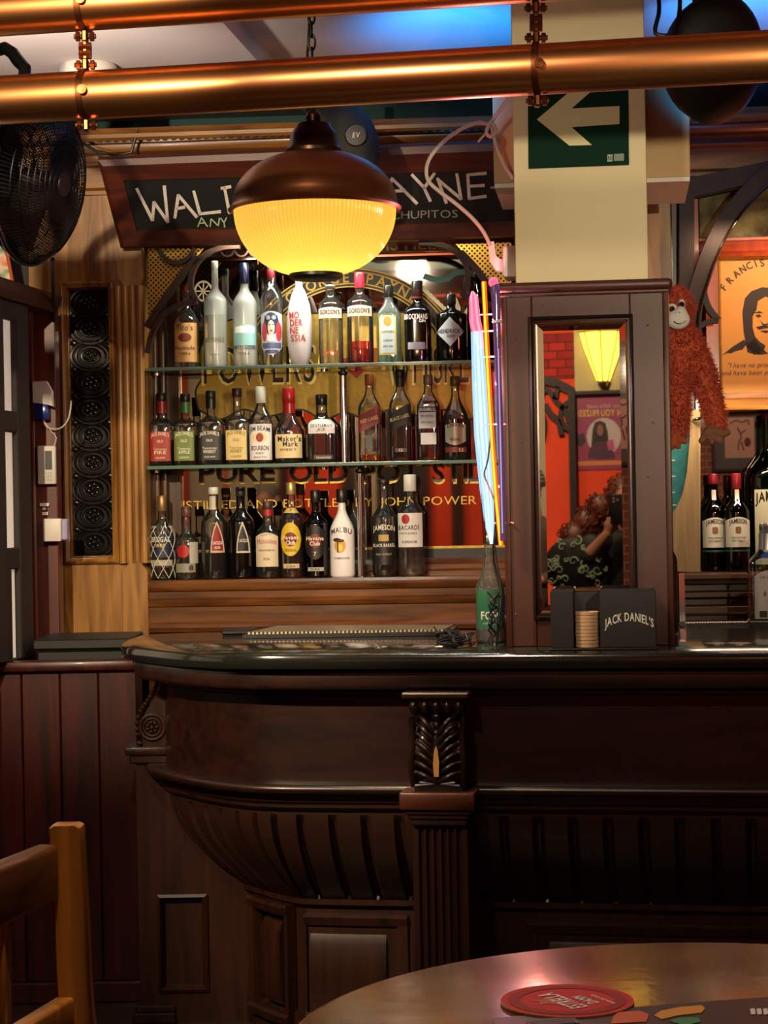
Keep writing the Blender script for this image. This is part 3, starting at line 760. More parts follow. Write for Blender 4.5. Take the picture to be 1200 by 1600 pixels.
for k in range(9):
    a = 645 + k * 5.5; b = 440 + k * 5.2
    mpoly('wheat_grain', [(a, b), (a + 7, b - 3), (a + 11, b + 3), (a + 5, b + 5)], CRM, -.001)
mpoly('leaf', [(702, 455), (714, 466), (720, 482), (717, 494), (708, 480)], CRM, -.001)
mpoly('leaf', [(742, 468), (732, 476), (722, 494), (738, 488)], CRM, -.001)
mband('dark_scroll', [(598, 465), (622, 452), (640, 470)], 3, BLK, -.001)
for s_, c_, w_ in (('PURE', 370, 118), ('OLD', 498, 92), ('POT', 610, 92), ('STILL', 724, 96)):
    mtext('lettering', s_, c_ + 2, 755, 31, w_, GP, -.0004, 1, gap=.06)
    mtext('lettering', s_, c_, 752, 30, w_, BLK, -.0012, 1, gap=.06)
def adv(t): return sum(.32 if ch == ' ' else GL[0][ch][2] + .1 for ch in t)
full = 'DISTILLED AND BOTTLED BY JOHN POWER'; k_ = 478 / adv(full); pos = 0
for wd in full.split(' '):
    i = full.index(wd, pos); pos = i + len(wd); l0 = adv(full[:i]) * k_; wl = adv(wd) * k_ - .1 * k_
    mtext('lettering', wd, 269 + l0 + wl / 2, 792 - .018 * (269 + l0 + wl / 2 - 508), 13, wl, GP, -.0006, 0)
mband('wheel', [(318 + 13 * math.cos(a), 455 + 15 * math.sin(a)) for a in [2 * PI * k / 20 for k in range(21)]], 3, CRM, -.0014)
for k in range(4):
    a = PI * k / 4; mband('wheel', [(318 - 12 * math.cos(a), 455 - 14 * math.sin(a)), (318 + 12 * math.cos(a), 455 + 14 * math.sin(a))], 2, CRM, -.0014)

# ---- glass shelves and chrome posts
SH = thin_glass('shelf_glass', (.86, .95, .9), .02)
EDGE = pmat('green_glass_edge', '#7fa894', .15, spec=.8, emit=None); EDGE.node_tree.nodes['Principled BSDF'].inputs['Transmission Weight'].default_value = .5
zs = {}
for key, py, lab in (('top', 569, 'upper glass shelf carrying the row of vodka and gin bottles'), ('mid', 723.5, 'lower glass shelf carrying the row of whiskey bottles')):
    z = bZ(490, py, -.01); zs[key] = z; x0, x1 = bX(230, py), bX(780, py)
    t = fthing(B, 'glass_shelf', lab, 'shelf', (x0 + x1) / 2, .08, z - .01, 'glass shelves')
    wobj('pane', MB().box(x0, x1, -.008, .142, z - .01, z), SH, t, B)
    wobj('front_edge', MB().box(x0, x1, -.0115, -.0085, z - .0105, z + .0005, .001), EDGE, t, B)
    for xx in (x0 + .02, (x0 + x1) / 2, x1 - .05):
        wobj('shelf_clip', MB().lathe([(.012, -.02), (.012, -.011)], 14, (xx, .06, z)), M['chrome'], t, B)
zs['low'] = zL
def post(px, pa, pb, z0, z1, lab, y):
    x = bX(px, (pa + pb) / 2, y)
    t = fthing(B, 'shelf_post', lab, 'post', x, y, z0, 'chrome shelf posts')
    wobj('tube', MB().lathe([(.0125, z0), (.0125, z1 - .025)], 18, (x, y, 0)), M['chrome'], t, B)
    wobj('collar', MB().lathe([(.009, z1 - .025), (.016, z1 - .02), (.016, z1 - .012), (.008, z1 - .009), (.008, z1 - .004), (.016, z1 - .002), (.016, z1)], 18, (x, y, 0)), M['blackmetal'], t, B)
post(537, 590, 716, zs['mid'], zs['top'] - .0105, 'chrome post between the two glass shelves', .05)
post(564, 740, 897, zL, zs['mid'] - .0105, 'chrome post between the ledge and the lower glass shelf', .05)

# ---- chalk board sign leaning out under the cornice
def corner(px, py, y): x, z = bp(px, py, y); return Vector((x, y, z))
yt_, yb_ = -.25, -.06
oTL, oTR, oBL, oBR = corner(153, 249, yt_), corner(862, 219, yt_), corner(189, 387, yb_), corner(838, 369, yb_)
iTL, iTR, iBL, iBR = corner(193, 281, yt_ + .045), corner(826, 264, yt_ + .045), corner(214, 361, yb_ - .035), corner(806, 345, yb_ - .035)
sgn = fthing(B, 'chalkboard_sign', 'wide wooden framed blackboard with white chalk letters above the mirror', 'sign', bX(510), yb_, bZ(500, 380, yb_))
nb = (iTR - iTL).cross(iBL - iTL).normalized()
if nb.y > 0: nb = -nb
O4 = [oTL, oTR, oBR, oBL]; I4 = [iTL, iTR, iBR, iBL]
rs = [[p - nb * .02 for p in O4], [p + nb * .004 for p in O4], [p * .78 + q * .22 + nb * .016 for p, q in zip(O4, I4)], [p * .3 + q * .7 + nb * .008 for p, q in zip(O4, I4)], [p + nb * .004 for p in I4], [p - nb * .012 for p in I4], [p - nb * .02 for p in O4]]
wobj('frame', MB().rings(rs, True, False), M['framewood'], sgn, B)
brd = wobj('chalk_panel', MB().rings([[p - nb * .012 for p in I4], [p - nb * .006 for p in I4]]), pmat('blackboard', '#0c0b0a', .6, var=.3, scale=30), sgn, B)
Minv = B.M.inverted(); camL = Minv @ CAM
def on_board(px, py, lift=.0):
    d = Minv.to_3x3() @ ray(px, py); p0 = iTL - nb * (.006 - .0012 - lift)
    t = (p0 - camL).dot(nb) / d.dot(nb); return camL + d * t
def chalk(strokes, wpx, mat):
    for st in strokes:
        m = MB(); st = [Vector(p) for p in st]
        for a, b in zip(st[:-1], st[1:]):
            t = (b - a).normalized(); n_ = Vector((-t.y, t.x)) * wpx / 2; a2 = a - t * wpx * .25; b2 = b + t * wpx * .25
            q = [a2 + n_, a2 - n_ * .8, b2 - n_ * 1.15, b2 + n_ * .9]
            m.rings([[on_board(v.x, v.y) for v in q], [on_board(v.x, v.y, .0006) for v in q]])
        wobj('chalk_stroke', m, mat, brd, B)
CH = pmat('white_chalk', '#cfc8be', .9, var=.35, scale=120); CH2 = pmat('grey_chalk', '#8f9088', .9, var=.3, scale=120); CH3 = pmat('green_chalk', '#a9bfa0', .9, var=.3, scale=120)
chalk([[(214, 295), (238, 344)], [(238, 344), (241, 316)], [(241, 316), (262, 347)], [(262, 347), (257, 291)],
       [(273, 340), (279, 305), (307, 339)], [(276, 326), (288, 324)], [(303, 299), (312, 334), (344, 331)], [(346, 294), (360, 292)], [(351, 293), (358, 332), (372, 331)]], 5, CH)
chalk([[(600, 318), (613, 279), (651, 318)], [(607, 299), (632, 298)], [(644, 273), (663, 294), (672, 314)], [(679, 271), (663, 293)],
       [(684, 279), (697, 317)], [(684, 280), (720, 311)], [(714, 272), (720, 311)], [(731, 273), (733, 310)], [(731, 273), (759, 271)], [(732, 291), (756, 290)], [(733, 310), (759, 307)]], 5, CH)
chalk([[(309, 354), (315, 340), (324, 354)], [(312, 349), (320, 348)], [(328, 354), (330, 342), (341, 353), (343, 341)], [(345, 341), (350, 348)], [(354, 340), (350, 348), (351, 355)]], 2, CH3)
vs, fs = text2d('CHUPITOS', 12, 104, 0, jitter=.03)
wobj('chalk_stroke', MB().add([on_board(663 + x, 341 - z - .02 * x) for x, z in vs], fs), CH2, brd, B)
chalk([[(767, 293), (772, 293)], [(776, 294), (779, 291)], [(782, 294), (787, 292)], [(791, 291), (794, 293)], [(797, 293), (801, 291)]], 4, CH2)

# ================================================================ BOTTLES
CLR = thin_glass('clear_glass', (.97, .98, .97), .05, .10, .028)  # slight haze and sheen mixed in to brighten the clear bottles
GRNG = thin_glass('green_glass', (.30, .62, .22), .03, .03)
DKGRN = thin_glass('dark_green_glass', (.012, .05, .02), .03, .03)
TEALG = thin_glass('blue_glass', (.30, .78, .95), .03, .05, .22)
FROST = thin_glass('frosted_glass', (.9, .95, .9), .25, .0, .55)
MILK = pmat('white_frosted_glass', '#b4aeb4', .35)
WHTB = pmat('white_coated_glass', '#e6e0e2', .3, coat=.3)
BLKG = pmat('black_glass', '#0a0808', .12, coat=.5)
DKB = thin_glass('brown_glass', (.05, .025, .015), .03, .04)
LQ = {'water': liquid_mat('clear_spirit', (.97, .98, .97)), 'amber': liquid_mat('amber_whiskey', (.72, .26, .05)), 'dark': liquid_mat('dark_rum', (.10, .03, .012)),
      'pink': liquid_mat('pink_gin', (.85, .16, .16)), 'gold': liquid_mat('golden_whiskey', (.85, .48, .12)), 'deep': liquid_mat('deep_amber_whiskey', (.45, .12, .02))}
def prof_of(kind):
    """list of (height fraction, half-width fraction, section exponent)"""
    def gen(sh, nk, nr, n=2.0, waist=0.0, top=None):
        L = [(0, .90, n), (.012, .97, n), (.03, 1, n)]
        for k in range(1, 5): L.append((.03 + (sh - .03) * k / 4, 1 - waist * math.sin(PI * k / 4), n))
        for k in range(1, 9):
            t = k / 8; e = .5 - .5 * math.cos(PI * t); L.append((sh + (nk - sh) * t, 1 + (nr - 1) * e, n + (2 - n) * t))
        L.append((.93, nr * .97, 2)); L.append((.95, nr * 1.08, 2)); L.append((.985, nr * 1.08, 2)); return L
    return {'gord1': gen(.745, .87, .38), 'gord2': gen(.665, .79, .36), 'jd': gen(.55, .695, .34, 5), 'round': gen(.55, .74, .36), 'tall': gen(.60, .78, .34), 'bourbon': gen(.55, .80, .34, 3.2), 'squat': gen(.62, .76, .30, 3),
            'maker': gen(.42, .72, .34, 2.6), 'flat': gen(.60, .80, .36, 5), 'square': gen(.60, .82, .36, 6), 'wine': gen(.55, .75, .40), 'belv': gen(.62, .76, .30),
            'gentle': gen(.50, .72, .36, 4.5), 'bushm': gen(.62, .84, .36, 5), 'chivas': gen(.48, .80, .30, 2), 'hendr': gen(.70, .80, .30, 2), 'goose': gen(.60, .78, .32),
            'hav': gen(.60, .76, .34), 'malibu': gen(.50, .80, .30), 'cone': [(0, .78, 2), (.02, .82, 2), (.10, .86, 2), (.60, .98, 2), (.68, .98, 2), (.74, .86, 2), (.80, .62, 2), (.86, .40, 2), (.90, .34, 2), (.985, .34, 2)],
            'surf': [(0, .60, 2), (.01, .64, 2), (.12, .84, 2), (.25, .95, 2), (.42, 1.0, 2), (.58, .97, 2), (.72, .84, 2), (.84, .60, 2), (.90, .44, 2), (.93, .30, 2), (.985, .26, 2)],
            'water': gen(.45, .80, .34, 2, .03), 'big': gen(.60, .80, .33), 'gin8': gen(.52, .66, .40, 2)}[kind]
class Sect:
    def __init__(s, kind, hw, H, flat=1.0): s.P = prof_of(kind); s.hw = hw; s.H = H; s.flat = flat
    def at(s, z):
        t = max(0, min(.985, z / s.H)); P = s.P
        for i in range(len(P) - 1):
            if P[i][0] <= t <= P[i + 1][0]:
                u = (t - P[i][0]) / max(1e-6, P[i + 1][0] - P[i][0]); return s.hw * (P[i][1] + (P[i + 1][1] - P[i][1]) * u), P[i][2] + (P[i + 1][2] - P[i][2]) * u
        return s.hw * P[-1][1], 2
    def front(s, x, z, lift):
        r, n = s.at(z); r += lift; d = 1 - min(.999, abs(x) / r) ** n
        fl = s.flat + (1 - s.flat) * (1 if z > .8 * s.H else 0)
        return -r * (d ** (1 / n)) * fl
    def ring(s, z, inset, seg):
        r, n = s.at(z); r -= inset; out = []
        fl = s.flat if z < .62 * s.H else s.flat + (1 - s.flat) * min(1, (z / s.H - .62) / .15)
        for j in range(seg):
            a = 2 * PI * j / seg; c_, s_ = math.cos(a), math.sin(a)
            k = (abs(c_) ** n + abs(s_) ** n) ** (-1 / n); out.append((r * k * c_, r * k * s_ * fl, z))
        return out
def bottle(fr, y, zb_, cx, by, ty, wpx, kind, glass, label, group, liquid=None, fill=None, cap=None, labels=(), texts=(), flat=1.0, foil=None, name='spirits_bottle', netting=False, yaw=0):
    k = B.ppm(cx, y) if fr is B else F / fr.hit(cx, by, y).y
    H = (by - ty) / k; hw = wpx / 2 / k; S = Sect(kind, hw, H, flat)
    x0 = fr.x(cx, by, y)
    t = fthing(fr, name, label, 'bottle', x0, y, zb_, group)
    MM = Matrix.Translation((x0, y, zb_))
    def put(nm, mb, mat, par, ang=35): xf(mb, MM); return wobj(nm, mb, mat, par, fr, ang)
    seg = 36
    fr_ = sorted(set([p[0] for p in S.P]))
    zsamp = [f * H for f in fr_]
    body = MB().rings([S.ring(z, 0, seg) for z in zsamp])
    put('glass', body, glass, t)
    if liquid:
        fz = (by - fill) / k; th = .0022
        zz = [th + .001] + [z for z in zsamp if th + .004 < z < fz - .002] + [fz]
        put('liquid', MB().rings([S.ring(z, th, seg) for z in zz]), LQ[liquid], t)
    if cap:
        y0, y1, wc, mat = cap[:4]
        za, z1 = (by - y1) / k, (by - y0) / k; rc = wc / 2 / k
        c = MB().lathe([(rc * .97, za), (rc, za + .001), (rc, z1 - .003), (rc * .9, z1)], 24)
        put('cap', c, mat, t)
    if foil:
        y0, y1, wc, mat = foil; za, z1 = (by - y1) / k, (by - y0) / k; rc = wc / 2 / k
        put('neck_foil', MB().lathe([(max(rc, S.at(za)[0] + .0008), za), (max(rc, S.at((za + z1) / 2)[0] + .0008), (za + z1) / 2), (max(rc, S.at(z1)[0] + .0008), z1)], 24, cap=False), mat, t)
    LB = []
    for L in labels:
        shp, a0, a1, b0, b1, mat = L[:6]; lift = L[6] if len(L) > 6 else .0007
        xa, xb_, zl_, zh = (a0 - cx) / k, (a1 - cx) / k, (by - b1) / k, (by - b0) / k
        xm, zm, hx, hz = (xa + xb_) / 2, (zl_ + zh) / 2, (xb_ - xa) / 2, (zh - zl_) / 2
        m = MB(); NX, NZ = 18, 8; rows = []
        for i in range(NX + 1):
            u = -1 + 2 * i / NX; lo, hi = zl_, zh
            if shp == 'oval': q = math.sqrt(max(0, 1 - u * u)); lo, hi = zm - hz * q, zm + hz * q
            elif shp == 'diamond': lo, hi = zm - hz * (1 - abs(u)), zm + hz * (1 - abs(u))
            elif shp == 'arch': hi = zh - 2 * hz * .12 * u * u
            elif shp == 'dome': hi = zh - hz * (1 - math.sqrt(max(0, 1 - u * u))) * .9
            elif shp == 'shield': lo = zl_ + hz * .35 * u * u; hi = zh - hz * .15 * u * u
            elif shp == 'diag': sh = hz * .45 * u; lo, hi = zl_ + sh + hz * .2, zh + sh - hz * .2
            elif shp == 'tri': q = 1 - abs(u); lo, hi = zl_, zl_ + 2 * hz * math.sqrt(max(0, q))
            col = []
            for j in range(NZ + 1):
                z = lo + (hi - lo) * j / NZ; x = xm + hx * u
                rr = S.at(z)[0]; x = max(-rr * .985, min(rr * .985, x)); col.append((x, S.front(x, z, lift), z))
            rows.append(col)
        o = put('label', m.rings(rows, False, False), mat, t, 60); LB.append(o)
    for T in texts:
        s_, tx, tb, th_, col, wd = T[:6]; arc_ = T[6] if len(T) > 6 else 0; bold = T[7] if len(T) > 7 else 1; sl = T[8] if len(T) > 8 else 0
        vs, fs = text2d(s_, th_ / k, None if wd is None else wd / k, bold, arc_); o = []
        for x, z in vs:
            X = (tx - cx) / k + x; Z = (by - tb) / k + z + sl * x
            rr = S.at(Z)[0] * .99; X = max(-rr, min(rr, X)); o.append((X, S.front(X, Z, .0014), Z))
        put('lettering', MB().add(o, fs), paint(col, .5) if isinstance(col, str) else col, LB[0] if LB else t)
    if netting:
        for sgn_ in (1, -1):
            for q in range(7):
                pts = []
                for j in range(30):
                    z = H * (.02 + .62 * j / 29); r = S.at(z)[0] + .001; a = 2 * PI * q / 7 + sgn_ * j / 29 * 2.4
                    pts.append((r * math.cos(a), r * math.sin(a), z))
                put('net_cord', MB().tube(pts, .0011, 5), paint('#d9d2c0', .5), t)
    return t
P_ = paint
WC, RC, BC = '#e8e4dc', '#8e1a18', '#141210'
GT, GM, GB_ = 'bottles on the upper glass shelf', 'bottles on the lower glass shelf', 'bottles on the wooden ledge'
yb = .085
def top(*a, **k): return bottle(B, yb, zs['top'] + .0005, *a, GT, **k)
def mid(*a, **k): return bottle(B, yb, zs['mid'] + .0005, *a, GM, **k)
def low(*a, **k): return bottle(B, yb - .02, zs['low'] + .0005, *a, GB_, **k)
tan_, blk, wht = P_('#c99a5c'), P_(BC, .35), P_(WC, .5)
TB = 567
top(292, TB, 432, 38, 'round', CLR, 'clear bottle with a tan label and copper cap, leftmost on the upper shelf', liquid='water', fill=480, cap=(432, 446, 13, P_('#a8552f', .3, .8)),
    labels=[('rect', 275, 310, 496, 557, tan_), ('oval', 282, 303, 512, 526, P_('#7a3018'), .001)], texts=[("Tito's", 292, 508, 9, '#3a2010', 26, 0, 0), ('Handmade', 292, 538, 6, '#3a2010', 30, 0, 0), ('VODKA', 292, 546, 4, '#3a2010', 18)])
top(338, TB, 399, 36, 'belv', FROST, 'tall frosted bottle with a white cork top and grey palace print', liquid=None, cap=(399, 410, 11, P_('#e6dfcf', .6)),
    labels=[('rect', 324, 353, 484, 524, thin_glass('etched_print', (.55, .58, .55), .3, 0, .3))], texts=[('BELVEDERE', 338, 527, 7, '#5c6058', 30), ('VODKA', 338, 548, 3, '#5c6058', 16)])
top(384, TB, 403, 38, 'goose', FROST, 'frosted bottle with navy capsule and blue sea print', cap=(403, 436, 15, P_('#141b3a', .3)),
    labels=[('arch', 367, 402, 500, 534, P_('#7fb0b4', .5)), ('arch', 370, 400, 503, 514, P_('#dfe8e4', .5), .001)], texts=[('GREY GOOSE', 384, 539, 6, '#2c3c50', 34), ('VODKA', 384, 548, 4, '#2c3c50', 18), ('M', 384, 424, 8, WC, 9)])
top(426, TB, 412, 37, 'cone', CLR, 'clear bottle with red cap and a blue and red painted portrait label', liquid='water', fill=476, cap=(412, 433, 13, P_('#6d1420', .35)),
    labels=[('shield', 410, 443, 481, 549, P_('#aeb0bd')), ('oval', 415, 439, 483, 518, P_('#242c52'), .001), ('oval', 411.5, 420, 498, 528, P_('#a8303c'), .0012), ('oval', 434, 442, 498, 528, P_('#a8303c'), .0012), ('oval', 421.5, 432.5, 495, 519, P_('#c9b3a6'), .0014),
            ('rect', 417, 437, 488, 494, P_('#1a1c2c'), .0016), ('oval', 419, 426, 487.5, 494.5, P_('#8a98a8'), .0019), ('oval', 428, 435, 487.5, 494.5, P_('#8a98a8'), .0019), ('rect', 423, 425.6, 501, 502.4, P_('#2a2030'), .0017), ('rect', 428.6, 431.2, 501, 502.4, P_('#2a2030'), .0017), ('oval', 424.8, 429.4, 510, 512.8, P_('#a03038'), .0017), ('shield', 420, 434, 518, 528, P_('#d8d4d8'), .0015),
            ('rect', 412, 441, 530, 539, P_('#4c5680'), .001), ('shield', 416, 437, 541, 547, P_('#3c4470'), .001)])
top(469, TB, 434, 40, 'surf', MILK, 'white surfboard-shaped bottle with red capital letters', cap=(430, 440, 11, wht),
    texts=[('MO', 463, 493, 10, '#9c2a22', 16), ('DER', 466, 505, 10, '#9c2a22', 20), ('NE', 463, 517, 10, '#9c2a22', 14), ('SSIA', 469, 529, 10, '#9c2a22', 24)])
top(518, TB, 441, 38, 'gord1', CLR, 'clear gin bottle with a white shoulder label and clear spirit', liquid='water', fill=497, cap=(441, 446, 15, P_('#8f8a80', .4)),
    labels=[('arch', 500, 536, 477, 494, P_('#c8beb0'))], texts=[("GORDON'S", 518, 488, 7, '#3a2a20', 31), ('GIN', 518, 550, 5, '#c02a24', 20)])
top(564, TB, 423, 41, 'gord2', CLR, 'clear gin bottle with red cap and pink gin filling its lower third', liquid='pink', fill=531, cap=(423, 447, 16, P_('#b8263a', .3)),
    labels=[('arch', 545, 583, 475, 492, P_('#c8beb0'))], texts=[("GORDON'S", 564, 487, 7, '#3a2a20', 33)])
top(609, TB, 444, 37, 'square', TEALG, 'flat blue square bottle with a pale gold-edged label', liquid='water', fill=480, cap=(444, 462, 15, blk), flat=.7,
    labels=[('arch', 594, 621, 482, 553, P_('#c9b25c', .4)), ('arch', 596.5, 618.5, 485, 550, P_('#c3d3d6'), .001), ('oval', 601, 614, 493, 508, P_('#b89a3c'), .0014)], texts=[('BOMBAY', 608, 490, 4, '#8a7430', 18), ('SAPPHIRE', 608, 519, 4, '#8a7430', 20), ('LONDON', 608, 532, 3, '#4a5a66', 14), ('DRY GIN', 608, 541, 3, '#4a5a66', 15)])
top(654, TB, 437, 42, 'squat', BLKG, 'black round-shouldered bottle with red berries and white lettering', cap=(437, 463, 17, blk), foil=(452, 466, 17, P_('#5c2420', .4)),
    labels=[('rect', 639, 666, 535, 546, P_('#9c98a4'))], texts=[('BROCKMANS', 652, 499, 8, '#e4d8d8', 36), ('GIN', 662, 504, 4, '#e4d8d8', 10)])
bt = top(706, TB, 460, 48, 'hendr', BLKG, 'squat black apothecary bottle with a diamond-shaped silver label', cap=(460, 476, 16, blk),
    labels=[('diamond', 683, 727, 497, 543, P_('#b9c0c4', .4))], texts=[("HENDRICK'S", 706, 522, 6, '#23282c', 41), ('GIN', 706, 529, 4, '#23282c', 12)])
bottle(B, .092, zs['top'] + .0005, 752, 566, 404, 42, 'wine', DKGRN, 'dark green wine bottle with a black capsule, half hidden behind the neon sign', GT, cap=(404, 424, 12, blk), foil=(421, 428, 13, P_('#8c8478', .5)))
MBASE = 719
def jd(cx, w_, ty, lab, lc, tc, liq, fill, capc, word, sub, neck=None):
    mid(cx, MBASE, ty, w_, 'jd', CLR, lab, liquid=liq, fill=fill, cap=(ty, ty + 13, 16, P_(capc, .35)), foil=neck,
        labels=[('rect', cx - w_ * .44, cx + w_ * .44, 665, 711, P_(lc, .5))],
        texts=[("JACK DANIEL'S", cx, 674, 5.5, tc, w_ * .76, .6), ('OLD', cx, 682, 4, tc, 10), ('Tennessee', cx, 694, 4, tc, w_ * .56, 0, 0), (word, cx, 700, 5, tc, w_ * .5), (sub, cx, 707, 2.6, tc, w_ * .44)])
jd(254, 37, 604, 'square bottle with a red label and black cap, leftmost on the lower shelf', '#9c2418', '#e6c9a4', 'deep', 690, '#141210', 'FIRE', 'LIQUEUR', (617, 636, 15, P_('#8e1a18', .35)))
jd(291, 36, 606, 'square bottle with a green label and green neck foil', '#6b7a34', '#e2e4c4', 'gold', 672, '#141210', 'APPLE', 'LIQUEUR', (619, 636, 15, P_('#3c6a34', .35)))
jd(331, 40, 602, 'square bottle with a black label and black neck seal', '#16130f', '#e0d8c8', 'amber', 700, '#141210', 'WHISKEY', 'SOUR MASH', (615, 630, 16, P_('#141210', .35)))
jd(372, 37, 599, 'square bottle with a cream-yellow honey label and dark brown cap', '#d6bd78', '#5a3c14', 'gold', 705, '#2a1610', 'HONEY', 'LIQUEUR')
mid(409, MBASE, 597, 36, 'bourbon', CLR, 'tall clear bottle with white label, red rosette and white cap', liquid='amber', fill=709, cap=(597, 623, 17, P_('#e2dccf', .4)),
    labels=[('rect', 392, 427, 656, 712, P_('#e4dee0')), ('oval', 397, 421, 669, 685, P_('#e2cf9c'), .001), ('oval', 403, 415, 670, 684, P_('#8e1a18'), .0014)], texts=[('JIM BEAM', 409, 669, 7, BC, 31, .4), ('BOURBON', 409, 697, 7, BC, 27), ('WHISKEY', 409, 703, 3, BC, 14), ('SINCE 1795', 409, 709, 2.5, BC, 20)])
mid(453, MBASE, 600, 45, 'maker', CLR, 'bottle with red wax-dipped neck and cream label', liquid='deep', fill=700, cap=(600, 624, 20, P_('#a81a20', .3)), foil=(622, 640, 19, P_('#a81a20', .3)),
    labels=[('rect', 432, 474, 673, 710, P_('#e0c896'))], texts=[("Maker's", 455, 684, 8, BC, 36), ('Mark', 457, 692, 8, BC, 24), ('WHISKY', 453, 699, 4, BC, 26)])
mid(504, MBASE, 611, 50, 'gentle', CLR, 'broad-shouldered bottle full of deep amber whiskey with a small white label', liquid='deep', fill=640, cap=(611, 628, 18, P_(BC, .3)),
    labels=[('arch', 485, 526, 650, 673, P_('#d8ccd0')), ('rect', 493, 523, 706, 713, P_('#1a1210'))], texts=[('GENTLEMAN', 505, 663, 5, BC, 34), ('JACK', 505, 669, 4.5, BC, 14), ('TENNESSEE', 508, 712, 3, '#c8b8a0', 24)])
mid(579, MBASE, 581, 35, 'square', CLR, 'square whisky bottle with a slanting dark red label', liquid='gold', fill=707, cap=(581, 598, 14, P_('#b8683c', .35)),
    labels=[('diag', 563, 596, 635, 669, P_('#7a1c1c')), ('rect', 573, 584, 677, 698, P_('#3a3a36'))], texts=[('RED LABEL', 580, 655, 5.5, '#d8b070', 28, 0, 1, .28)])
mid(627, MBASE, 575, 34, 'square', CLR, 'square whisky bottle with a slanting black label and tall black capsule', liquid='deep', fill=664, cap=(575, 588, 15, P_(BC, .35)), foil=(587, 601, 14, P_(BC, .35)),
    labels=[('diag', 611, 644, 632, 668, P_('#12110f')), ('rect', 619, 637, 698, 704, P_('#1a1410'))], texts=[('BLACK LABEL', 627, 653, 5.5, '#d8c896', 30, 0, 1, .28), ('12', 628, 703, 4, '#d8b070', 6)])
mid(671, MBASE, 584, 36, 'bushm', CLR, 'rectangular bottle with a tall domed grey label', liquid='deep', fill=625, cap=(584, 599, 15, P_('#8c8468', .4, .5)), flat=.8,
    labels=[('dome', 656, 683, 620, 668, P_('#c3c2c4')), ('rect', 657, 682, 634, 643, P_('#23252c'), .001), ('rect', 659, 683, 675, 693, P_('#c9c8c8'))], texts=[('BUSHMILLS', 669.5, 641, 5, '#d0d0d0', 23), ('THE ORIGINAL', 669.5, 650, 3.5, '#33363c', 22), ('IRISH WHISKEY', 670, 660, 3, '#33363c', 20)])
mid(713, MBASE, 587, 40, 'chivas', CLR, 'round bottle with long neck and silver shield label', liquid='deep', fill=654, cap=(587, 602, 15, P_('#6e5a34', .4, .5)),
    labels=[('shield', 697, 729, 661, 695, P_('#b8ac98', .35, .3)), ('rect', 697, 730, 698, 706, P_('#6a1a18'))], texts=[('CHIVAS', 713, 668, 6, '#2a2018', 26, .3), ('REGAL', 713, 688, 4, '#2a2018', 16), ('12', 722, 705, 5, '#e0c8a0', 7)])
LBS = 904
low(255, LBS, 773, 38, 'round', CLR, 'net-wrapped rum bottle with navy label, leftmost on the ledge', liquid='dark', fill=886, cap=(773, 797, 15, P_('#9c7c50', .35, .6)), netting=True,
    labels=[('rect', 239, 272, 832, 869, P_('#1c2744')), ('rect', 239, 272, 873, 882, P_('#a8a090'))], texts=[('BRUGAL', 255, 845, 8, '#e4e0d4', 30), ('1888', 255, 853, 5, '#d8b860', 14)])
low(293, LBS, 790, 37, 'gin8', CLR, 'short clear rum bottle with a red wax seal and small number plate', liquid='water', fill=850, cap=(790, 806, 16, P_('#5c3c2c', .4)),
    labels=[('oval', 280, 300, 850, 870, P_('#b0261f', .35)), ('rect', 277, 308, 879, 893, P_('#8e8a78')), ('rect', 300, 316, 846, 879, P_('#b8b6a8'))], texts=[('8', 302, 890, 8, BC, 6)])
low(336, LBS, 761, 42, 'tall', CLR, 'tall bottle of dark rum with white cap and red pointed label', liquid='dark', fill=864, cap=(761, 772, 16, P_('#d8d4cc', .4)),
    labels=[('tri', 333, 354, 814, 863, P_('#d0b0a0')), ('tri', 335, 352, 819, 860, P_('#8e1f1c'), .0012), ('rect', 330, 340, 775, 796, P_('#c8c0b0'))], texts=[('CACIQUE', 344, 850, 5, '#e8d8c8', 15), ('RON', 344, 857, 4, '#e8d8c8', 8)])
low(378, LBS, 761, 41, 'tall', BLKG, 'tall black bottle with a pale-edged pointed label', cap=(761, 776, 15, P_('#241f1e', .4)),
    labels=[('tri', 373, 394, 815, 864, P_('#c8bcac')), ('tri', 375, 392, 821, 861, P_('#141011'), .0012)], texts=[('CACIQUE', 384, 847, 5, '#d8ccb8', 15)])
low(420, LBS, 784, 40, 'round', CLR, 'rum bottle with red neck seal and large cream label', liquid='deep', fill=830, cap=(784, 797, 16, P_('#4a2a20', .4)), foil=(797, 807, 15, P_('#a8262c', .35)),
    labels=[('arch', 402, 437, 833, 886, P_('#d8c6ac'))], texts=[('Matusalem', 420, 852, 8, '#a83828', 30, .3, 0), ('GRAN RESERVA', 420, 862, 3, '#4a3a2c', 24), ('RON', 420, 876, 4, '#4a3a2c', 9)])
low(457, LBS, 755, 37, 'hav', CLR, 'white rum bottle with a round yellow label', liquid='gold', fill=800, cap=(755, 774, 15, P_('#b8a468', .35, .6)),
    labels=[('oval', 441, 473, 818, 870, P_('#d8b428')), ('oval', 447, 467, 833, 855, P_('#7a2018'), .001), ('rect', 445, 470, 882, 889, P_('#c8b890')), ('arch', 443, 471, 795, 803, P_('#c8a850'))], texts=[('Havana', 457, 844, 6, '#f0e8d8', 25), ('Club', 457, 852, 6, '#f0e8d8', 15), ('ORIGINAL', 457, 863, 4, '#5a3a10', 20), ('3', 457, 800, 4, BC, 3), ('CUBA', 457, 888, 4, BC, 14)])
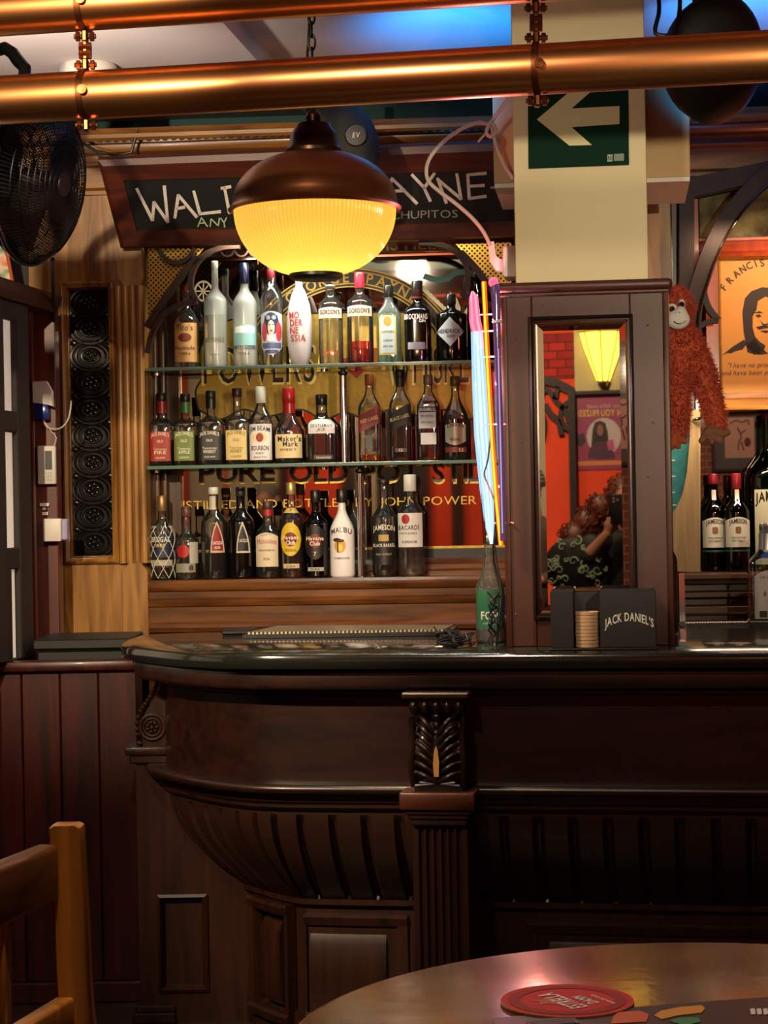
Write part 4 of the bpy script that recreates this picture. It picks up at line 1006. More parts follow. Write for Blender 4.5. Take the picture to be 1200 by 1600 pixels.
low(495, LBS, 768, 38, 'hav', DKB, 'dark rum bottle with black label and red roundel', liquid=None, cap=(768, 787, 16, P_(BC, .35)),
    labels=[('oval', 478, 512, 822, 876, P_('#14110f')), ('oval', 485, 505, 836, 858, P_('#7a2822'), .001), ('rect', 483, 508, 888, 894, P_('#a8a498'))], texts=[('Havana', 495, 846, 6, '#e8dcc8', 27), ('Club', 495, 854, 6, '#e8dcc8', 16), ('7', 495, 870, 6, '#e8c878', 4), ('CUBA', 495, 893, 4, BC, 14)])
low(536, LBS - 2, 765, 39, 'malibu', WHTB, 'white rum bottle with black cap and a palm sunset print', cap=(765, 786, 17, P_('#181010', .35)),
    labels=[('oval', 525, 543, 842, 864, P_('#d89a30')), ('oval', 531, 538, 850, 862, P_('#f0c860'), .001), ('oval', 523, 535, 841, 847, P_('#3a2a14'), .0013), ('oval', 530, 541, 843, 848, P_('#3a2a14'), .0013), ('rect', 529.5, 531.5, 845, 864, P_('#3a2a14'), .0015)], texts=[('MALIBU', 536, 836, 8, '#4a2c1c', 32, .5), ('CARIBBEAN RUM', 536, 874, 3, '#6a5a50', 24)])
low(602, LBS - 5, 750, 39, 'tall', CLR, 'whiskey bottle with black arched label and an open clear neck', liquid='deep', fill=879, cap=(748, 755, 18, P_('#241812', .4)),
    labels=[('arch', 584, 620, 817, 881, P_('#14120f')), ('rect', 594, 610, 834, 844, P_('#b89a64'), .001)], texts=[('JAMESON', 602, 829, 8, '#e8e0d0', 34, .35), ('BLACK BARREL', 602, 853, 5, '#e8e0d0', 34), ('IRISH WHISKEY', 602, 866, 3, '#a89a80', 24)])
low(643, LBS - 6, 740, 42, 'tall', CLR, 'clear rum bottle with white label and white capsule, rightmost on the ledge', liquid='water', fill=800, cap=(740, 766, 20, P_('#dcd8d4', .4)),
    labels=[('rect', 624, 662, 800, 853, P_('#dcd8d6')), ('oval', 630, 643, 802, 817, P_('#a8241e'), .001)], texts=[('BACARDÍ', 641, 826, 7, BC, 32), ('CARTA BLANCA', 640, 833, 3, BC, 28), ('SUPERIOR', 642, 847, 4, BC, 24)])

# ================================================================ RIGHT-HAND PART OF THE BACK BAR
SAL = wood('salmon_lit_wood', '#7a2f18', '#a84a26', 'z', .8, .35, .2, .1)  # salmon light of the niche put into the reddish wood colour
ow = fthing(B, 'oak_board', 'upright oak board right of the cream column', 'wall panel', bX(1028), .02, .9)
wobj('board', MB().box(bX(1000), bX(1049, 400), .0, .1, .9, cz0 - .004), M['oak'], ow, B)
wobj('edge_strip', MB().box(bX(1049, 400), bX(1061, 400), -.012, .1, bZ(1055, 638), cz0 - .004, .003), M['walnutz'], ow, B)
ga = fthing(B, 'gothic_arch', 'blackened wooden arch with pointed cusp framing the right-hand pictures', 'arch', bX(1120), -.05, bZ(1120, 640))
m = MB(); m.prism(P2([(1061, 283), (1230, 246), (1230, 268), (1166, 290), (1084, 308), (1084, 640), (1061, 640)], -.05), -.07, -.01)
wobj('frame', m, M['darkwood'], ga, B)
m = MB(); arcp = [(1080, 520), (1083, 480), (1094, 440), (1110, 395), (1130, 355), (1158, 315), (1190, 283), (1230, 255)]
m.arcband(sm2(P2(arcp, -.05)), .056, -.085, -.02)
wobj('arc_rib', m, M['darkwood'], ga, B)
wobj('arc_bead', MB().tube([(a, -.09, b) for a, b in sm2(P2([(x + 9, y + 8) for x, y in arcp], -.09))], .0045, 8), pmat('polished_black_wood', '#1a0e0a', .2, coat=.5), ga, B)
m = MB(); m.arcband(sm2(P2([(1099, 440), (1100, 462), (1108, 484), (1122, 501)], -.05)), [.02] * 99, -.07, -.03)
wobj('cusp', m, M['darkwood'], ga, B)
m = MB(); m.arcband(sm2(P2([(1122, 501), (1106, 503), (1092, 512), (1080, 524)], -.05)), .016, -.07, -.03); wobj('cusp', m, M['darkwood'], ga, B)

rb = fthing(B, 'wall_niche', 'wooden niche framing with lit rails behind the dark arch', 'wall panel', bX(1160), .1, bZ(1150, 640))
X9 = bX(1300, 500, .1)
wobj('left_post', MB().box(bX(1084, 500, .06), bX(1093, 500, .06), .04, .14, bZ(1150, 640), cz0), SAL, rb, B)
wobj('inner_post', MB().box(bX(1103, 500, .06), bX(1122, 500, .06), .05, .14, bZ(1150, 640), bZ(1150, 400)), SAL, rb, B)
za, zb_ = bZ(1150, 401, .05), bZ(1150, 371, .05)
wobj('lit_rail', MB().bar([(.14, za), (.05, za), (.045, za + .01), (.06, za + .02), (.07, zb_ - .012), (.055, zb_ - .008), (.055, zb_), (.14, zb_)], bX(1093, 400, .06), X9), SAL, rb, B)
za, zb_ = bZ(1150, 641, .0), bZ(1150, 613, .0)
wobj('lower_rail', MB().bar([(.14, za), (-.02, za), (-.025, za + .012), (-.005, za + .018), (-.01, za + .032), (.01, za + .04), (.02, zb_), (.14, zb_)], bX(1100, 620, .0), X9), M['oakx'], rb, B)
wobj('back_board', MB().box(bX(1061, 500, .15), X9, .145, .16, bZ(1150, 640), cz0 - .003), M['framewood'], rb, B)
pm = fthing(B, 'smoky_picture', 'smoky dark picture glass high inside the dark arch', 'picture', bX(1150), .12, bZ(1150, 371, .12))
m_, nt, p_, out_ = new_mat('smoky_lit_glass'); n_ = nt.nodes.new('ShaderNodeTexNoise'); n_.inputs['Scale'].default_value = 9; n_.inputs['Detail'].default_value = 8
r_ = nt.nodes.new('ShaderNodeValToRGB'); tc_ = nt.nodes.new('ShaderNodeTexCoord'); nt.links.new(tc_.outputs['Object'], n_.inputs['Vector']); nt.links.new(n_.outputs[0], r_.inputs[0]); nt.links.new(r_.outputs[0], p_.inputs['Base Color'])
r_.color_ramp.elements[0].color = c4('#2a1612'); r_.color_ramp.elements[0].position = .35; r_.color_ramp.elements[1].color = c4('#9a9a6c'); r_.color_ramp.elements[1].position = .72; p_.inputs['Roughness'].default_value = .15  # greenish light in the glass put into its mottled colour
wobj('glass', MB().box(bX(1093, 330, .12), X9, .118, .13, bZ(1150, 371, .12), cz0 - .01), m_, pm, B)

# portrait board with lettering
pb = fthing(B, 'portrait_sign', 'amber sign board with a black long-haired portrait and FRANCIS lettering', 'sign', bX(1180), .09, bZ(1180, 611, .09))
sx0, sz1 = bp(1125, 406, .09); sx1, sz0 = bp(1262, 611, .09)
brd2 = wobj('board', MB().box(sx0, sx1, .085, .1, sz0, sz1), pmat('amber_board', '#c98f3a', .55, var=.15, scale=5), pb, B)
wobj('gilt_frame', MB().moulded(sx0 - .012, sx1 + .012, sz0 - .016, sz1 + .01, [(0, .1), (0, .07), (.006, .066), (.012, .08), (.012, .1)]), M['gold'], pb, B)
def on_sign(px, py, l=0): x, z = bp(px, py, .084); return (x, .0842 - l, z)
def spoly(nm, pts, mat, l=0): wobj(nm, MB().prism([(on_sign(a, b)[0], on_sign(a, b)[2]) for a, b in pts], .0836 - l, .0848 - l), mat, brd2, B)
INK = paint('#1d120c', .6)
spoly('portrait_hair', [(1160, 488), (1164, 466), (1174, 455), (1190, 449), (1210, 450), (1228, 462), (1236, 490), (1236, 530), (1226, 545), (1222, 500), (1214, 470), (1196, 463), (1184, 470), (1182, 484), (1176, 494), (1176, 512), (1180, 526), (1187, 534), (1196, 540), (1192, 552), (1178, 554), (1166, 540), (1162, 518)], INK)
spoly('portrait_coat', [(1128, 555), (1146, 541), (1162, 531), (1168, 536), (1160, 546), (1150, 548), (1142, 552), (1136, 551)], INK)
spoly('portrait_coat', [(1166, 540), (1178, 530), (1186, 541), (1200, 552), (1188, 554), (1175, 552), (1168, 550)], INK)
spoly('portrait_coat', [(1200, 552), (1212, 546), (1240, 548), (1255, 556), (1230, 556)], INK)
spoly('portrait_brow', [(1177, 489), (1187, 486), (1192, 489), (1186, 489)], INK); spoly('portrait_brow', [(1200, 489), (1206, 486), (1215, 489), (1206, 489)], INK)
spoly('portrait_eye', [(1180, 493), (1186, 491), (1190, 494), (1185, 496)], INK); spoly('portrait_eye', [(1201, 494), (1206, 491), (1212, 493), (1206, 496)], INK)
spoly('portrait_nose', [(1188, 501), (1193, 506), (1198, 506), (1202, 503), (1199, 508), (1192, 508)], INK)
spoly('portrait_mouth', [(1181, 511), (1194, 508), (1207, 511), (1212, 517), (1198, 512), (1186, 515)], INK); spoly('portrait_mouth', [(1188, 517), (1197, 516), (1204, 518), (1196, 520)], INK)
for i, ch in enumerate('FRANCIS'):
    u = i / 6; px_ = 1135 + 57 * u; pyb = 452 - 36 * (1 - (1 - u) ** 2); ro = -.95 + .72 * u
    gv, gf, gw = GL[1][ch]; kk = 11 / _CAP[1]; o = []
    for x, z in gv:
        lx, lz = (x - gw / 2) * kk * .9, z * kk; o.append(on_sign(px_ + lx * math.cos(ro) + lz * math.sin(ro), pyb + lx * math.sin(ro) - lz * math.cos(ro), .001))
    wobj('lettering', MB().add(o, gf), INK, brd2, B)
for s_, b_ in (('"I have no prouder boast than', 573), ('and have been privileged to', 585)):
    vs, fs = text2d(s_, 7, 130 if b_ == 573 else 124, 0, 0, .22); wobj('lettering', MB().add([on_sign((1202 if b_ == 573 else 1189) + x, b_ - z - .018 * x, .001) for x, z in vs], fs), paint('#5a3812', .6), brd2, B)

# lower niche: ledge, mirror, bottles
zR = bZ(1140, 894, -.02)
rl = fthing(B, 'bottle_ledge', 'dark moulded wooden ledge carrying the green whiskey bottles', 'back bar', bX(1150), .05, 0)
a0, a1 = bX(1070, 940, -.02), bX(1320, 940, -.02)
prof = [(.2, .9), (-.0, .9)]
for py, o in ((986, 0), (980, -.012), (974, -.014), (968, -.002), (962, -.002), (956, -.012), (948, -.012), (944, 0), (936, 0), (932, -.014), (926, -.014), (922, 0), (914, 0), (910, -.012), (903, -.018), (897, -.014)): prof.append((o - .02, bZ(1140, py, -.02)))
prof += [(-.025, zR), (.2, zR)]
wobj('moulded_front', MB().bar(prof, a0, a1), wood('dark_walnut', '#22120a', '#4a2a18', 'x', .8, .35, .15, .15), rl, B)
wobj('steel_end', MB().box(a0 - .018, a0, -.03, .2, .9, zR), M['chrome'], rl, B)
wobj('base', MB().box(a0, a1, .0, .2, 0, .9), M['darkwood'], rl, B)
rm = fthing(B, 'niche_mirror', 'clear mirror in the niche behind the green whiskey bottles', 'mirror', bX(1150), .19, zR)
wobj('glass', MB().box(bX(1080, 760, .2), a1, .19, .196, zR, bZ(1150, 640, .1)), M['mirror'], rm, B)
# wooden stand with a scooped edge around a teal panel
ws = fthing(B, 'wooden_stand', 'weathered wooden stand with a scooped edge around a teal panel', 'stand', bX(1075), .03, zR)
wobj('stand_board', MB().prism(P2([(1046, 893), (1094, 893), (1094, 640), (1078, 640), (1077, 690), (1073, 738), (1066, 772), (1056, 795), (1046, 806)], -.012), -.022, -.003), wood('weathered_wood', '#6a5438', '#a08658', 'z', .8, .6, 0, .3), ws, B)
wobj('teal_panel', MB().prism(P2([(1030, 850), (1060, 800), (1078, 740), (1080, 640), (1030, 640)], -.002), -.0025, -.0006), pmat('teal_fabric', '#1d6a6c', .8, var=.6, scale=45), ws, B)
for k, (a, b) in enumerate(((1049, 720), (1050, 745), (1049, 770), (1051, 790))):
    x, z = bp(a, b, -.003); wobj('chalk_mark', MB().box(x - .006, x + .012, -.0034, -.0026, z, z + .003), CH, ws, B)
tp = fthing(B, 'bar_tap', 'small silver tap knob on the weathered stand', 'tap', bX(1090), .0, bZ(1090, 660))
x, z = bp(1085, 657, -.03); wobj('spout', MB().tube([(x, -.022, z), (x + .01, -.04, z + .004), (x + .03, -.05, z + .006)], .007, 10), M['chrome'], tp, B)
wobj('knob', MB().ell((x + .036, -.054, z + .01), .013, .013, .016, 14, 10), M['chrome'], tp, B)

GJ = 'green whiskey bottles on the right ledge'
def jameson(cx, by, ty, w_, y, z, lab, cap_h, yy):
    k = w_ / 41
    return bottle(B, y, z, cx, by, ty, w_, 'big', GRNG if k > 1.5 else DKGRN, lab, GJ, cap=(ty, ty + cap_h, 15 * k, P_('#7c1624', .35)), foil=None,
        labels=[('arch', cx - 19 * k, cx + 19 * k, yy, yy + 48 * k, P_('#d8d8c8')), ('shield', cx - 4.5 * k, cx + 4.5 * k, yy + 15 * k, yy + 27 * k, P_('#8a5a3c'), .001), ('rect', cx - 3.5 * k, cx + 3.5 * k, yy - 44 * k, yy - 28 * k, P_('#c8c4b4')), ('rect', cx - 19.5 * k, cx + 19.5 * k, yy + 52 * k, yy + 55 * k, P_('#2c5a38'))],
        texts=[('JAMESON', cx, yy + 12 * k, 7 * k, BC, 28 * k, .35), ('TRIPLE DISTILLED', cx, yy + 34 * k, 2.6 * k, '#5a4a3a', 24 * k), ('IRISH WHISKEY', cx, yy + 39 * k, 2.6 * k, '#5a4a3a', 20 * k)], liquid=None)
jameson(1117, 894, 742, 40, .085, zR + .0005, 'green whiskey bottle with maroon cap, left of the pair on the right ledge', 16, 810)
jameson(1153, 894, 741, 40, .035, zR + .0005, 'green whiskey bottle with maroon cap, right of the pair beside the giant one', 24, 809)
bottle(B, .1, zR + .0005, 1208, 890, 650, 84, 'big', GRNG, 'giant green whiskey bottle at the right end of the ledge', GJ, cap=(644, 664, 26, P_('#5c1020', .35)), labels=[('rect', 1178, 1238, 764, 880, P_('#c8c8a8'))],
    texts=[('JAMESON', 1208, 785, 15, BC, 58, .3)])
zM = at(1150, 986, 5.75).z
bc = thing('back_counter', 'dark back counter below the right ledge', 'counter', (1.15, 5.95, 0))
wobj('counter_body', MB().box(bX(1062, 990, -.35), bX(1320, 990, -.35), -.555, -.035, 0, zM - .03), pmat('dull_steel', '#6e6558', .35, metal=.7), bc, B)
bottle(B, -.78, 1.066, 1041, 987, 800, 38, 'tall', CLR, 'bottle of dark red liquor half hidden behind the mirrored box', None, liquid='deep', fill=893, cap=(800, 812, 14, blk))
dm = fthing(B, 'drip_mat', 'black ribbed rubber drip mat under the clear bottle at right', 'bar mat', bX(1150), -.4, zM - .03)
m = MB(); m.box(bX(1072, 990, -.5), bX(1315, 990, -.5), -.55, -.06, zM - .03, zM - .012, .006)
for k in range(58): x = bX(1076, 990, -.5) + k * .0085; m.box(x, x + .004, -.548, -.07, zM - .012, zM - .004)
wobj('mat', m, M['blackplastic'], dm, B)
bottle(B, -.4, zM - .0035, 1201, 984, 822, 62, 'flat', thin_glass('faint_green_glass', (.86, .93, .88), .02, .05), 'clear square-shouldered bottle with white back label and barcode, on the drip mat', None, liquid='water', fill=950, cap=(820, 836, 24, P_('#c8c8c8', .2, .6)), foil=(836, 862, 26, P_('#a8a8ac', .3, .7)),
    labels=[('arch', 1177, 1226, 893, 968, P_('#c8c6c0')), ('rect', 1184, 1196, 956, 966, P_('#2a2a2a'), .001)], texts=[('0', 1193, 933, 7, BC, 4), ('DRY GIN', 1200, 906, 4, '#5a5a5a', 30, 0, 0)])

# ================================================================ BRASS RAILS, LAMP, FANS, SPEAKERS
def rail(dz, lab, Yl=4.0, Yr=3.73):
    a = at(0, 160, Yl); b = at(1200, 84, Yr); d = (b - a); z = (a.z + b.z) / 2 + dz; r = .0485
    p0 = a - d * .25; p1 = a + d * 1.3; p0.z = z; p1.z = z
    t = tag(wobj('brass_rail', MB().tube([p0, p1], r, 40), M['brass']), lab, 'pipe', 'polished brass rails')
    return a, b, z, r
ra, rb_, rz, rr_ = rail(0, 'lower polished brass rail crossing in front of the bar')
rail(.178, 'upper polished brass rail hanging just above the other')
def clamp(px, lab):
    t_ = px / 1200; c = ra.lerp(rb_, t_); c.z = rz; ax = (rb_ - ra); ax.z = 0; ax.normalize(); sd = Vector((-ax.y, ax.x, 0))
    th = thing('rail_clamp', lab, 'clamp', (c.x, c.y, rz), 0, 'copper rail clamps')
    for k in range(2):
        z = rz + .178 * k
        band = MB(); rs = []
        for dx in (-.006, .006):
            rs.append([c + ax * dx + (sd * math.cos(2 * PI * j / 36) + Vector((0, 0, 1)) * math.sin(2 * PI * j / 36)) * (rr_ + .004) + Vector((0, 0, z - rz)) for j in range(36)])
        rin = [[c + (p - c - Vector((0, 0, z - rz)) - ax * dx) * (rr_ + .0003) / (rr_ + .004) + ax * dx + Vector((0, 0, z - rz)) for p in ring] for ring, dx in zip(rs, (-.006, .006))]
        band.rings([rin[0], rs[0], rs[1], rin[1], rin[0]], True, False)
        b = wobj('band', band, M['copper'], th)
        for sgn in (-1, 1):
            q = c + Vector((0, 0, z - rz + sgn * (rr_ + .012)))
            wobj('ear', MB().box(q.x - .006, q.x + .006, q.y - .012, q.y + .012, q.z - .012, q.z + .012, .003), M['copper'], b)
            m = MB().lathe([(.005, -.022), (.005, .022)], 10, (0, 0, 0), True, 'x'); m.lathe([(.01, -.018), (.01, -.01)], 6, (0, 0, 0), True, 'x').lathe([(.01, .01), (.01, .018)], 6, (0, 0, 0), True, 'x')
            wobj('bolt', xf(m, Matrix.Translation(q)), M['copper'], b)
        q = c - sd * (rr_ + .004) + Vector((0, 0, z - rz)); q2 = -sd
        m = MB().lathe([(.0095, 0), (.0095, .004), (.006, .008)], 10, (0, 0, 0), True, 'y'); m.lathe([(.0001, -.001), (.0095, 0)], 10, (0, 0, 0), True, 'y')
        wobj('rivet', xf(m, Matrix.Translation(c + Vector((0, -rr_ - .012, z - rz)))), M['copper'], b)
    z0 = rz + rr_ + .012; z1 = rz + .178 - rr_ - .012
    wobj('link_strap', MB().box(c.x - .0025, c.x + .0025, c.y - .008, c.y + .008, z0, z1), M['copper'], th)
    m = MB()
    for zz in (z0 * .62 + z1 * .38, z0 * .38 + z1 * .62): xf_ = MB().lathe([(.011, -.012), (.011, .012)], 6, (c.x, c.y, zz), True, 'x'); m.add(xf_.v, xf_.f)
    wobj('strap_nut', m, M['copper'], th)
    z1 = rz + .178 + rr_ + .02
    wobj('hanger_rod', MB().lathe([(.005, z1), (.005, 2.80)], 10, (c.x, c.y, 0)), M['copper'], th)
clamp(143, 'copper clamp joining the two brass rails at the left')
clamp(856, 'copper clamp joining the two brass rails in front of the cream column')

# pendant lamp
YL = 4.75
lc = at(492, 327, YL); kL = F / YL
def lz(py): return at(492, py, YL).z
lamp = thing('pendant_lamp', 'large copper dome pendant lamp with glowing ribbed glass bowl', 'lamp', (lc.x, lc.y, lz(432)))
COP = pmat('aged_copper', '#8a5434', .34, metal=.9, var=.35, scale=14, bump=.1)
def rp(h): return h / kL
dome = [(rp(133), lc.z - .004), (rp(136), lc.z), (rp(133), lc.z + .004), (rp(129), lc.z + .012)]
zt1 = lz(237)
for k in range(1, 13):
    a = PI / 2 * k / 12 * .93; dome.append((rp(129) * math.cos(a) ** .9 if k < 12 else rp(40), lc.z + .012 + (zt1 - lc.z - .012) * math.sin(a) / math.sin(PI / 2 * .93)))
inner = [(max(.001, r - .003), z - .002) for r, z in dome[::-1]]
wobj('dome_shade', MB().lathe([(dome[0][0], dome[0][1])] + dome[1:] , 64, (lc.x, lc.y, 0), False).lathe(inner, 64, (lc.x, lc.y, 0), False), COP, lamp)
neck = [(rp(44), zt1 - .004), (rp(44), zt1 + .004), (rp(39), lz(228)), (rp(37), lz(212)), (rp(35), lz(208)), (rp(28), lz(198)), (rp(26), lz(194)), (rp(12), lz(190)), (rp(12), lz(182)), (.0005, lz(181))]
wobj('neck_cap', MB().lathe(neck, 40, (lc.x, lc.y, 0)), pmat('dark_bronze', '#3a2618', .35, metal=.8, var=.2, scale=20), lamp)
wobj('hook_ball', MB().ell((lc.x, lc.y, lz(182)), .018, .018, .016, 14, 10), M['copper'], lamp)
def bowl():
    m = MB(); n = 120; sub = 4; rs = []
    zb0, zb1 = lz(327) - .002, lz(428)
    for i in range(25):
        t = i / 24; r = rp(124) * (math.cos(t * PI / 2 * .83)) ** .85; z = zb0 + (zb1 - zb0) * math.sin(t * PI / 2 * .83) / math.sin(PI / 2 * .83)
        r = max(r, rp(40)); ring = []
        for j in range(n * sub):
            a = 2 * PI * j / (n * sub); g = .0045 * abs(math.sin(PI * j / sub)) * (r / rp(124)); ring.append((lc.x + (r + g) * math.cos(a), lc.y + (r + g) * math.sin(a), z))
        rs.append(ring)
    return m.rings(rs, True, False)
mb_, nt, p_, o_ = new_mat('glowing_ribbed_glass'); nt.nodes.remove(p_)
tl = nt.nodes.new('ShaderNodeBsdfTranslucent'); tl.inputs[0].default_value = (1, .74, .2, 1)
em = nt.nodes.new('ShaderNodeEmission'); em.inputs[0].default_value = (1, .62, .1, 1); em.inputs[1].default_value = .10
gl = nt.nodes.new('ShaderNodeBsdfGlossy'); gl.inputs['Roughness'].default_value = .12; gl.inputs[0].default_value = (1, .9, .7, 1)
a1_ = nt.nodes.new('ShaderNodeAddShader'); mx_ = nt.nodes.new('ShaderNodeMixShader'); mx_.inputs[0].default_value = .08
nt.links.new(tl.outputs[0], a1_.inputs[0]); nt.links.new(em.outputs[0], a1_.inputs[1]); nt.links.new(a1_.outputs[0], mx_.inputs[1]); nt.links.new(gl.outputs[0], mx_.inputs[2]); nt.links.new(mx_.outputs[0], o_.inputs[0])
wobj('glass_bowl', bowl(), mb_, lamp, None, 60)
wobj('bowl_ring', MB().lathe([(rp(38), lz(427)), (rp(42), lz(428)), (rp(42), lz(433)), (rp(36), lz(437)), (rp(20), lz(439)), (.0005, lz(439))], 32, (lc.x, lc.y, 0)), M['blackmetal'], lamp)
m = MB(); z = lz(180); k = 0
while z < 2.80:
    m.tube([(lc.x + (.008 * math.cos(a) if k % 2 else 0), lc.y + (0 if k % 2 else .008 * math.cos(a)), z + .019 + .019 * math.sin(a)) for a in [2 * PI * j / 14 for j in range(14)]], .0028, 6, True); z += .031; k += 1
wobj('chain', m, M['blackmetal'], lamp)
wobj('flex', MB().tube(smooth_path([(lc.x + .004, lc.y, lz(182)), (lc.x - .012, lc.y + .01, lz(100)), (lc.x - .006, lc.y + .01, lz(40)), (lc.x, lc.y, 2.80)], .03), .0035, 8), M['blackplastic'], lamp)
wobj('ceiling_rose', MB().lathe([(.05, 2.85), (.05, 2.83), (.02, 2.80), (.0005, 2.80)], 24, (lc.x, lc.y, 0)), M['blackmetal'], lamp)
light('pendant_bulb', 'POINT', (lc.x, lc.y, lc.z - .045), 1.5, (1.0, .74, .36), shadow_soft_size=.035)

light('pendant_glow', 'SPOT', (lc.x, lc.y, lz(445)), 60, (1.0, .80, .48), (lc.x, lc.y + .6, .8), spot_size=math.radians(140), spot_blend=.8, shadow_soft_size=.08)

# smoke detector on the ceiling
sd0 = at(137, 100, 5.9)
smk = thing('smoke_detector', 'white round smoke detector on the ceiling above the left clamp', 'smoke detector', (sd0.x, 6.0, 2.785 - .09))
q = Vector((at(137, 90, 6.0).x, 6.0, 0))
wobj('base', MB().lathe([(.085, 2.785), (.088, 2.78), (.088, 2.735), (.08, 2.72)], 36, q), M['white'], smk)
wobj('sensor', MB().lathe([(.07, 2.722), (.07, 2.70), (.055, 2.685), (.0005, 2.683)], 36, q), M['white'], smk)

# ventilator fan, top left
YF = 4.95
fan = thing('wall_fan', 'black caged ventilator fan hanging at the top left', 'fan', tuple(at(60, 415, YF)))
fc = at(58, 283, YF); az = math.radians(72)
Rf = Matrix.Translation(fc) @ Matrix.Rotation(az, 4, 'Z') @ Matrix.Rotation(math.radians(90 + 10), 4, 'X')   # local z = facing direction
CAGE = pmat('black_wire', '#141416', .35, metal=.5)
def ringp(r, z, n=40): return [(r * math.cos(2 * PI * j / n), r * math.sin(2 * PI * j / n), z) for j in range(n)]
fr0 = .205
def grill(sgn, depth):
    m = MB()
    for j in range(120):
        a = 2 * PI * j / 120; pts = []
        for i in range(8):
            t = i / 7; r = .03 + (fr0 - .03) * t; z = sgn * depth * math.sqrt(max(0, 1 - (r / fr0) ** 2.6)); pts.append((r * math.cos(a + .25 * (1 - t)), r * math.sin(a + .25 * (1 - t)), z))
        m.tube(pts, .0015, 4)
    for r in (.05, .07, .09, .11, .13, .15, .17, .19): m.tube(ringp(r, sgn * depth * math.sqrt(1 - (r / fr0) ** 2.6)), .0014, 5, True)
    return xf(m, Rf)
wobj('front_grill', grill(1, .075), CAGE, fan); wobj('rear_grill', grill(-1, .085), CAGE, fan)
wobj('rim', xf(MB().tube(ringp(fr0 + .003, 0, 48), .006, 8, True), Rf), CAGE, fan)
wobj('badge', xf(MB().lathe([(.0005, .08), (.03, .078), (.034, .07), (.03, .066)], 24), Rf), M['blackplastic'], fan)
for j in range(3):
    a = 2 * PI * j / 3; pts = []
    m = MB(); rows = []
    for i in range(9):
        r = .03 + .15 * i / 8; wv = .055 + .05 * i / 8; row = []
        for u in range(7):
            s_ = (u / 6 - .5) * wv / r * 1.25; row.append((r * math.cos(a + s_), r * math.sin(a + s_), .05 * (u / 6 - .5) * 1.1))
        rows.append(row)
    m.rings(rows, False, False); m2 = MB().add([(x, y, z + .002) for x, y, z in m.v], m.f); m.add(m2.v, m2.f)
    wobj('blade', xf(m, Rf), pmat('dark_fan_blade', '#16140f', .5), fan)
wobj('hub', xf(MB().lathe([(.0005, .035), (.03, .03), (.034, -.03), (.0005, -.032)], 24), Rf), M['blackplastic'], fan)
wobj('motor', xf(MB().lathe([(.02, -.08), (.062, -.085), (.068, -.12), (.06, -.19), (.02, -.21), (.0005, -.211)], 28), Rf), M['blackplastic'], fan)
pm_ = Rf @ Vector((0, 0, -.15))
wobj('bracket', MB().tube(smooth_path([pm_, pm_ + Vector((-.02, .02, .12)), at(38, 125, YF), at(28, 95, YF + .02), at(8, 75, YF + .05), at(-30, 78, YF + .1), Vector((at(-30, 78, YF).x, YF + .12, 2.78))], .03), .016, 10), M['blackmetal'], fan)
cb_ = solo('fan_cable', MB().tube(px_path([(82, 405, 5.35), (84, 480, 6.2), (84, 600, 6.32), (83, 700, 6.32), (86, 1000, 6.32)], 6.2, .03), .006, 8), M['blackplastic'], 'black cable dropping from the fan down the oak panel edge', 'cable')
solo('picture_light_cable', MB().tube([tuple(B.w(*p)) for p in [(x, -.125 - .0, z) for x, z in [B.at(*q, -.125) for q in ((118, 205), (126, 222), (150, 236), (180, 243), (205, 238), (212, 215), (213, 204))]]], .005, 8), M['blackplastic'], 'thin black cable looping over the cornice beside the fan', 'cable')

# loudspeakers
def speaker(px, py, Y, rx, rz_, lab, azd, tilt, logo):
    c = at(px, py, Y); T = Matrix.Translation(c) @ Matrix.Rotation(math.radians(azd), 4, 'Z') @ Matrix.Rotation(math.radians(tilt), 4, 'X')
    t = thing('loudspeaker', lab, 'loudspeaker', (c.x, c.y, c.z - rz_), 0, 'black egg-shaped loudspeakers')
    rs = []
    for i in range(15):
        f = i / 14; s_ = math.sin(PI * min(1, (.5 + .5 * f))) if f > 0 else 1
        s_ = math.sqrt(max(0, 1 - f * f)) if f < 1 else .02
        rs.append([(rx * s_ * math.cos(2 * PI * j / 36), -.02 + .17 * f, rz_ * s_ * math.sin(2 * PI * j / 36)) for j in range(36)])
    wobj('shell', xf(MB().rings(rs), T), M['blackplastic'], t)
    rs = [[(rx * a * math.cos(2 * PI * j / 36), -.02 - b, rz_ * a * math.sin(2 * PI * j / 36)) for j in range(36)] for a, b in ((1.0, 0), (1.03, .006), (1.0, .018), (.9, .036), (.6, .052), (.02, .058))]
    gr = wobj('grille', xf(MB().rings(rs), T), pmat('speaker_grille', '#121214', .6, bump=.4, scale=400), t)
    wobj('waist_seam', xf(MB().tube([(rx * 1.02 * math.cos(a), -.03 - .03 * abs(math.sin(a)), -.2 * rz_ + .02 * math.cos(2 * a)) for a in [PI * j / 16 + PI for j in range(17)]], .003, 6), T), M['black'], gr)
    if logo:
        lp = at(logo[0], logo[1], Y - .085); kk = F / lp.y
        wobj('logo_disc', MB().lathe([(.0005, -.001), (.03, 0), (.034, .004)], 24, lp, True, 'y'), M['blackplastic'], gr)
        wobj('lettering', flat_text('EV', 8 / kk, 11 / kk, 1, shear=.2, c=(lp.x, lp.y - .002, lp.z - 4 / kk)), P_('#c8c8c8'), gr)
    b = wobj('bracket', MB().tube(smooth_path([c + Vector((0, .1, .0)), c + Vector((.0, .2, .08)), c + Vector((0, .22, .2)), Vector((c.x, c.y + .22, 2.79 if px < 600 else 2.85))], .03), .014, 10), M['blackmetal'], t)
    return c
s1 = speaker(1112, 92, 5.3, .135, .168, 'black egg-shaped loudspeaker right of the cream column', 20, 14, None)
s2 = speaker(533, 238, 5.9, .115, .145, 'black egg-shaped loudspeaker with a small logo behind the pendant lamp', -8, 0, (556, 211))
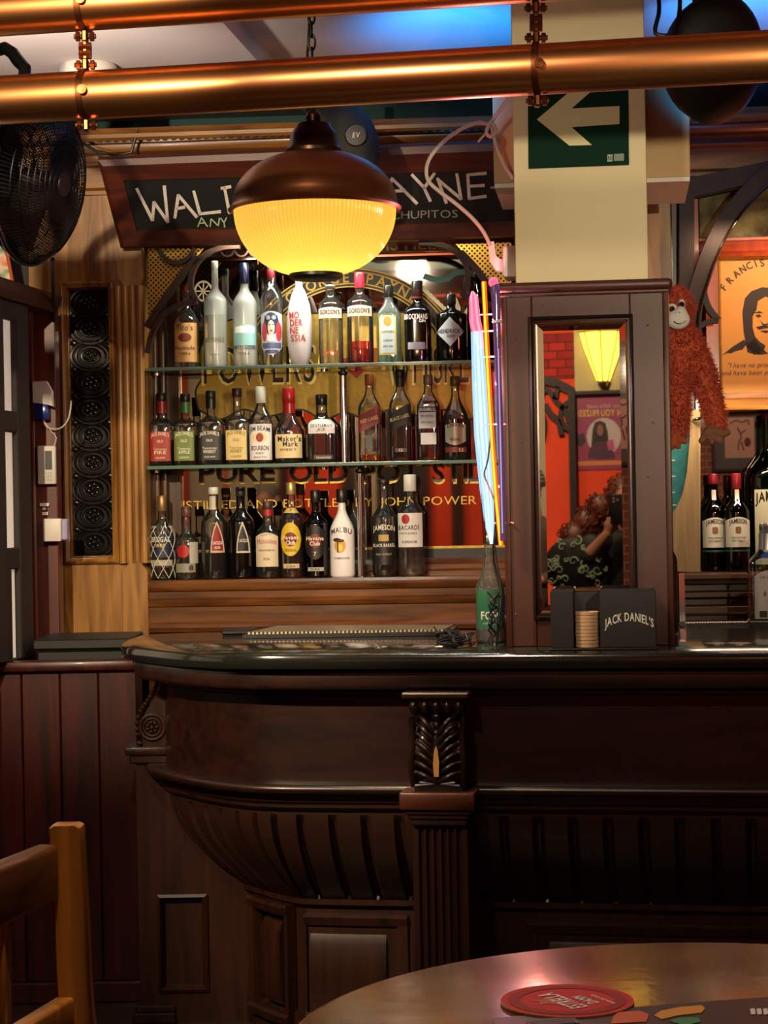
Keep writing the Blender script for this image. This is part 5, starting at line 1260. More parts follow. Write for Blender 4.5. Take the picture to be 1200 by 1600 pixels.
solo('speaker_cable', MB().tube(smooth_path([at(1055, 55, 5.2), at(1062, 15, 5.25), at(1062, -40, 5.4), Vector((at(1060, -60, 5.4).x, 5.45, 2.85))], .03), .006, 8).tube(px_path([(1024, -60, 5.35), (1030, 10, 5.3), (1026, 35, 5.3), (1024, 52, 5.3), (1045, 55, 5.3), (1058, 40, 5.27)], 5.3), .006, 8), M['blackplastic'], 'black cable looping from the ceiling to the right loudspeaker', 'cable')

# white flex, plug and socket beside the column
sk = K.at(795, 412, .2)
soc = fthing(K, 'wall_socket', 'white socket box on the left side of the cream column', 'socket', sk[0], .2, K.z(795, 436, .2))
sxx = K.x(803, 412, .2)
wobj('housing', MB().box(K.x(787, 412, .2), cx0, .14, .24, K.z(795, 437, .2), K.z(795, 388, .2), .008, 2), M['white'], soc, K)
plg = fthing(K, 'plug', 'white angled plug pushed into the socket beside the column', 'plug', K.x(776, 410, .2), .2, K.z(776, 425, .2))
q = [K.at(a, b, .19) for a, b in ((763, 380), (772, 378), (776, 402), (787, 408), (787, 424), (776, 424), (766, 410))]
wobj('plug_body', MB().prism(q, .175, .205), M['white'], plg, K)
fl = [(797, 150, 5.42), (775, 180, 5.45), (765, 193, 5.45), (745, 192, 5.4), (715, 205, 5.35), (685, 229, 5.3), (668, 255, 5.28), (668, 280, 5.28), (685, 298, 5.28), (712, 318, 5.28), (740, 343, 5.28), (757, 365, 5.28), (766, 384, 5.28)]
m = MB().tube(px_path(fl, 5.3, .012), .0052, 10)
m.tube(px_path([(765, 193, 5.44), (760, 206, 5.43), (766, 214, 5.43), (775, 204, 5.44), (768, 192, 5.45), (772, 215, 5.44), (780, 240, 5.42), (790, 262, 5.42), (802, 279, 5.42)], 5.4, .012), .0052, 10)
m.tube(px_path([(762, 206, 5.43), (752, 216, 5.43), (747, 222, 5.43)], 5.4), .003, 8)
solo('white_flex', m, pmat('white_cable', '#c9b9ae', .5), 'white mains cable looping from the plywood box down to the plug', 'cable')

# ================================================================ LEFT TIMBER SCREEN AND WALL DEVICES
S1 = at(92, 470, 6.30); S0 = at(0, 438, 5.78)
S = Frame(S0.x, S0.y, math.degrees(math.atan2(-(S1.y - S0.y), S1.x - S0.x)))
sX = lambda px: S.x(px, 800); sZ = lambda px, py: S.z(px, py)
scr = fthing(S, 'timber_screen', 'dark timber screen with white backlit panes at the left edge', 'screen', 0, 0, 0)
s_end = sX(50); sl = -1.1
zt0 = S0.z
m = MB(); m.bar([(.06, zt0 - .05), (-.012, zt0 - .05), (-.02, zt0 - .035), (-.03, zt0 - .012), (-.032, zt0), (.06, zt0)], sl, sX(88)); wobj('top_cornice', m, M['redwood'], scr, S)
m = MB()
for a, b in ((sX(31), s_end), (sl, sl + .06), (sX(0) - .03, sX(11)), (-.55, -.48)): m.box(a, b, 0, .05, zw, zt0 - .05, .004)
wobj('upright', m, M['darkwood'], scr, S)
m = MB()
for a, b in ((sZ(20, 500), zt0 - .05), (sZ(20, 675), sZ(20, 642)), (sZ(20, 890), sZ(20, 856)), (zw, sZ(20, 1030))): m.box(sl, s_end, .004, .046, a, b, .004)
wobj('cross_rail', m, M['darkwood'], scr, S)
m = MB()
for a, b in ((sX(6), sX(20)),): m.box(a, b, .006, .044, sZ(20, 1030), sZ(20, 890), .003)
wobj('muntin', m, M['darkwood'], scr, S)
wobj('white_pane', MB().box(sl + .05, s_end - .01, .02, .026, sZ(20, 1030), zt0 - .06), M['panel'], scr, S)
YP = 6.27
def wx(px): return at(px, 700, YP).x
def wz(px, py): return at(px, py, YP).z
wobj('plinth', MB().box(sl, sX(-26), .0, .05, 0, zw), M['darkwood'], scr, S)
rp_ = thing('red_post', 'flat red-brown post carrying the white wall devices', 'post', (wx(72), YP, 0))
wobj('board', MB().box(wx(47), wx(89), YP, YP + .08, 0, wz(70, 478), .003), wood('red_brown_post', '#3a120b', '#6a281a', 'z', .8, .4, .1), rp_)
wobj('corner_bead', MB().box(wx(47), wx(56), YP - .012, YP, 0, wz(70, 478), .005, 2), wood('bead_wood', '#4a180e', '#7c3020', 'z', .8, .35, .2), rp_)
dv = thing('alarm_sounder', 'white alarm sounder with blue lens on the red-brown post', 'alarm', (wx(72), YP - .02, wz(72, 660)))
wobj('cover', MB().prism([(wx(57), wz(57, 598)), (wx(78), wz(78, 597)), (wx(86), wz(86, 612)), (wx(87), wz(87, 636)), (wx(82), wz(82, 634)), (wx(57), wz(57, 630))], YP - .05, YP - .012), M['white'], dv)
wobj('blue_lens', MB().box(wx(59), wx(80), YP - .045, YP - .012, wz(70, 657), wz(70, 631), .006, 2), pmat('blue_lens', '#1c2f86', .2), dv)
dv = thing('alarm_keypad', 'white keypad with grey screen below the alarm sounder', 'keypad', (wx(75), YP - .02, wz(75, 757)))
wobj('case', MB().box(wx(61), wx(89), YP - .036, YP - .0125, wz(75, 757), wz(75, 697), .005, 2), M['white'], dv)
wobj('display', MB().box(wx(73), wx(84), YP - .038, YP - .036, wz(75, 734), wz(75, 705)), pmat('grey_display', '#4a4f50', .25), dv)
m = MB()
for i in range(3):
    for j in range(3): m.box(wx(73 + i * 4), wx(75.6 + i * 4), YP - .0375, YP - .036, wz(75, 751 - j * 5), wz(75, 748 - j * 5))
wobj('button_pad', m, pmat('pale_buttons', '#b8b8b4', .5), dv)
dv = thing('socket_box', 'white box with lilac-shaded side lowest on the red-brown post', 'socket', (wx(86), YP - .02, wz(86, 846)))
wobj('case', MB().box(wx(69), wx(97), YP - .05, YP - .0125, wz(86, 846), wz(86, 810), .005, 2), M['white'], dv)
wobj('shaded_side', MB().box(wx(97), wx(106), YP - .045, YP - .002, wz(86, 844), wz(86, 811), .004), pmat('lilac_shaded_white', '#a49cc0', .45), dv)  # side of the white box, its lilac shading put into the colour
lb_ = thing('paper_label', 'three tiny white paper labels stuck above the lowest white box', 'label', (wx(69), YP - .013, wz(69, 806)))
for a, b, c, d in ((62, 76, 786, 791), (66, 71, 793, 797), (65, 74, 800, 805)): wobj('strip', MB().box(wx(a), wx(b), YP - .0135, YP - .0125, wz(69, d), wz(69, c)), M['white'], lb_)
solo('alarm_wire', MB().tube(px_path([(68, 657), (74, 668), (92, 670), (105, 658), (110, 640), (111, 626)], YP - .03), .0025, 6).tube(px_path([(70, 660), (80, 674), (88, 684), (84, 697)], YP - .03), .002, 6), pmat('cream_wire', '#c9bfae', .5), 'thin cream wire hanging from the alarm sounder to the oak panel', 'cable')
struct('trim_6', MB().box(bX(-260), bX(50), .0, .2, .9, cz0 - .003), M['darkwood'], B.M)
struct('trim_7', MB().box(bX(50), bX(89) - .001, .0, .2, .9, cz0 - .003), M['oak'], B.M)
pc = thing('framed_picture', 'colourful picture peeping out above the timber screen beside the fan', 'picture', tuple(at(0, 440, 6.3)))
qq = [at(a, b, 6.3) for a, b in ((-70, 330), (2, 345), (22, 447), (-70, 425))]
m_, nt, p_, o_ = new_mat('painted_print'); n_ = nt.nodes.new('ShaderNodeTexNoise'); n_.inputs['Scale'].default_value = 14; r_ = nt.nodes.new('ShaderNodeValToRGB'); tc_ = nt.nodes.new('ShaderNodeTexCoord')
nt.links.new(tc_.outputs['Object'], n_.inputs['Vector']); nt.links.new(n_.outputs[0], r_.inputs[0]); nt.links.new(r_.outputs[0], p_.inputs['Base Color'])
r_.color_ramp.elements[0].color = c4('#3f7a4a'); r_.color_ramp.elements[0].position = .38; r_.color_ramp.elements[1].color = c4('#d86a48'); r_.color_ramp.elements[1].position = .6; e_ = r_.color_ramp.elements.new(.5); e_.color = c4('#d8c8b0')
wobj('canvas', MB().prism([(p.x, p.z) for p in qq], 6.29, 6.31), m_, pc)
wobj('frame_edge', MB().tube([(p.x, 6.288, p.z) for p in qq], .008, 6, True), paint('#c05a30', .5), pc)

# ================================================================ ON THE COUNTER
ZT = 1.0655
def tp(px, py, z=1.065):
    d = ray(px, py); return CAM + d * ((z - CZ) / d.z)
gt = thing('drip_tray', 'long black drip tray with pale metal grid on the counter', 'tray', (-.1, 5.8, ZT))
c0, c1, c2, c3 = tp(379, 998), tp(700, 993), tp(716, 984.5), tp(432, 986)
def quad_lerp(u, v): return (c0.lerp(c1, u)).lerp(c3.lerp(c2, u), v)
def qpoly(u0, u1, v0, v1, z0, z1):
    m = MB(); q = [quad_lerp(u0, v0), quad_lerp(u1, v0), quad_lerp(u1, v1), quad_lerp(u0, v1)]
    return m.rings([[(p.x, p.y, z0) for p in q], [(p.x, p.y, z1) for p in q]])
m = MB()
for a in ((0, 1, 0, .06), (0, 1, .94, 1), (0, .015, .06, .94), (.985, 1, .06, .94)): q = qpoly(*a, ZT, ZT + .011); m.add(q.v, q.f)
q = qpoly(.015, .985, .06, .94, ZT, ZT + .005); m.add(q.v, q.f)
wobj('tray', m, M['blackplastic'], gt)
m = MB()
for k in range(48): u = .018 + .0201 * k; q = qpoly(u, u + .010, .05, .95, ZT + .009, ZT + .017); m.add(q.v, q.f)
for v in (.1, .35, .62, .88): q = qpoly(.016, .984, v, v + .03, ZT + .007, ZT + .009); m.add(q.v, q.f)
wobj('metal_grid', m, pmat('pale_steel', '#d8ccb0', .3, metal=.8), gt)
q0 = tp(346, 992); q1 = tp(388, 991); solo('bar_mat', MB().box(q0.x, q1.x + .02, q0.y, q0.y + .14, ZT, ZT + .012, .003), M['blackplastic'], 'small black rubber mat left of the long drip tray', 'mat')
bottle(B, -1.07, ZT, 767, 1003, 838, 46, 'water', thin_glass('pale_green_glass', (.86, .95, .88), .03, .08, .16), 'tall water bottle with green label standing below the neon sign', None, liquid='water', fill=928, name='water_bottle', cap=(836, 846, 12, P_('#c8d8cc', .4)),
    labels=[('rect', 746, 788, 920, 982, P_('#2f6a4c'))], texts=[('FON', 766, 966, 12, WC, 26), ('mineral', 766, 974, 4, '#a8c8b0', 20, 0, 0)])
p = tp(783, 1002); ad = thing('power_adapter', 'white plug-in adapter among the tangled cables', 'adapter', (p.x, p.y, ZT))
wobj('case', MB().box(p.x - .012, p.x + .016, p.y - .01, p.y + .04, ZT, ZT + .07, .006, 2), M['white'], ad)
p = tp(785, 998); solo('blue_carton', MB().box(p.x - .012, p.x + .022, p.y + .06, p.y + .10, ZT, ZT + .12, .004), pmat('deep_blue_card', '#1a1f66', .4), 'small dark blue carton behind the adapter beside the mirrored box', 'carton')
m = MB()
for k in range(9):
    pts = []; a0, b0 = random.uniform(695, 735), random.uniform(996, 1005)
    for j in range(9):
        q = tp(a0 + random.uniform(-24, 18), min(1012, b0 + random.uniform(-9, 9))); pts.append((q.x, q.y - .03, ZT + .004 + random.uniform(0, .022)))
    m.tube(smooth_path(pts, .01), .0026, 6)
wobj_ = solo('cable_coil', m, M['blackplastic'], 'black cables lying coiled on the counter below the neon sign', 'cable')
m = MB()
for k in range(5):
    x0_, pts = random.uniform(766, 778), []
    for j in range(8): pts.append(at(x0_ + random.uniform(-10, 8), 930 + j * 10.5 + random.uniform(-6, 4), 5.16 + random.uniform(-.02, .02)))
    pts.append(Vector((pts[-1].x, pts[-1].y, ZT + .003))); m.tube(smooth_path(pts, .01), .0022, 6)
m.tube(px_path([(772, 848, 5.18), (776, 880, 5.17), (783, 920, 5.16), (781, 960, 5.15), (776, 1002, 5.15)], 5.2), .003, 6)
solo('hanging_cable', m, M['blackplastic'], 'thin black cables hanging in loops against the water bottle', 'cable')

# neon sign seen edge-on
YN = 5.2
neo = thing('neon_sign', 'neon sign seen edge-on with blue, pink and orange tubes left of the mirrored box', 'neon sign', tuple(at(767, 850, YN)))
def ntube(nm, pts, rad, mat, seg=12): return wobj(nm, MB().tube([at(a, b, c) for a, b, c in pts], rad, seg), mat, neo)
def dens(pts, rad, n=40):
    P, Rr = [], []
    for i in range(n + 1):
        t = i / n * (len(pts) - 1); k = min(int(t), len(pts) - 2); u = t - k
        P.append(tuple(pts[k][j] + (pts[k + 1][j] - pts[k][j]) * u for j in range(3))); Rr.append(rad[k] + (rad[k + 1] - rad[k]) * u)
    return P, Rr
BLU = glow_shell('blue_neon_glass', '#aedcf4', .85, .7); PNK = glow_shell('pink_neon_glass', '#ff6f8c', .9, .5); ORG = glow_shell('orange_neon_glass', '#ff5a0a', .9, .4)
CORE = emis('white_neon_core', '#dff3ff', 2.2); CORP = emis('pink_neon_core', '#ff9ab0', 2.2); CORO = emis('orange_neon_core', '#ffa52a', 4.0)
bl = [(745, 518), (749, 600), (753, 680), (760, 760), (765, 820), (768, 850)]
def nt_(nm, xy, rad, mat, dx, dy, f=1.0, n=40):
    pts, rr = dens([(a + dx, b, YN + dy) for a, b in xy], [r * f for r in rad], n); return ntube(nm, pts, rr, mat)
brad = [.016, .0195, .021, .019, .013, .004]
bt_ = nt_('blue_tube', bl, brad, BLU, 0, 0)
for dx, dy, f in ((-6, -.004, .16), (0, -.008, .2), (6, -.002, .13)):
    wobj('core_or_highlight', MB().tube([at(a + dx * r / .02, b, YN + dy) for (a, b), r in zip(bl, brad)], [max(.0012, r * f) for r in brad], 8), CORE, bt_)
pk = [(738, 455), (740, 464), (742, 500), (746, 520), (752, 545)]; prad = [.003, .012, .0155, .016, .008]
pt_ = nt_('pink_tube', pk, prad, PNK, 0, .005)
for dx in (-5, 4): wobj('core_or_highlight', MB().tube([at(a + dx * r / .016, b, YN - .002) for (a, b), r in zip(pk, prad)], [r * .18 for r in prad], 8), CORP, pt_)
ok_ = [(756, 440), (758, 480), (761, 545), (765, 620), (770, 700), (776, 780), (783, 852)]
ot_ = nt_('orange_tube', ok_, [.0068] * 7, ORG, 0, -.05)
pts, rad = dens([(a - 1, b, YN - .051) for a, b in ok_], [.0028] * 7); wobj('core_or_highlight', MB().tube([at(*p) for p in pts], rad, 8), CORO, ot_)
pts, rad = dens([(771, 438, YN - .125), (774, 450, YN - .125), (776, 520, YN - .125), (780, 620, YN - .125), (784, 740, YN - .125), (786, 845, YN - .125)], [.008, .012, .0085, .0085, .0085, .008])
vt_ = ntube('violet_tube', pts, rad, pmat('violet_glass_tube', '#3f2650', .08, coat=1, emit='#a878c0', estr=.16))
wobj('core_or_highlight', MB().tube([at(778.5 + k * 1.1, 545 + k * 48, YN - .134) for k in range(7)], .0016, 6), emis('lilac_highlight', '#cdb6e6', .9), vt_)  # highlight on the violet glass, made as a pale glowing strip
wobj('tube_end_glow', MB().ell(at(771, 441, YN - .125), .013, .013, .014, 14, 10), PNK, vt_)  # pink glow at the tube's top end, shaped as a blob
wobj('tube_ring', MB().tube([at(776.5, 503, YN - .125) + Vector((.0105 * math.cos(2 * PI * k / 16), .0105 * math.sin(2 * PI * k / 16), .001)) for k in range(16)], .0035, 6, True), M['white'], vt_)
ACR = thin_glass('clear_acrylic', (.93, .88, .95), .05, .03)
wobj('acrylic_back', MB().rings([[at(733, 470, YN + .045), at(735, 470, YN - .06), at(757, 850, YN - .06), at(755, 850, YN + .045)], [at(736, 470, YN + .045), at(738, 470, YN - .06), at(760, 850, YN - .06), at(758, 850, YN + .045)]]), ACR, neo)
for b in (492, 518, 558, 664, 818):
    dx = (b - 450) * .075
    wobj('standoff', MB().tube([at(737 + dx, b, YN), at(766 + dx, b - 1, YN - .02), at(774 + dx, b - 1, YN - .12)], .0022, 8), pmat('clear_pink_plastic', '#e8b8c8', .2), neo)
light('neon_glow', 'POINT', tuple(at(768, 500, 5.13)), 4, (1, .16, .2), shadow_soft_size=.003)
light('neon_glow', 'POINT', tuple(at(742, 600, 5.12)), 3, (1, .6, .8), shadow_soft_size=.003)
light('neon_glow', 'POINT', tuple(at(772, 760, 5.13)), 3, (1, .3, .2), shadow_soft_size=.003)
solo('neon_lead', MB().tube(px_path([(768, 668, 5.19), (762, 720, 5.17), (757, 742, 5.165), (768, 770, 5.165), (777, 800, 5.16), (774, 850, 5.17)], 5.18), .0022, 6), M['blackplastic'], 'thin lead hanging in front of the blue neon tube', 'cable')

# napkin and coaster caddy
yc = -.15
def cX(px): return K.x(px, 960, yc)
cad = fthing(K, 'napkin_caddy', 'black bar caddy with white arched lettering in front of the mirrored box', 'caddy', cX(942), -.08, ZT)
ztop = K.z(940, 923, yc)
CB = pmat('matt_black_plastic', '#151313', .5)
wobj('base', MB().box(cX(858), cX(1027), yc - .004, -.02, ZT, ZT + .006, .002), CB, cad, K)
def bin_(x0, x1):
    m = MB(); t = .004; z0 = ZT + .006
    m.box(x0, x1, yc, yc + t, z0, ztop, .0015).box(x0, x1, -.024 - t, -.024, z0, ztop, .0015).box(x0, x0 + t, yc + t, -.024 - t, z0, ztop, .0015).box(x1 - t, x1, yc + t, -.024 - t, z0, ztop, .0015); return m
wobj('straw_bin', bin_(cX(860), cX(896)), CB, cad, K)
nb_ = wobj('napkin_bin', bin_(cX(937), cX(1025)), CB, cad, K)
wobj('back_plate', MB().box(cX(896), cX(937), -.03, -.024, ZT + .006, K.z(917, 925, -.03), .001), CB, cad, K)
xx, zz = K.at(983, 981, yc); kk = K.ppm(983, yc)
wobj('lettering', flat_text("JACK DANIEL'S", 13 / kk, 76 / kk, 1, arc=.85, c=(xx, yc - .0012, zz)), P_(WC), nb_, K)
PAP = pmat('beige_card', '#c9a27c', .8, var=.1, scale=60)
xq = cX(916.5); co = None; ncoast = 10; hq = (K.z(916, 955, yc + .035) - ZT - .0065) / ncoast
for k in range(ncoast):
    z = ZT + .0065 + k * hq
    lab = 'beige round card coaster on top of the pile in the black caddy' if k == ncoast - 1 else 'beige round card coaster inside the pile in the black caddy'
    if co is None:
        me_ = MB().lathe([(.0305, .0003), (.0312, .001), (.0312, hq - .0012), (.0305, hq - .0005)], 32)
        co = wobj('coaster', me_, PAP); o = co
    else:
        o = co.copy(); COL.objects.link(o)
    o.location = K.w(xq + (random.uniform(-.0008, .0008)), yc + .036, z); tag(o, lab, 'coaster', 'beige coasters in the caddy')

# ================================================================ TABLE, COASTER, MENU
ZTb = CZ - .36
tb = thing('bar_table', 'round copper-brown table top in the foreground at lower right', 'table', (.225, 1.346, 0))
m_, nt, p_, o_ = new_mat('hammered_lacquer')
tc_ = nt.nodes.new('ShaderNodeTexCoord'); n_ = nt.nodes.new('ShaderNodeTexNoise'); n_.inputs['Scale'].default_value = 45; n_.inputs['Detail'].default_value = 6; n2 = nt.nodes.new('ShaderNodeTexNoise'); n2.inputs['Scale'].default_value = 9
r_ = nt.nodes.new('ShaderNodeValToRGB'); r_.color_ramp.elements[0].color = c4('#5e3018'); r_.color_ramp.elements[0].position = .3; r_.color_ramp.elements[1].color = c4('#a4642e'); r_.color_ramp.elements[1].position = .75
b_ = nt.nodes.new('ShaderNodeBump'); b_.inputs['Strength'].default_value = .35; b_.inputs['Distance'].default_value = .0015
nt.links.new(tc_.outputs['Object'], n_.inputs['Vector']); nt.links.new(tc_.outputs['Object'], n2.inputs['Vector']); nt.links.new(n2.outputs[0], r_.inputs[0]); nt.links.new(r_.outputs[0], p_.inputs['Base Color'])
nt.links.new(n_.outputs[0], b_.inputs['Height']); nt.links.new(b_.outputs[0], p_.inputs['Normal']); p_.inputs['Roughness'].default_value = .17; p_.inputs['Metallic'].default_value = .55; p_.inputs['Coat Weight'].default_value = .3; p_.inputs['Coat Roughness'].default_value = .2
wobj('table_top', MB().lathe([(.28, ZTb - .032), (.298, ZTb - .028), (.302, ZTb - .018), (.302, ZTb - .008), (.299, ZTb - .002), (.293, ZTb), (.0005, ZTb)], 120, (.225, 1.346, 0)), m_, tb)
wobj('pedestal', MB().lathe([(.20, 0), (.20, .02), (.05, .05), (.035, .1), (.035, ZTb - .08), (.08, ZTb - .032)], 32, (.225, 1.346, 0)), M['blackmetal'], tb)
c = tp(886, 1563, ZTb + .002); bm_ = thing('beer_mat', 'round red beer mat with white lettering on the copper-brown table', 'beer mat', (c.x, c.y, ZTb))
RED = pmat('red_card', '#c41a14', .7); rb2 = .0485
wobj('card', MB().lathe([(rb2 - .0005, ZTb + .0003), (rb2, ZTb + .0006), (rb2, ZTb + .0022)], 64, (c.x, c.y, 0)), pmat('cream_card_edge', '#d8c8a0', .7), bm_)
top_ = wobj('printed_face', MB().lathe([(rb2 - .0002, ZTb + .00225), (.0005, ZTb + .00235)], 64, (c.x, c.y, 0), False), RED, bm_)
def on_mat(p, l=0): return (c.x + p[0], c.y + p[1], ZTb + .0026 + l)
m = MB(); m.rings([[on_mat((r * math.cos(2 * PI * j / 64), r * math.sin(2 * PI * j / 64))) for j in range(64)] for r in (.034, .043)], True, False); wobj('ring_print', m, paint('#98120f', .7), top_)
st = [((.014 if j % 2 == 0 else .006) * math.cos(PI * j / 5 + .3), (.014 if j % 2 == 0 else .006) * math.sin(PI * j / 5 + .3)) for j in range(10)]
wobj('star_print', MB().add([on_mat((x - .014, y - .004)) for x, y in st], [tuple(range(10))]), paint('#b85a3a', .6), top_)
for s_, h, w_, off in (('ESTRELLA', .014, .048, (.002, .0)), ('DAMM', .009, .024, (.017, .0)), ('BARCELONA', .003, .03, (.027, 0))):
    vs, fs = text2d(s_, h, w_, 1); a = math.radians(118); wobj('lettering', MB().add([on_mat((off[0] + x * math.cos(a) - z * math.sin(a), off[1] + x * math.sin(a) + z * math.cos(a)), .0002) for x, z in vs], fs), P_(WC), top_)
mn = thing('menu_card', 'dark printed menu with food pictures at the bottom edge of the table', 'menu', tuple(tp(1000, 1600, ZTb)))
def mq(px, py, l=0): p = tp(px, py, ZTb); return (p.x, p.y, ZTb + .0012 + l)
def mpoly2(nm, pts, mat, l): a = [mq(x, y, l) for x, y in pts]; wobj(nm, MB().rings([a, [(x, y, z + .0003) for x, y, z in a]]), mat, mn)
a = [tp(*q, ZTb) for q in ((770, 1593), (1200, 1560), (1250, 1690), (800, 1720))]
wobj('sheet', MB().rings([[(p.x, p.y, ZTb + .0003) for p in a], [(p.x, p.y, ZTb + .0012) for p in a]]), pmat('dark_menu_paper', '#2c2722', .4), mn)
mpoly2('food_print', [(1022, 1590), (1032, 1583), (1062, 1577), (1096, 1574), (1102, 1579), (1096, 1586), (1060, 1590), (1034, 1596)], paint('#d89432', .5), .0002)
mpoly2('food_print', [(958, 1592), (966, 1585), (1000, 1583), (1014, 1588), (1010, 1600), (955, 1603)], paint('#d2602a', .5), .0002)
mpoly2('food_print', [(1046, 1599), (1060, 1594), (1090, 1593), (1096, 1600), (1070, 1606)], paint('#2f8a5c', .5), .0002)
mpoly2('menu_box', [(822, 1598), (896, 1591), (906, 1602), (830, 1610)], paint('#6a6258', .5), .0002)
mpoly2('menu_box', [(827, 1600), (892, 1594), (900, 1602), (834, 1608)], paint('#3a342e', .5), .0006)
for x in (1172, 1182, 1192): mpoly2('menu_print', [(x, 1580), (x + 7, 1579), (x + 9, 1588), (x + 2, 1589)], P_(WC), .0002)

# ================================================================ BAR STOOL WITH BACK, lower left
stl = thing('bar_stool', 'wooden bar stool with worn golden top rail and back post', 'bar stool', (-.62, 2.25, 0))
SW = wood('worn_stool_wood', '#3a1c08', '#86571f', 'z', .7, .35, .3, .15)
def beam(nm, A_, B_, wx_, wy_, bev=.006, ax=None):
    A_ = Vector(A_); B_ = Vector(B_); L = (B_ - A_).length; t = (B_ - A_).normalized()
    x = Vector(ax) if ax else Vector((1, 0, 0)); x = (x - t * x.dot(t)).normalized(); y = t.cross(x)
    m = MB().box(-wx_ / 2, wx_ / 2, -wy_ / 2, wy_ / 2, 0, L, bev, 3)
    return wobj(nm, xf(m, Matrix.Translation(A_) @ Matrix((x, y, t)).transposed().to_4x4()), SW, stl)
pT = at(104, 1296, 2.5); pB = at(122, 1600, 2.5); pF = pT + (pB - pT) * (pT.z - .0) / (pT.z - pB.z); pF.z = 0; pF.x = pB.x + .03
dn = Vector((-.10, -.40, 0))
def post_path(o): return [Vector((pF.x + .015, pF.y, 0)) + o, Vector((pF.x, pF.y, .55)) + o, pB + o, at(112, 1430, 2.5) + o, pT + o]
for o in (Vector((0, 0, 0)), dn):
    rs = []
    for p in smooth_path(post_path(o), .02): rs.append([(p.x - .0205, p.y - .014, p.z), (p.x - .018, p.y - .018, p.z), (p.x + .018, p.y - .018, p.z), (p.x + .0205, p.y - .014, p.z), (p.x + .0205, p.y + .018, p.z), (p.x - .0205, p.y + .018, p.z)])
    t_ = rs[-1]; rs.append([(x * .96 + (pT.x + o.x) * .04, y, z + .004) for x, y, z in t_]); rs.append([(x * .7 + (pT.x + o.x) * .3, y, z + .007) for x, y, z in t_])
    wobj('back_post', MB().rings(rs), SW, stl)
pr = at(84, 1345, 2.5)
SWg = SW; SW = wood('dark_stool_rail', '#1c0f09', '#4a2a14', 'y', .7, .4, .2, .15)
beam('top_rail', pr + Vector((-.004, -.012, -.012)), pr + dn + Vector((-.004, .02, -.012)), .03, .072, .008, (1, 0, 0))
SW = SWg
beam('lower_rail', Vector((pB.x - .01, pB.y, .80)), Vector((pB.x - .01, pB.y, .80)) + dn, .025, .04, .005, (1, 0, 0))
for f in (.35, .68):
    a = pr + dn * f; beam('slat', Vector((a.x - .004, a.y, .81)), Vector((a.x - .004, a.y, pr.z - .04)), .012, .045, .003, (1, 0, 0))
zs_ = .72
wobj('seat', MB().box(pB.x - .42, pB.x + .01, 2.06, 2.52, zs_, zs_ + .04, .015, 3), SW, stl)
for y in (2.10, 2.48): beam('leg', (pB.x - .42, y, 0), (pB.x - .38, y, zs_), .038, .038)
for y in (2.10, 2.48): beam('stretcher', (pB.x - .40, y, .25), (pF.x - .005, y, .25), .025, .025, .004, (0, 1, 0))

# ================================================================ EXIT SIGN ON THE COLUMN
yS = .058
def eX(px, py): return K.at(px, py, yS)
ex = fthing(K, 'exit_sign', 'dark green sign with a pale left-pointing arrow on the cream column', 'sign', K.x(905, 200, yS), yS, K.z(905, 265, yS))
def kpoly(nm, pts, y0, mat, par): q = [K.at(a, b, yS) for a, b in pts]; return wobj(nm, MB().prism(q, y0, y0 + .0012), mat, par, K)
pl = kpoly('plate', [(826, 264), (983, 258), (981, 108), (824, 112)], .056, pmat('dark_green_plastic', '#0b2e20', .8, spec=.15), ex)
PA = pmat('pale_arrow_print', '#d8cf9e', .6)
kpoly('arrow', [(839, 187), (893, 141), (926, 141), (893, 170), (968, 166), (968, 194), (893, 199), (925, 227), (890, 228)], .0545, PA, pl)
kpoly('maker_mark', [(949, 242), (957, 241.5), (957, 252.5), (949, 253)], .0545, paint('#9ca89c', .6), pl)
kpoly('maker_mark', [(959, 241), (975, 240), (975, 251.5), (959, 252)], .0545, paint('#7c8c80', .6), pl)
x_, z_ = K.at(953, 251, yS); kk = K.ppm(950, yS); wobj('lettering', flat_text('N', 7 / kk, 5 / kk, 1, c=(x_, .0542, z_)), paint('#0e3426', .5), pl, K)

# ================================================================ organic meshes: union of blobs through a voxel remesh
def remesh(mb, voxel, smooth=2):
    me = bpy.data.meshes.new('tmp'); me.from_pydata([tuple(v) for v in mb.v], [], mb.f)
    bm = bmesh.new(); bm.from_mesh(me); bmesh.ops.recalc_face_normals(bm, faces=bm.faces[:]); bm.to_mesh(me); bm.free()
    o = bpy.data.objects.new('tmp', me); COL.objects.link(o)
    md = o.modifiers.new('r', 'REMESH'); md.mode = 'VOXEL'; md.voxel_size = voxel
    if smooth: s_ = o.modifiers.new('s', 'SMOOTH'); s_.iterations = smooth; s_.factor = .5
    dg = bpy.context.evaluated_depsgraph_get(); ev = o.evaluated_get(dg); em_ = ev.to_mesh()
    out = MB(); out.v = [tuple(v.co) for v in em_.vertices]; out.f = [tuple(p.vertices) for p in em_.polygons]
    ev.to_mesh_clear(); bpy.data.objects.remove(o); bpy.data.meshes.remove(me); return out
def limb(m, pts, radii, seg=14):
    pts = [Vector(p) for p in pts]; m.tube(pts, radii, seg)
    for p, r in zip(pts, radii): m.ell(p, r, r, r, seg, 8)
    return m
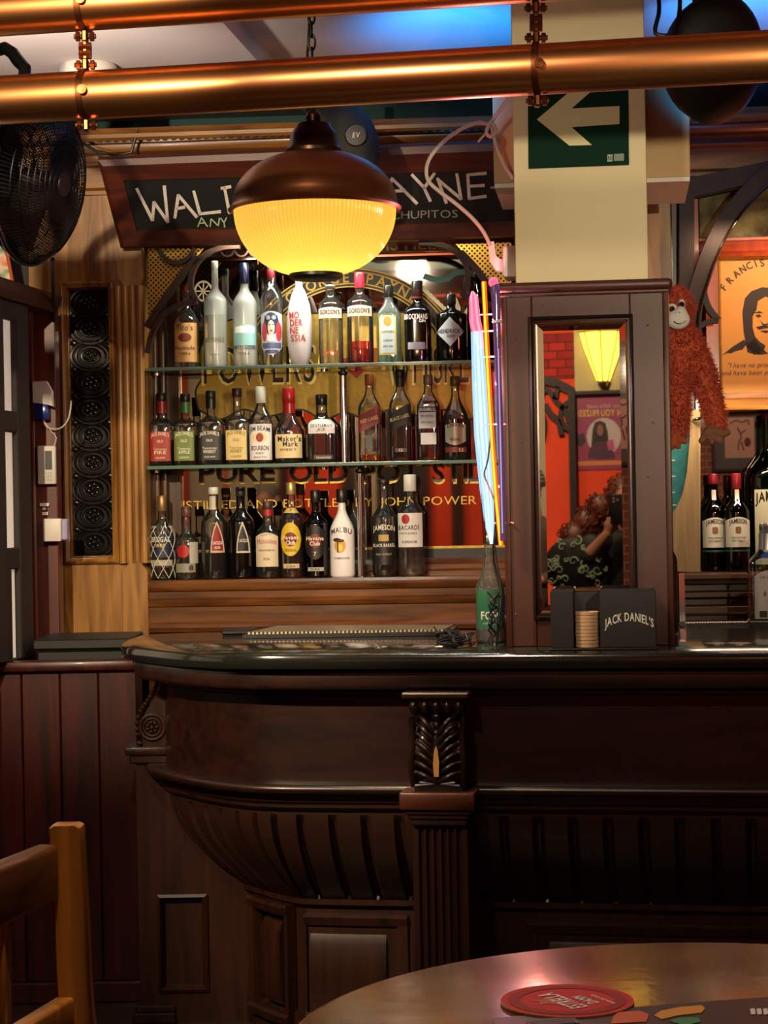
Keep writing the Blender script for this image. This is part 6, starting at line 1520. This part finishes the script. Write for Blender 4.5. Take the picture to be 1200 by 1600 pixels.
def fur(mb, n, L, r, jit=.5, down=.5):
    out = MB(); fs = mb.f; V = mb.v
    for i in range(n):
        f = random.choice(fs); p = sum((Vector(V[j]) for j in f), Vector()) / len(f)
        a, b, c_ = Vector(V[f[0]]), Vector(V[f[1]]), Vector(V[f[2]]); nn = (b - a).cross(c_ - a)
        if nn.length == 0: continue
        nn.normalize(); d = (nn + Vector((random.uniform(-jit, jit), random.uniform(-jit, jit), random.uniform(-jit, jit) - down))).normalized()
        t = d.orthogonal().normalized(); u = d.cross(t); l = L * random.uniform(.6, 1.2); p = p - nn * .001
        out.add([p + t * r, p - t * r * .5 + u * r * .87, p - t * r * .5 - u * r * .87, p + d * l], [(0, 1, 3), (1, 2, 3), (2, 0, 3)])
    return out

# ---- plush orangutan hanging beside the mirrored box
YM = 5.30
ape = thing('plush_orangutan', 'rust-brown plush orangutan with pale muzzle peeping from behind the mirrored box', 'plush toy', tuple(at(1075, 700, YM)))
def aq(px, py, d=0): return at(px, py, YM + d)
kA = F / YM
m = MB()
m.ell(aq(1056, 484), 25 / kA, .045, 37 / kA, 18, 12); m.ell(aq(1056, 500, -.012), 20 / kA, .04, 22 / kA, 18, 12)
m.ell(aq(1060, 562), 30 / kA, .05, 58 / kA, 18, 12); m.ell(aq(1062, 535), 30 / kA, .045, 34 / kA, 18, 12)
limb(m, [aq(1078, 540, -.01), aq(1098, 585, -.025), aq(1112, 630, -.03), aq(1121, 664, -.03)], [22 / kA, 20 / kA, 17 / kA, 13 / kA])
limb(m, [aq(1058, 600, -.03), aq(1060, 640, -.05), aq(1058, 676, -.05)], [19 / kA, 17 / kA, 14 / kA])
m.ell(aq(1081, 478, .015), 7 / kA, .01, 9 / kA, 10, 8)
bodym = remesh(m, .006, 2)
FUR = pmat('rust_plush', '#b0472a', .85, var=.5, scale=70)
fm = fur(bodym, 9000, .017, .0017, .9, .5); bodym.add(fm.v, fm.f)
def press(mb):
    o = []
    for v in mb.v:
        v = Vector(v); lx = (v - K.o).dot(K.ex); lim = bx1 + .003
        if lx < lim: v = v + K.ex * (lim - lx + .002 * random.random())
        o.append(tuple(v))
    mb.v = o; return mb
press(bodym)
apb = wobj('fur_body', bodym, FUR, ape, None, 60)
FEL = pmat('white_felt', '#dcd8d2', .8)
m = MB(); m.ell(aq(1059, 499, -.05), 19 / kA, .022, 16 / kA, 20, 12); m.ell(aq(1063, 491, -.05), 11 / kA, .02, 13 / kA, 16, 10)
wobj('muzzle', press(remesh(m, .0025, 3)), FEL, ape, None, 60)
wobj('mouth', MB().tube([aq(1053, 502, -.073), aq(1057, 505, -.0745), aq(1063, 506, -.074), aq(1068, 504, -.073), aq(1072, 501, -.069)], .0009, 6), P_(BC), ape)
for px, py, dpt in ((1050, 483, -.048), (1065, 476, -.044)):
    e = wobj('eye', MB().ell(aq(px, py, dpt), 8.5 / kA if px < 1060 else 6 / kA, .008, 9 / kA, 16, 10), FEL, ape)
    i_ = wobj('iris', MB().ell(aq(px, py, dpt - .006), 5 / kA, .004, 5 / kA, 14, 8), P_('#6a4020', .3), e)
    wobj('pupil', MB().ell(aq(px + .3, py, dpt - .009), 3 / kA, .002, 3.4 / kA, 12, 8), pmat('glossy_black', '#050505', .05), e)
for px in (1056, 1062): wobj('nostril', MB().ell(aq(px, 488, -.071), .0016, .001, .001, 8, 6), P_(BC), ape)
HND = pmat('brown_felt', '#6a4630', .8, var=.15, scale=60)
m = MB(); limb(m, [aq(1112, 672, -.03), aq(1122, 676, -.04)], [11 / kA, 10 / kA])
for a in ((1104, 676, 1096, 690), (1114, 680, 1112, 692), (1122, 682, 1126, 691), (1126, 676, 1137, 677)): limb(m, [aq(a[0], a[1], -.035), aq((a[0] + a[2]) / 2, (a[1] + a[3]) / 2 + 1, -.045), aq(a[2], a[3] - 1, -.045)], [6.5 / kA, 6 / kA, 5 / kA], 10)
wobj('hand', remesh(m, .003, 2), HND, ape, None, 60)
m = MB(); limb(m, [aq(1056, 680, -.055), aq(1052, 692, -.07)], [12 / kA, 9 / kA]); 
for a in ((1062, 684, 1070, 690), (1056, 690, 1060, 698), (1048, 692, 1048, 700)): limb(m, [aq(a[0], a[1], -.06), aq(a[2], a[3], -.07)], [6 / kA, 4.5 / kA], 10)
wobj('foot', press(remesh(m, .003, 2)), pmat('rust_felt', '#a04a28', .8), ape, None, 60)

# ================================================================ THE ROOM BEHIND THE CAMERA (seen in the mirrors)
WY = -1.4
def kr(px, py): return K.mirror(px, py, WY, .014)
def rrect(pxa, pxb, pya, pyb, fn): a = fn(pxa, pyb); b = fn(pxb, pya); return min(a.x, b.x), max(a.x, b.x), min(a.z, b.z), max(a.z, b.z)
def rbox(nm, rect, d0, d1, mat, par, b=0): x0, x1, z0, z1 = rect; return wobj(nm, MB().box(x0, x1, WY + d0, WY + d1, z0, z1, b), mat, par)
r = rrect(899, 978, 510, 612, kr)
alc = thing('cream_wall_panel', 'cream panel behind the wall lamp, reflected in the box mirror', 'wall panel', ((r[0] + r[1]) / 2, WY, r[2]))
rbox('panel', r, .001, .02, pmat('cream_panel_paint', '#b9ad78', .7), alc); 
rbox('shelf_board', (r[0] - .02, r[1] + .3, r[2] - .02, r[2]), .001, .05, M['darkwood'], alc)
sc_c = kr(943, 560); t0, t1 = kr(943, 519).z, kr(943, 597).z; hw_ = (kr(977, 520).x - kr(904, 520).x) / 2
scn = thing('wall_sconce', 'tapered glowing glass wall lamp reflected in the box mirror', 'lamp', (sc_c.x, WY + .05, t1))
rs = []
for z, f in ((t1, .28), (t1 + (t0 - t1) * .3, .52), (t1 + (t0 - t1) * .7, .84), (t0, 1)): rs.append([(sc_c.x + hw_ * f * math.cos(PI * j / 12), WY + .022 + hw_ * .8 * f * math.sin(PI * j / 12), z) for j in range(13)])
wobj('glass_shade', MB().rings(rs, True, False), emis('lit_yellow_glass', '#ffcf40', 5.5), scn)
for j in (0, 3, 6, 9, 12): wobj('lead_rib', MB().tube([Vector((q[j][0], q[j][1] + .002, q[j][2])) for q in rs], .004, 6), M['darkwood'], scn)
wobj('lower_cup', MB().lathe([(.012, t1 - .035), (.028, t1 - .03), (.03, t1 - .012), (hw_ * .3, t1 + .002)], 20, (sc_c.x, WY + .045, 0)), M['chrome'], scn)
wobj('top_rim', MB().tube([Vector(p) for p in rs[-1]], .006, 6), M['gold'], scn)
tim = thing('dark_timber_post', 'dark timber post on the rear wall, reflected in the box mirror', 'post', (kr(896, 700).x, WY, 0))
r = rrect(892, 900, 610, 760, kr); rbox('post', (r[0], r[1], 0, r[3] + .0), .001, .06, M['darkwood'], tim)
r = rrect(843, 899, 520, 592, kr); redp = thing('red_brick_panel', 'red brickwork panel on the rear wall beside the sconce', 'wall panel', ((r[0] + r[1]) / 2, WY, r[2]))
def brick(name, c1, c2, mortar, sc_):
    m_, nt, p_, o_ = new_mat(name); tc_ = nt.nodes.new('ShaderNodeTexCoord'); mp = nt.nodes.new('ShaderNodeMapping'); mp.inputs['Rotation'].default_value = (math.radians(90), 0, 0); bt_ = nt.nodes.new('ShaderNodeTexBrick')
    bt_.inputs['Color1'].default_value = c4(c1); bt_.inputs['Color2'].default_value = c4(c2); bt_.inputs['Mortar'].default_value = c4(mortar); bt_.inputs['Scale'].default_value = sc_
    nt.links.new(tc_.outputs['Object'], mp.inputs[0]); nt.links.new(mp.outputs[0], bt_.inputs['Vector']); nt.links.new(bt_.outputs[0], p_.inputs['Base Color']); p_.inputs['Roughness'].default_value = .8; return m_
rbox('bricks', r, .001, .012, brick('red_painted_brick', '#b5221a', '#8a1712', '#4a0d0b', 5), redp)
tr = thing('gothic_fretwork', 'dark pierced gothic fretwork on the rear wall, reflected in the box mirror', 'fretwork', (kr(870, 680).x, WY, kr(870, 690).z))
m = MB()
def rarc(pts, wpx): 
    q = [kr(a, b) for a, b in pts]; m.arcband(sm2([(p.x, p.z) for p in q], .02), wpx / 270, WY + .002, WY + .03)
rarc([(840, 592), (868, 598), (895, 612)], 14); rarc([(843, 612), (858, 610), (868, 625), (882, 640), (890, 660)], 8); rarc([(852, 632), (862, 648), (874, 660), (878, 680)], 9); rarc([(893, 626), (882, 634), (876, 650), (884, 668), (893, 672)], 7); rarc([(868, 625), (872, 604)], 8); rarc([(850, 600), (846, 640), (852, 660), (848, 690)], 7)
wobj('tracery', m, M['darkwood'], tr)
r = rrect(899, 986, 618, 735, kr); ps = thing('prize_poster', 'purple poster about winning prizes, reflected in the box mirror', 'poster', ((r[0] + r[1]) / 2, WY, r[2]))
sheet = rbox('sheet', r, .002, .006, pmat('purple_poster_paper', '#8a2f52', .5, var=.3, scale=6), ps)
def pp(px, py): p = kr(px, py); return (p.x, p.z)
def ppoly(nm, pts, l, mat): wobj(nm, MB().prism([pp(a, b) for a, b in pts], WY + .006 + l, WY + .0066 + l), mat, sheet)
def ell_px(cx, cy, rx, ry, n=28): return [(cx + rx * math.cos(2 * PI * k / n), cy + ry * math.sin(2 * PI * k / n)) for k in range(n)]
ppoly('white_disc', ell_px(944, 682, 27, 29), .0004, paint('#b9a8a8', .6))
ppoly('figure_hair', [(926, 672), (930, 660), (938, 657), (946, 661), (950, 676), (952, 700), (940, 700), (924, 700)], .001, paint('#1c0f12', .6))
ppoly('figure_face', ell_px(938, 672, 5, 9), .0014, paint('#8a5448', .6))
ppoly('figure_dress', [(922, 700), (932, 690), (946, 690), (958, 704), (962, 716), (940, 718), (918, 716)], .0016, paint('#4a2038', .6))
ppoly('figure_phone', [(948, 690), (958, 686), (961, 702), (951, 704)], .002, paint('#b04a6a', .6))
ppoly('gadget_print', [(902, 680), (912, 676), (916, 690), (908, 698), (901, 694)], .0012, paint('#3a2430', .6))
ppoly('footer_band', [(900, 721), (985, 719), (985, 726), (900, 728)], .0012, paint('#c87840', .6))
for s_, px, py, hpx, wpx, col in (('WIN YOU PRIZES!', 944, 650, 10, 82, '#d8b04c'), ('Your Selfie could', 946, 637, 6, 56, '#b890a0')):
    vs, fs = text2d(s_, hpx / 268, wpx / 268, 1); p = kr(px, py); wobj('lettering', MB().add([(p.x - x, WY + .0085, p.z + z) for x, z in vs], fs), paint(col, .6), sheet)
cl = thing('ceiling_light', 'square pale ceiling light panel reflected high in the lettered mirror', 'ceiling light', (-.5, 2.3, 2.82))
wobj('housing', MB().box(-.86, -.14, 1.95, 2.65, 2.80, 2.85, .005), M['white'], cl)
wobj('diffuser', MB().box(-.83, -.17, 1.98, 2.62, 2.795, 2.80), emis('pale_diffuser', '#d8e0b8', .7), cl)
# right niche reflection: brick wall and framed print
def br(px, py): return B.mirror(px, py, WY, .19)
r = rrect(1070, 1260, 620, 900, br); bw_ = struct('trim_8', MB().box(r[0], r[1], WY + .001, WY + .012, .3, 2.4), brick('warm_brick', '#8a4a34', '#6e3826', '#a07860', 5))
r = rrect(1114, 1193, 642, 737, br); fp = thing('framed_print', 'black framed pink print on the brick wall, reflected in the niche mirror', 'picture', ((r[0] + r[1]) / 2, WY, r[2]))
x0, x1, z0, z1 = r
wobj('frame', MB().frame(x0, x1, z0, z1, .018, WY + .013, WY + .04), pmat('dark_red_frame', '#3a1612', .4), fp)
wobj('mount', MB().box(x0 + .018, x1 - .018, WY + .014, WY + .02, z0 + .018, z1 - .018), pmat('grey_mount', '#55524e', .7), fp)
r2 = rrect(1133, 1178, 652, 716, br); wobj('print', MB().box(r2[0], r2[1], WY + .021, WY + .023, r2[2], r2[3]), pmat('pink_print_paper', '#c99a86', .7), fp)
m = MB()
def bq(px, py): p = br(px, py); return (p.x, WY + .024, p.z)
for pts in ([(1152, 668), (1156, 676), (1158, 684), (1154, 692), (1154, 704)], [(1158, 690), (1162, 704)], [(1156, 678), (1165, 672)], [(1140, 662), (1150, 657), (1160, 660), (1168, 656), (1170, 664)]): m.tube(smooth_path([bq(*q) for q in pts], .01), .005, 6)
q = br(1168, 691); m.ell((q.x, WY + .024, q.z), .024, .003, .034, 16, 8)
wobj('drawing', m, paint('#5a3028', .7), fp)
# dark posts, beam and pale panels across the rear wall (seen in the lettered mirror)
def wr(px, py): return B.mirror(px, py, WY, .195)
tm2 = thing('rear_timber_frame', 'dark timber frame across the rear wall, reflected in the lettered mirror', 'timber frame', (-1.6, WY, 0))
def wrx(px): return wr(px, 760).x
zA, zB = wr(500, 880).z, wr(500, 560).z
for a_, b_ in ((440, 452), (536, 672), (706, 800), (262, 276)): wobj('dark_panel', MB().box(wrx(a_), min(wrx(b_), kr(836, 700).x - .03), WY + .001, WY + .06, 0, 2.84), M['darkwood'], tm2)
wobj('beam', MB().box(wrx(200), wrx(536), WY + .001, WY + .09, zB + .02, zB + .16), M['darkwood'], tm2)
wobj('dado', MB().box(wrx(200), wrx(536), WY + .001, WY + .05, 0, zA - .02), M['darkwood'], tm2)
for a_, b_ in ((300, 352), (360, 438), (560, 590)): wobj('pale_panel', MB().box(wrx(a_), wrx(b_), WY + .062, WY + .07, zA, zB - .02), pmat('pale_panel_paint', '#b8a88c', .7), tm2)

# ================================================================ PEOPLE (reflections only)
SKIN = pmat('skin', '#b9836a', .55, var=.08, scale=30)
def head(m, c, yaw=0, s_=1.0):
    T = Matrix.Translation(c) @ Matrix.Rotation(yaw, 4, 'Z')
    def e(x, y, z, a, b, d): m.ell(T @ Vector((x * s_, y * s_, z * s_)), a * s_, b * s_, d * s_, 18, 12)
    e(0, 0, .035, .073, .092, .082); e(0, .022, -.035, .060, .068, .062); e(0, .05, -.075, .032, .03, .026)
    e(0, .098, -.015, .013, .016, .014); e(0, .09, .008, .009, .012, .026); e(0, .088, -.047, .024, .009, .006); e(0, .086, -.057, .02, .009, .006)
    e(-.028, .078, .018, .016, .012, .008); e(.028, .078, .018, .016, .012, .008); e(-.075, -.005, -.005, .008, .018, .028); e(.075, -.005, -.005, .008, .018, .028)
    return T
def hand(m, w_, dirv, up, side, grip=1.0):
    """palm at w_, fingers along dirv curling towards up, thumb on +side"""
    d = Vector(dirv).normalized(); u = Vector(up).normalized(); s_ = Vector(side).normalized(); w_ = Vector(w_)
    m.tube([w_, w_ + d * .045, w_ + d * .085], [.022, .030, .032], 12); m.ell(w_ + d * .05, .036, .03, .034, 14, 10)
    for k, L in enumerate((.068, .078, .072, .056)):
        b = w_ + d * .085 + s_ * (.027 - .018 * k); p1 = b + d * L * .45 + u * .006; p2 = p1 + (d * .45 + u * .9 * grip).normalized() * L * .32; p3 = p2 + (u * 1.0 - d * .5 * grip).normalized() * L * .26
        limb(m, [b, p1, p2, p3], [.0095, .009, .0082, .0072], 8)
    b = w_ + d * .03 + s_ * .03; limb(m, [b, b + s_ * .02 + d * .022 + u * .01, b + s_ * .018 + d * .05 + u * .02], [.012, .0105, .009], 8)
def person(nm, lab, hc, hips, kit):
    return thing(nm, lab, 'person', (hips[0], hips[1], 0))
# woman holding the phone at the camera's own place
per = person('person', 'person with long curly red hair in a black jacket holding up a phone', None, (.0, -.32), None)
HC = Vector((.03, -.215, 1.435)); m = MB(); head(m, HC, 0)
limb(m, [(.03, -.25, 1.36), (.02, -.28, 1.27)], [.05, .055])
limb(m, [(0, -.29, 1.20), (0, -.30, 1.05), (0, -.30, .92), (0, -.31, .80)], [.115, .12, .112, .135])
limb(m, [(-.15, -.29, 1.225), (.15, -.29, 1.225)], [.055, .055]); 
limb(m, [(-.155, -.29, 1.215), (-.27, -.22, 1.03), (-.15, -.08, 1.19), (-.06, -.055, 1.285)], [.05, .042, .034, .025])
limb(m, [(.155, -.29, 1.215), (.27, -.22, 1.04), (.16, -.08, 1.20), (.075, -.055, 1.29)], [.05, .042, .034, .025])
hand(m, (-.06, -.058, 1.285), (.35, 0, .9), (.7, .45, .1), (-.2, -.7, .3)); hand(m, (.075, -.058, 1.29), (-.3, 0, .9), (-.7, .45, .1), (.2, -.7, .3))
for sx in (-1, 1): limb(m, [(sx * .085, -.31, .80), (sx * .09, -.30, .45), (sx * .09, -.32, .08)], [.085, .058, .04]); limb(m, [(sx * .09, -.33, .045), (sx * .095, -.20, .035)], [.042, .034])
wobj('body', remesh(m, .0055, 2), SKIN, per, None, 60)
m = MB(); limb(m, [(0, -.29, 1.19), (0, -.30, 1.05), (0, -.30, .90), (0, -.31, .74)], [.132, .138, .13, .158])
limb(m, [(-.155, -.29, 1.225), (.155, -.29, 1.225)], [.072, .072])
for sx in (-1, 1): limb(m, [(sx * .16, -.29, 1.215), (sx * .28, -.22, 1.025), (sx * .165, -.095, 1.165)], [.066, .06, .05])
m.ell((-.1, -.2, 1.24), .06, .05, .05); m.ell((.1, -.2, 1.24), .06, .05, .05)
wobj('black_jacket', remesh(m, .008, 2), pmat('black_cloth', '#17140f', .8, bump=.2, scale=60), per, None, 60)
m = MB()
for sx in (-1, 1): limb(m, [(sx * .087, -.31, .80), (sx * .092, -.30, .45), (sx * .092, -.32, .12)], [.098, .072, .055])
wobj('trousers', remesh(m, .009, 2), pmat('dark_trousers', '#12131a', .8), per, None, 60)
m = MB()
for sx in (-1, 1): limb(m, [(sx * .092, -.345, .05), (sx * .095, -.24, .042), (sx * .097, -.18, .038)], [.052, .046, .04])
wobj('shoes', remesh(m, .007, 2), M['blackplastic'], per, None, 60)
sf = Vector((-.24, -.115, 1.12)); m = MB(); m.ell(sf, .165, .05, .155, 24, 14); m.ell(sf + Vector((.09, .0, .06)), .09, .045, .11, 20, 12)
scf = remesh(m, .008, 2); so = wobj('printed_scarf', scf, pmat('black_silk', '#0c0d0b', .6), per, None, 60)
m = MB(); random.seed(11)
for k in range(34):
    a = random.uniform(-.14, .17); b = random.uniform(-.13, .15); r0 = random.uniform(.012, .026); tw = random.choice((-1, 1)); pts = []
    for j in range(14):
        t = j / 13; an = tw * t * 6.5 + k; rr = r0 * (1 - .75 * t); x, z = a + rr * math.cos(an), b + rr * math.sin(an); 
        q = 1 - (x / .178) ** 2 - (z / .17) ** 2
        if q < .05: continue
        pts.append(sf + Vector((x, .052 * math.sqrt(q) + .004, z)))
    if len(pts) > 4: m.tube(pts, [.0052 * (1 - .06 * i) for i in range(len(pts))], 6)
wobj('swirl_print', m, pmat('pale_green_print', '#a9bfa2', .7), so)
AUB = pmat('auburn_hair', '#5e2411', .5, var=.4, scale=50)
m = MB(); m.ell(HC + Vector((-.01, -.045, .05)), .115, .10, .11); m.ell(HC + Vector((.01, -.06, .09)), .09, .085, .06)
for c_, r in (((-.12, -.26, 1.41), .075), ((-.19, -.26, 1.33), .08), ((-.26, -.25, 1.25), .085), ((-.30, -.24, 1.17), .07), ((.15, -.26, 1.39), .07), ((.2, -.26, 1.29), .075), ((.22, -.25, 1.2), .06), ((0, -.36, 1.25), .13)): m.ell(c_, r, r * .8, r * 1.15, 16, 10)
hm = remesh(m, .012, 2)
V_ = hm.v; cur = MB()
for k in range(650):
    p = Vector(random.choice(V_))
    if p.y > HC.y + .05 and abs(p.x - HC.x) < .07: continue
    o_ = (p - Vector((-.02, -.30, 1.30))).normalized(); r0 = random.uniform(.006, .011); pts = []; ph = random.uniform(0, 6)
    for j in range(10):
        t = j / 9; pts.append(p + o_ * .012 * math.sin(t * PI) + Vector((r0 * math.cos(ph + t * 9), r0 * math.sin(ph + t * 9), -.06 * t + .02)))
    cur.tube(pts, [.0028] * 9 + [.001], 5)
hm.add(cur.v, cur.f); wobj('curly_hair', hm, AUB, per, None, 60)
ph = thing('smartphone', 'dark smartphone held up in front of the red-haired person\'s face', 'phone', (0, -.012, 1.34))
wobj('case', MB().box(-.037, .037, -.016, -.008, 1.335, 1.49, .004, 2).box(-.030, .014, -.008, -.0065, 1.44, 1.484, .001), M['blackplastic'], ph)
for x, z in ((-.018, 1.47), (-.018, 1.452), (.002, 1.462)): wobj('lens_ring', MB().lathe([(.0075, -.0066), (.0075, -.0055), (.005, -.0055)], 18, (x, 0, z), True, 'y'), M['chrome'], ph)

# second guest with a striped beanie, further left
g = B.mirror(415, 772, -.75, .195)
gst = thing('person', 'person in a striped knitted beanie, reflected in the lettered mirror', 'person', (g.x, -.85, 0))
gc = Vector((g.x, -.75, g.z - .05)); m = MB(); head(m, gc, .3)
limb(m, [gc + Vector((0, -.03, -.08)), gc + Vector((0, -.05, -.17))], [.055, .06]); limb(m, [gc + Vector((0, -.06, -.27)), gc + Vector((0, -.07, -.5)), gc + Vector((0, -.08, -.66))], [.13, .13, .14])
limb(m, [gc + Vector((-.18, -.06, -.22)), gc + Vector((.18, -.06, -.22))], [.055, .055])
for sx in (-1, 1):
    limb(m, [gc + Vector((sx * .18, -.06, -.23)), gc + Vector((sx * .24, -.02, -.48)), gc + Vector((sx * .12, .18, -.5))], [.05, .042, .03]); hand(m, gc + Vector((sx * .12, .18, -.5)), (-sx * .4, .9, 0), (0, .2, -1), (-sx, 0, .2), .5)
    zf = gc.z - .66; limb(m, [(gc.x + sx * .1, gc.y - .08, zf), (gc.x + sx * .11, gc.y - .06, zf * .55), (gc.x + sx * .11, gc.y - .08, .07)], [.09, .06, .042]); limb(m, [(gc.x + sx * .11, gc.y - .09, .045), (gc.x + sx * .115, gc.y + .05, .035)], [.042, .034])
wobj('body', remesh(m, .007, 2), SKIN, gst, None, 60)
m = MB(); limb(m, [gc + Vector((0, -.06, -.27)), gc + Vector((0, -.07, -.5)), gc + Vector((0, -.08, -.68))], [.15, .15, .16]); limb(m, [gc + Vector((-.18, -.06, -.22)), gc + Vector((.18, -.06, -.22))], [.072, .072])
for sx in (-1, 1): limb(m, [gc + Vector((sx * .18, -.06, -.23)), gc + Vector((sx * .24, -.02, -.48)), gc + Vector((sx * .14, .14, -.5))], [.066, .058, .045])
wobj('sweater', remesh(m, .009, 2), pmat('brown_sweater', '#4a3c30', .9, bump=.3, scale=80), gst, None, 60)
m = MB()
for sx in (-1, 1): limb(m, [(gc.x + sx * .1, gc.y - .08, gc.z - .68), (gc.x + sx * .11, gc.y - .06, (gc.z - .66) * .55), (gc.x + sx * .11, gc.y - .08, .1)], [.105, .075, .058])
wobj('jeans', remesh(m, .009, 2), pmat('blue_denim', '#1c2436', .9), gst, None, 60)
m_, nt, p_, o_ = new_mat('striped_knit'); tc_ = nt.nodes.new('ShaderNodeTexCoord'); wv = nt.nodes.new('ShaderNodeTexWave'); wv.bands_direction = 'Z'; wv.inputs['Scale'].default_value = 14; r_ = nt.nodes.new('ShaderNodeValToRGB'); r_.color_ramp.elements[0].color = c4('#1c1a18'); r_.color_ramp.elements[1].color = c4('#8a8276')
nt.links.new(tc_.outputs['Object'], wv.inputs[0]); nt.links.new(wv.outputs[0], r_.inputs[0]); nt.links.new(r_.outputs[0], p_.inputs['Base Color']); p_.inputs['Roughness'].default_value = .9
wobj('beanie', MB().lathe([(.086, .035), (.094, .04), (.094, .06), (.09, .09), (.075, .125), (.045, .15), (.0005, .16)], 28, gc - Vector((0, .008, 0))), m_, gst, None, 60)
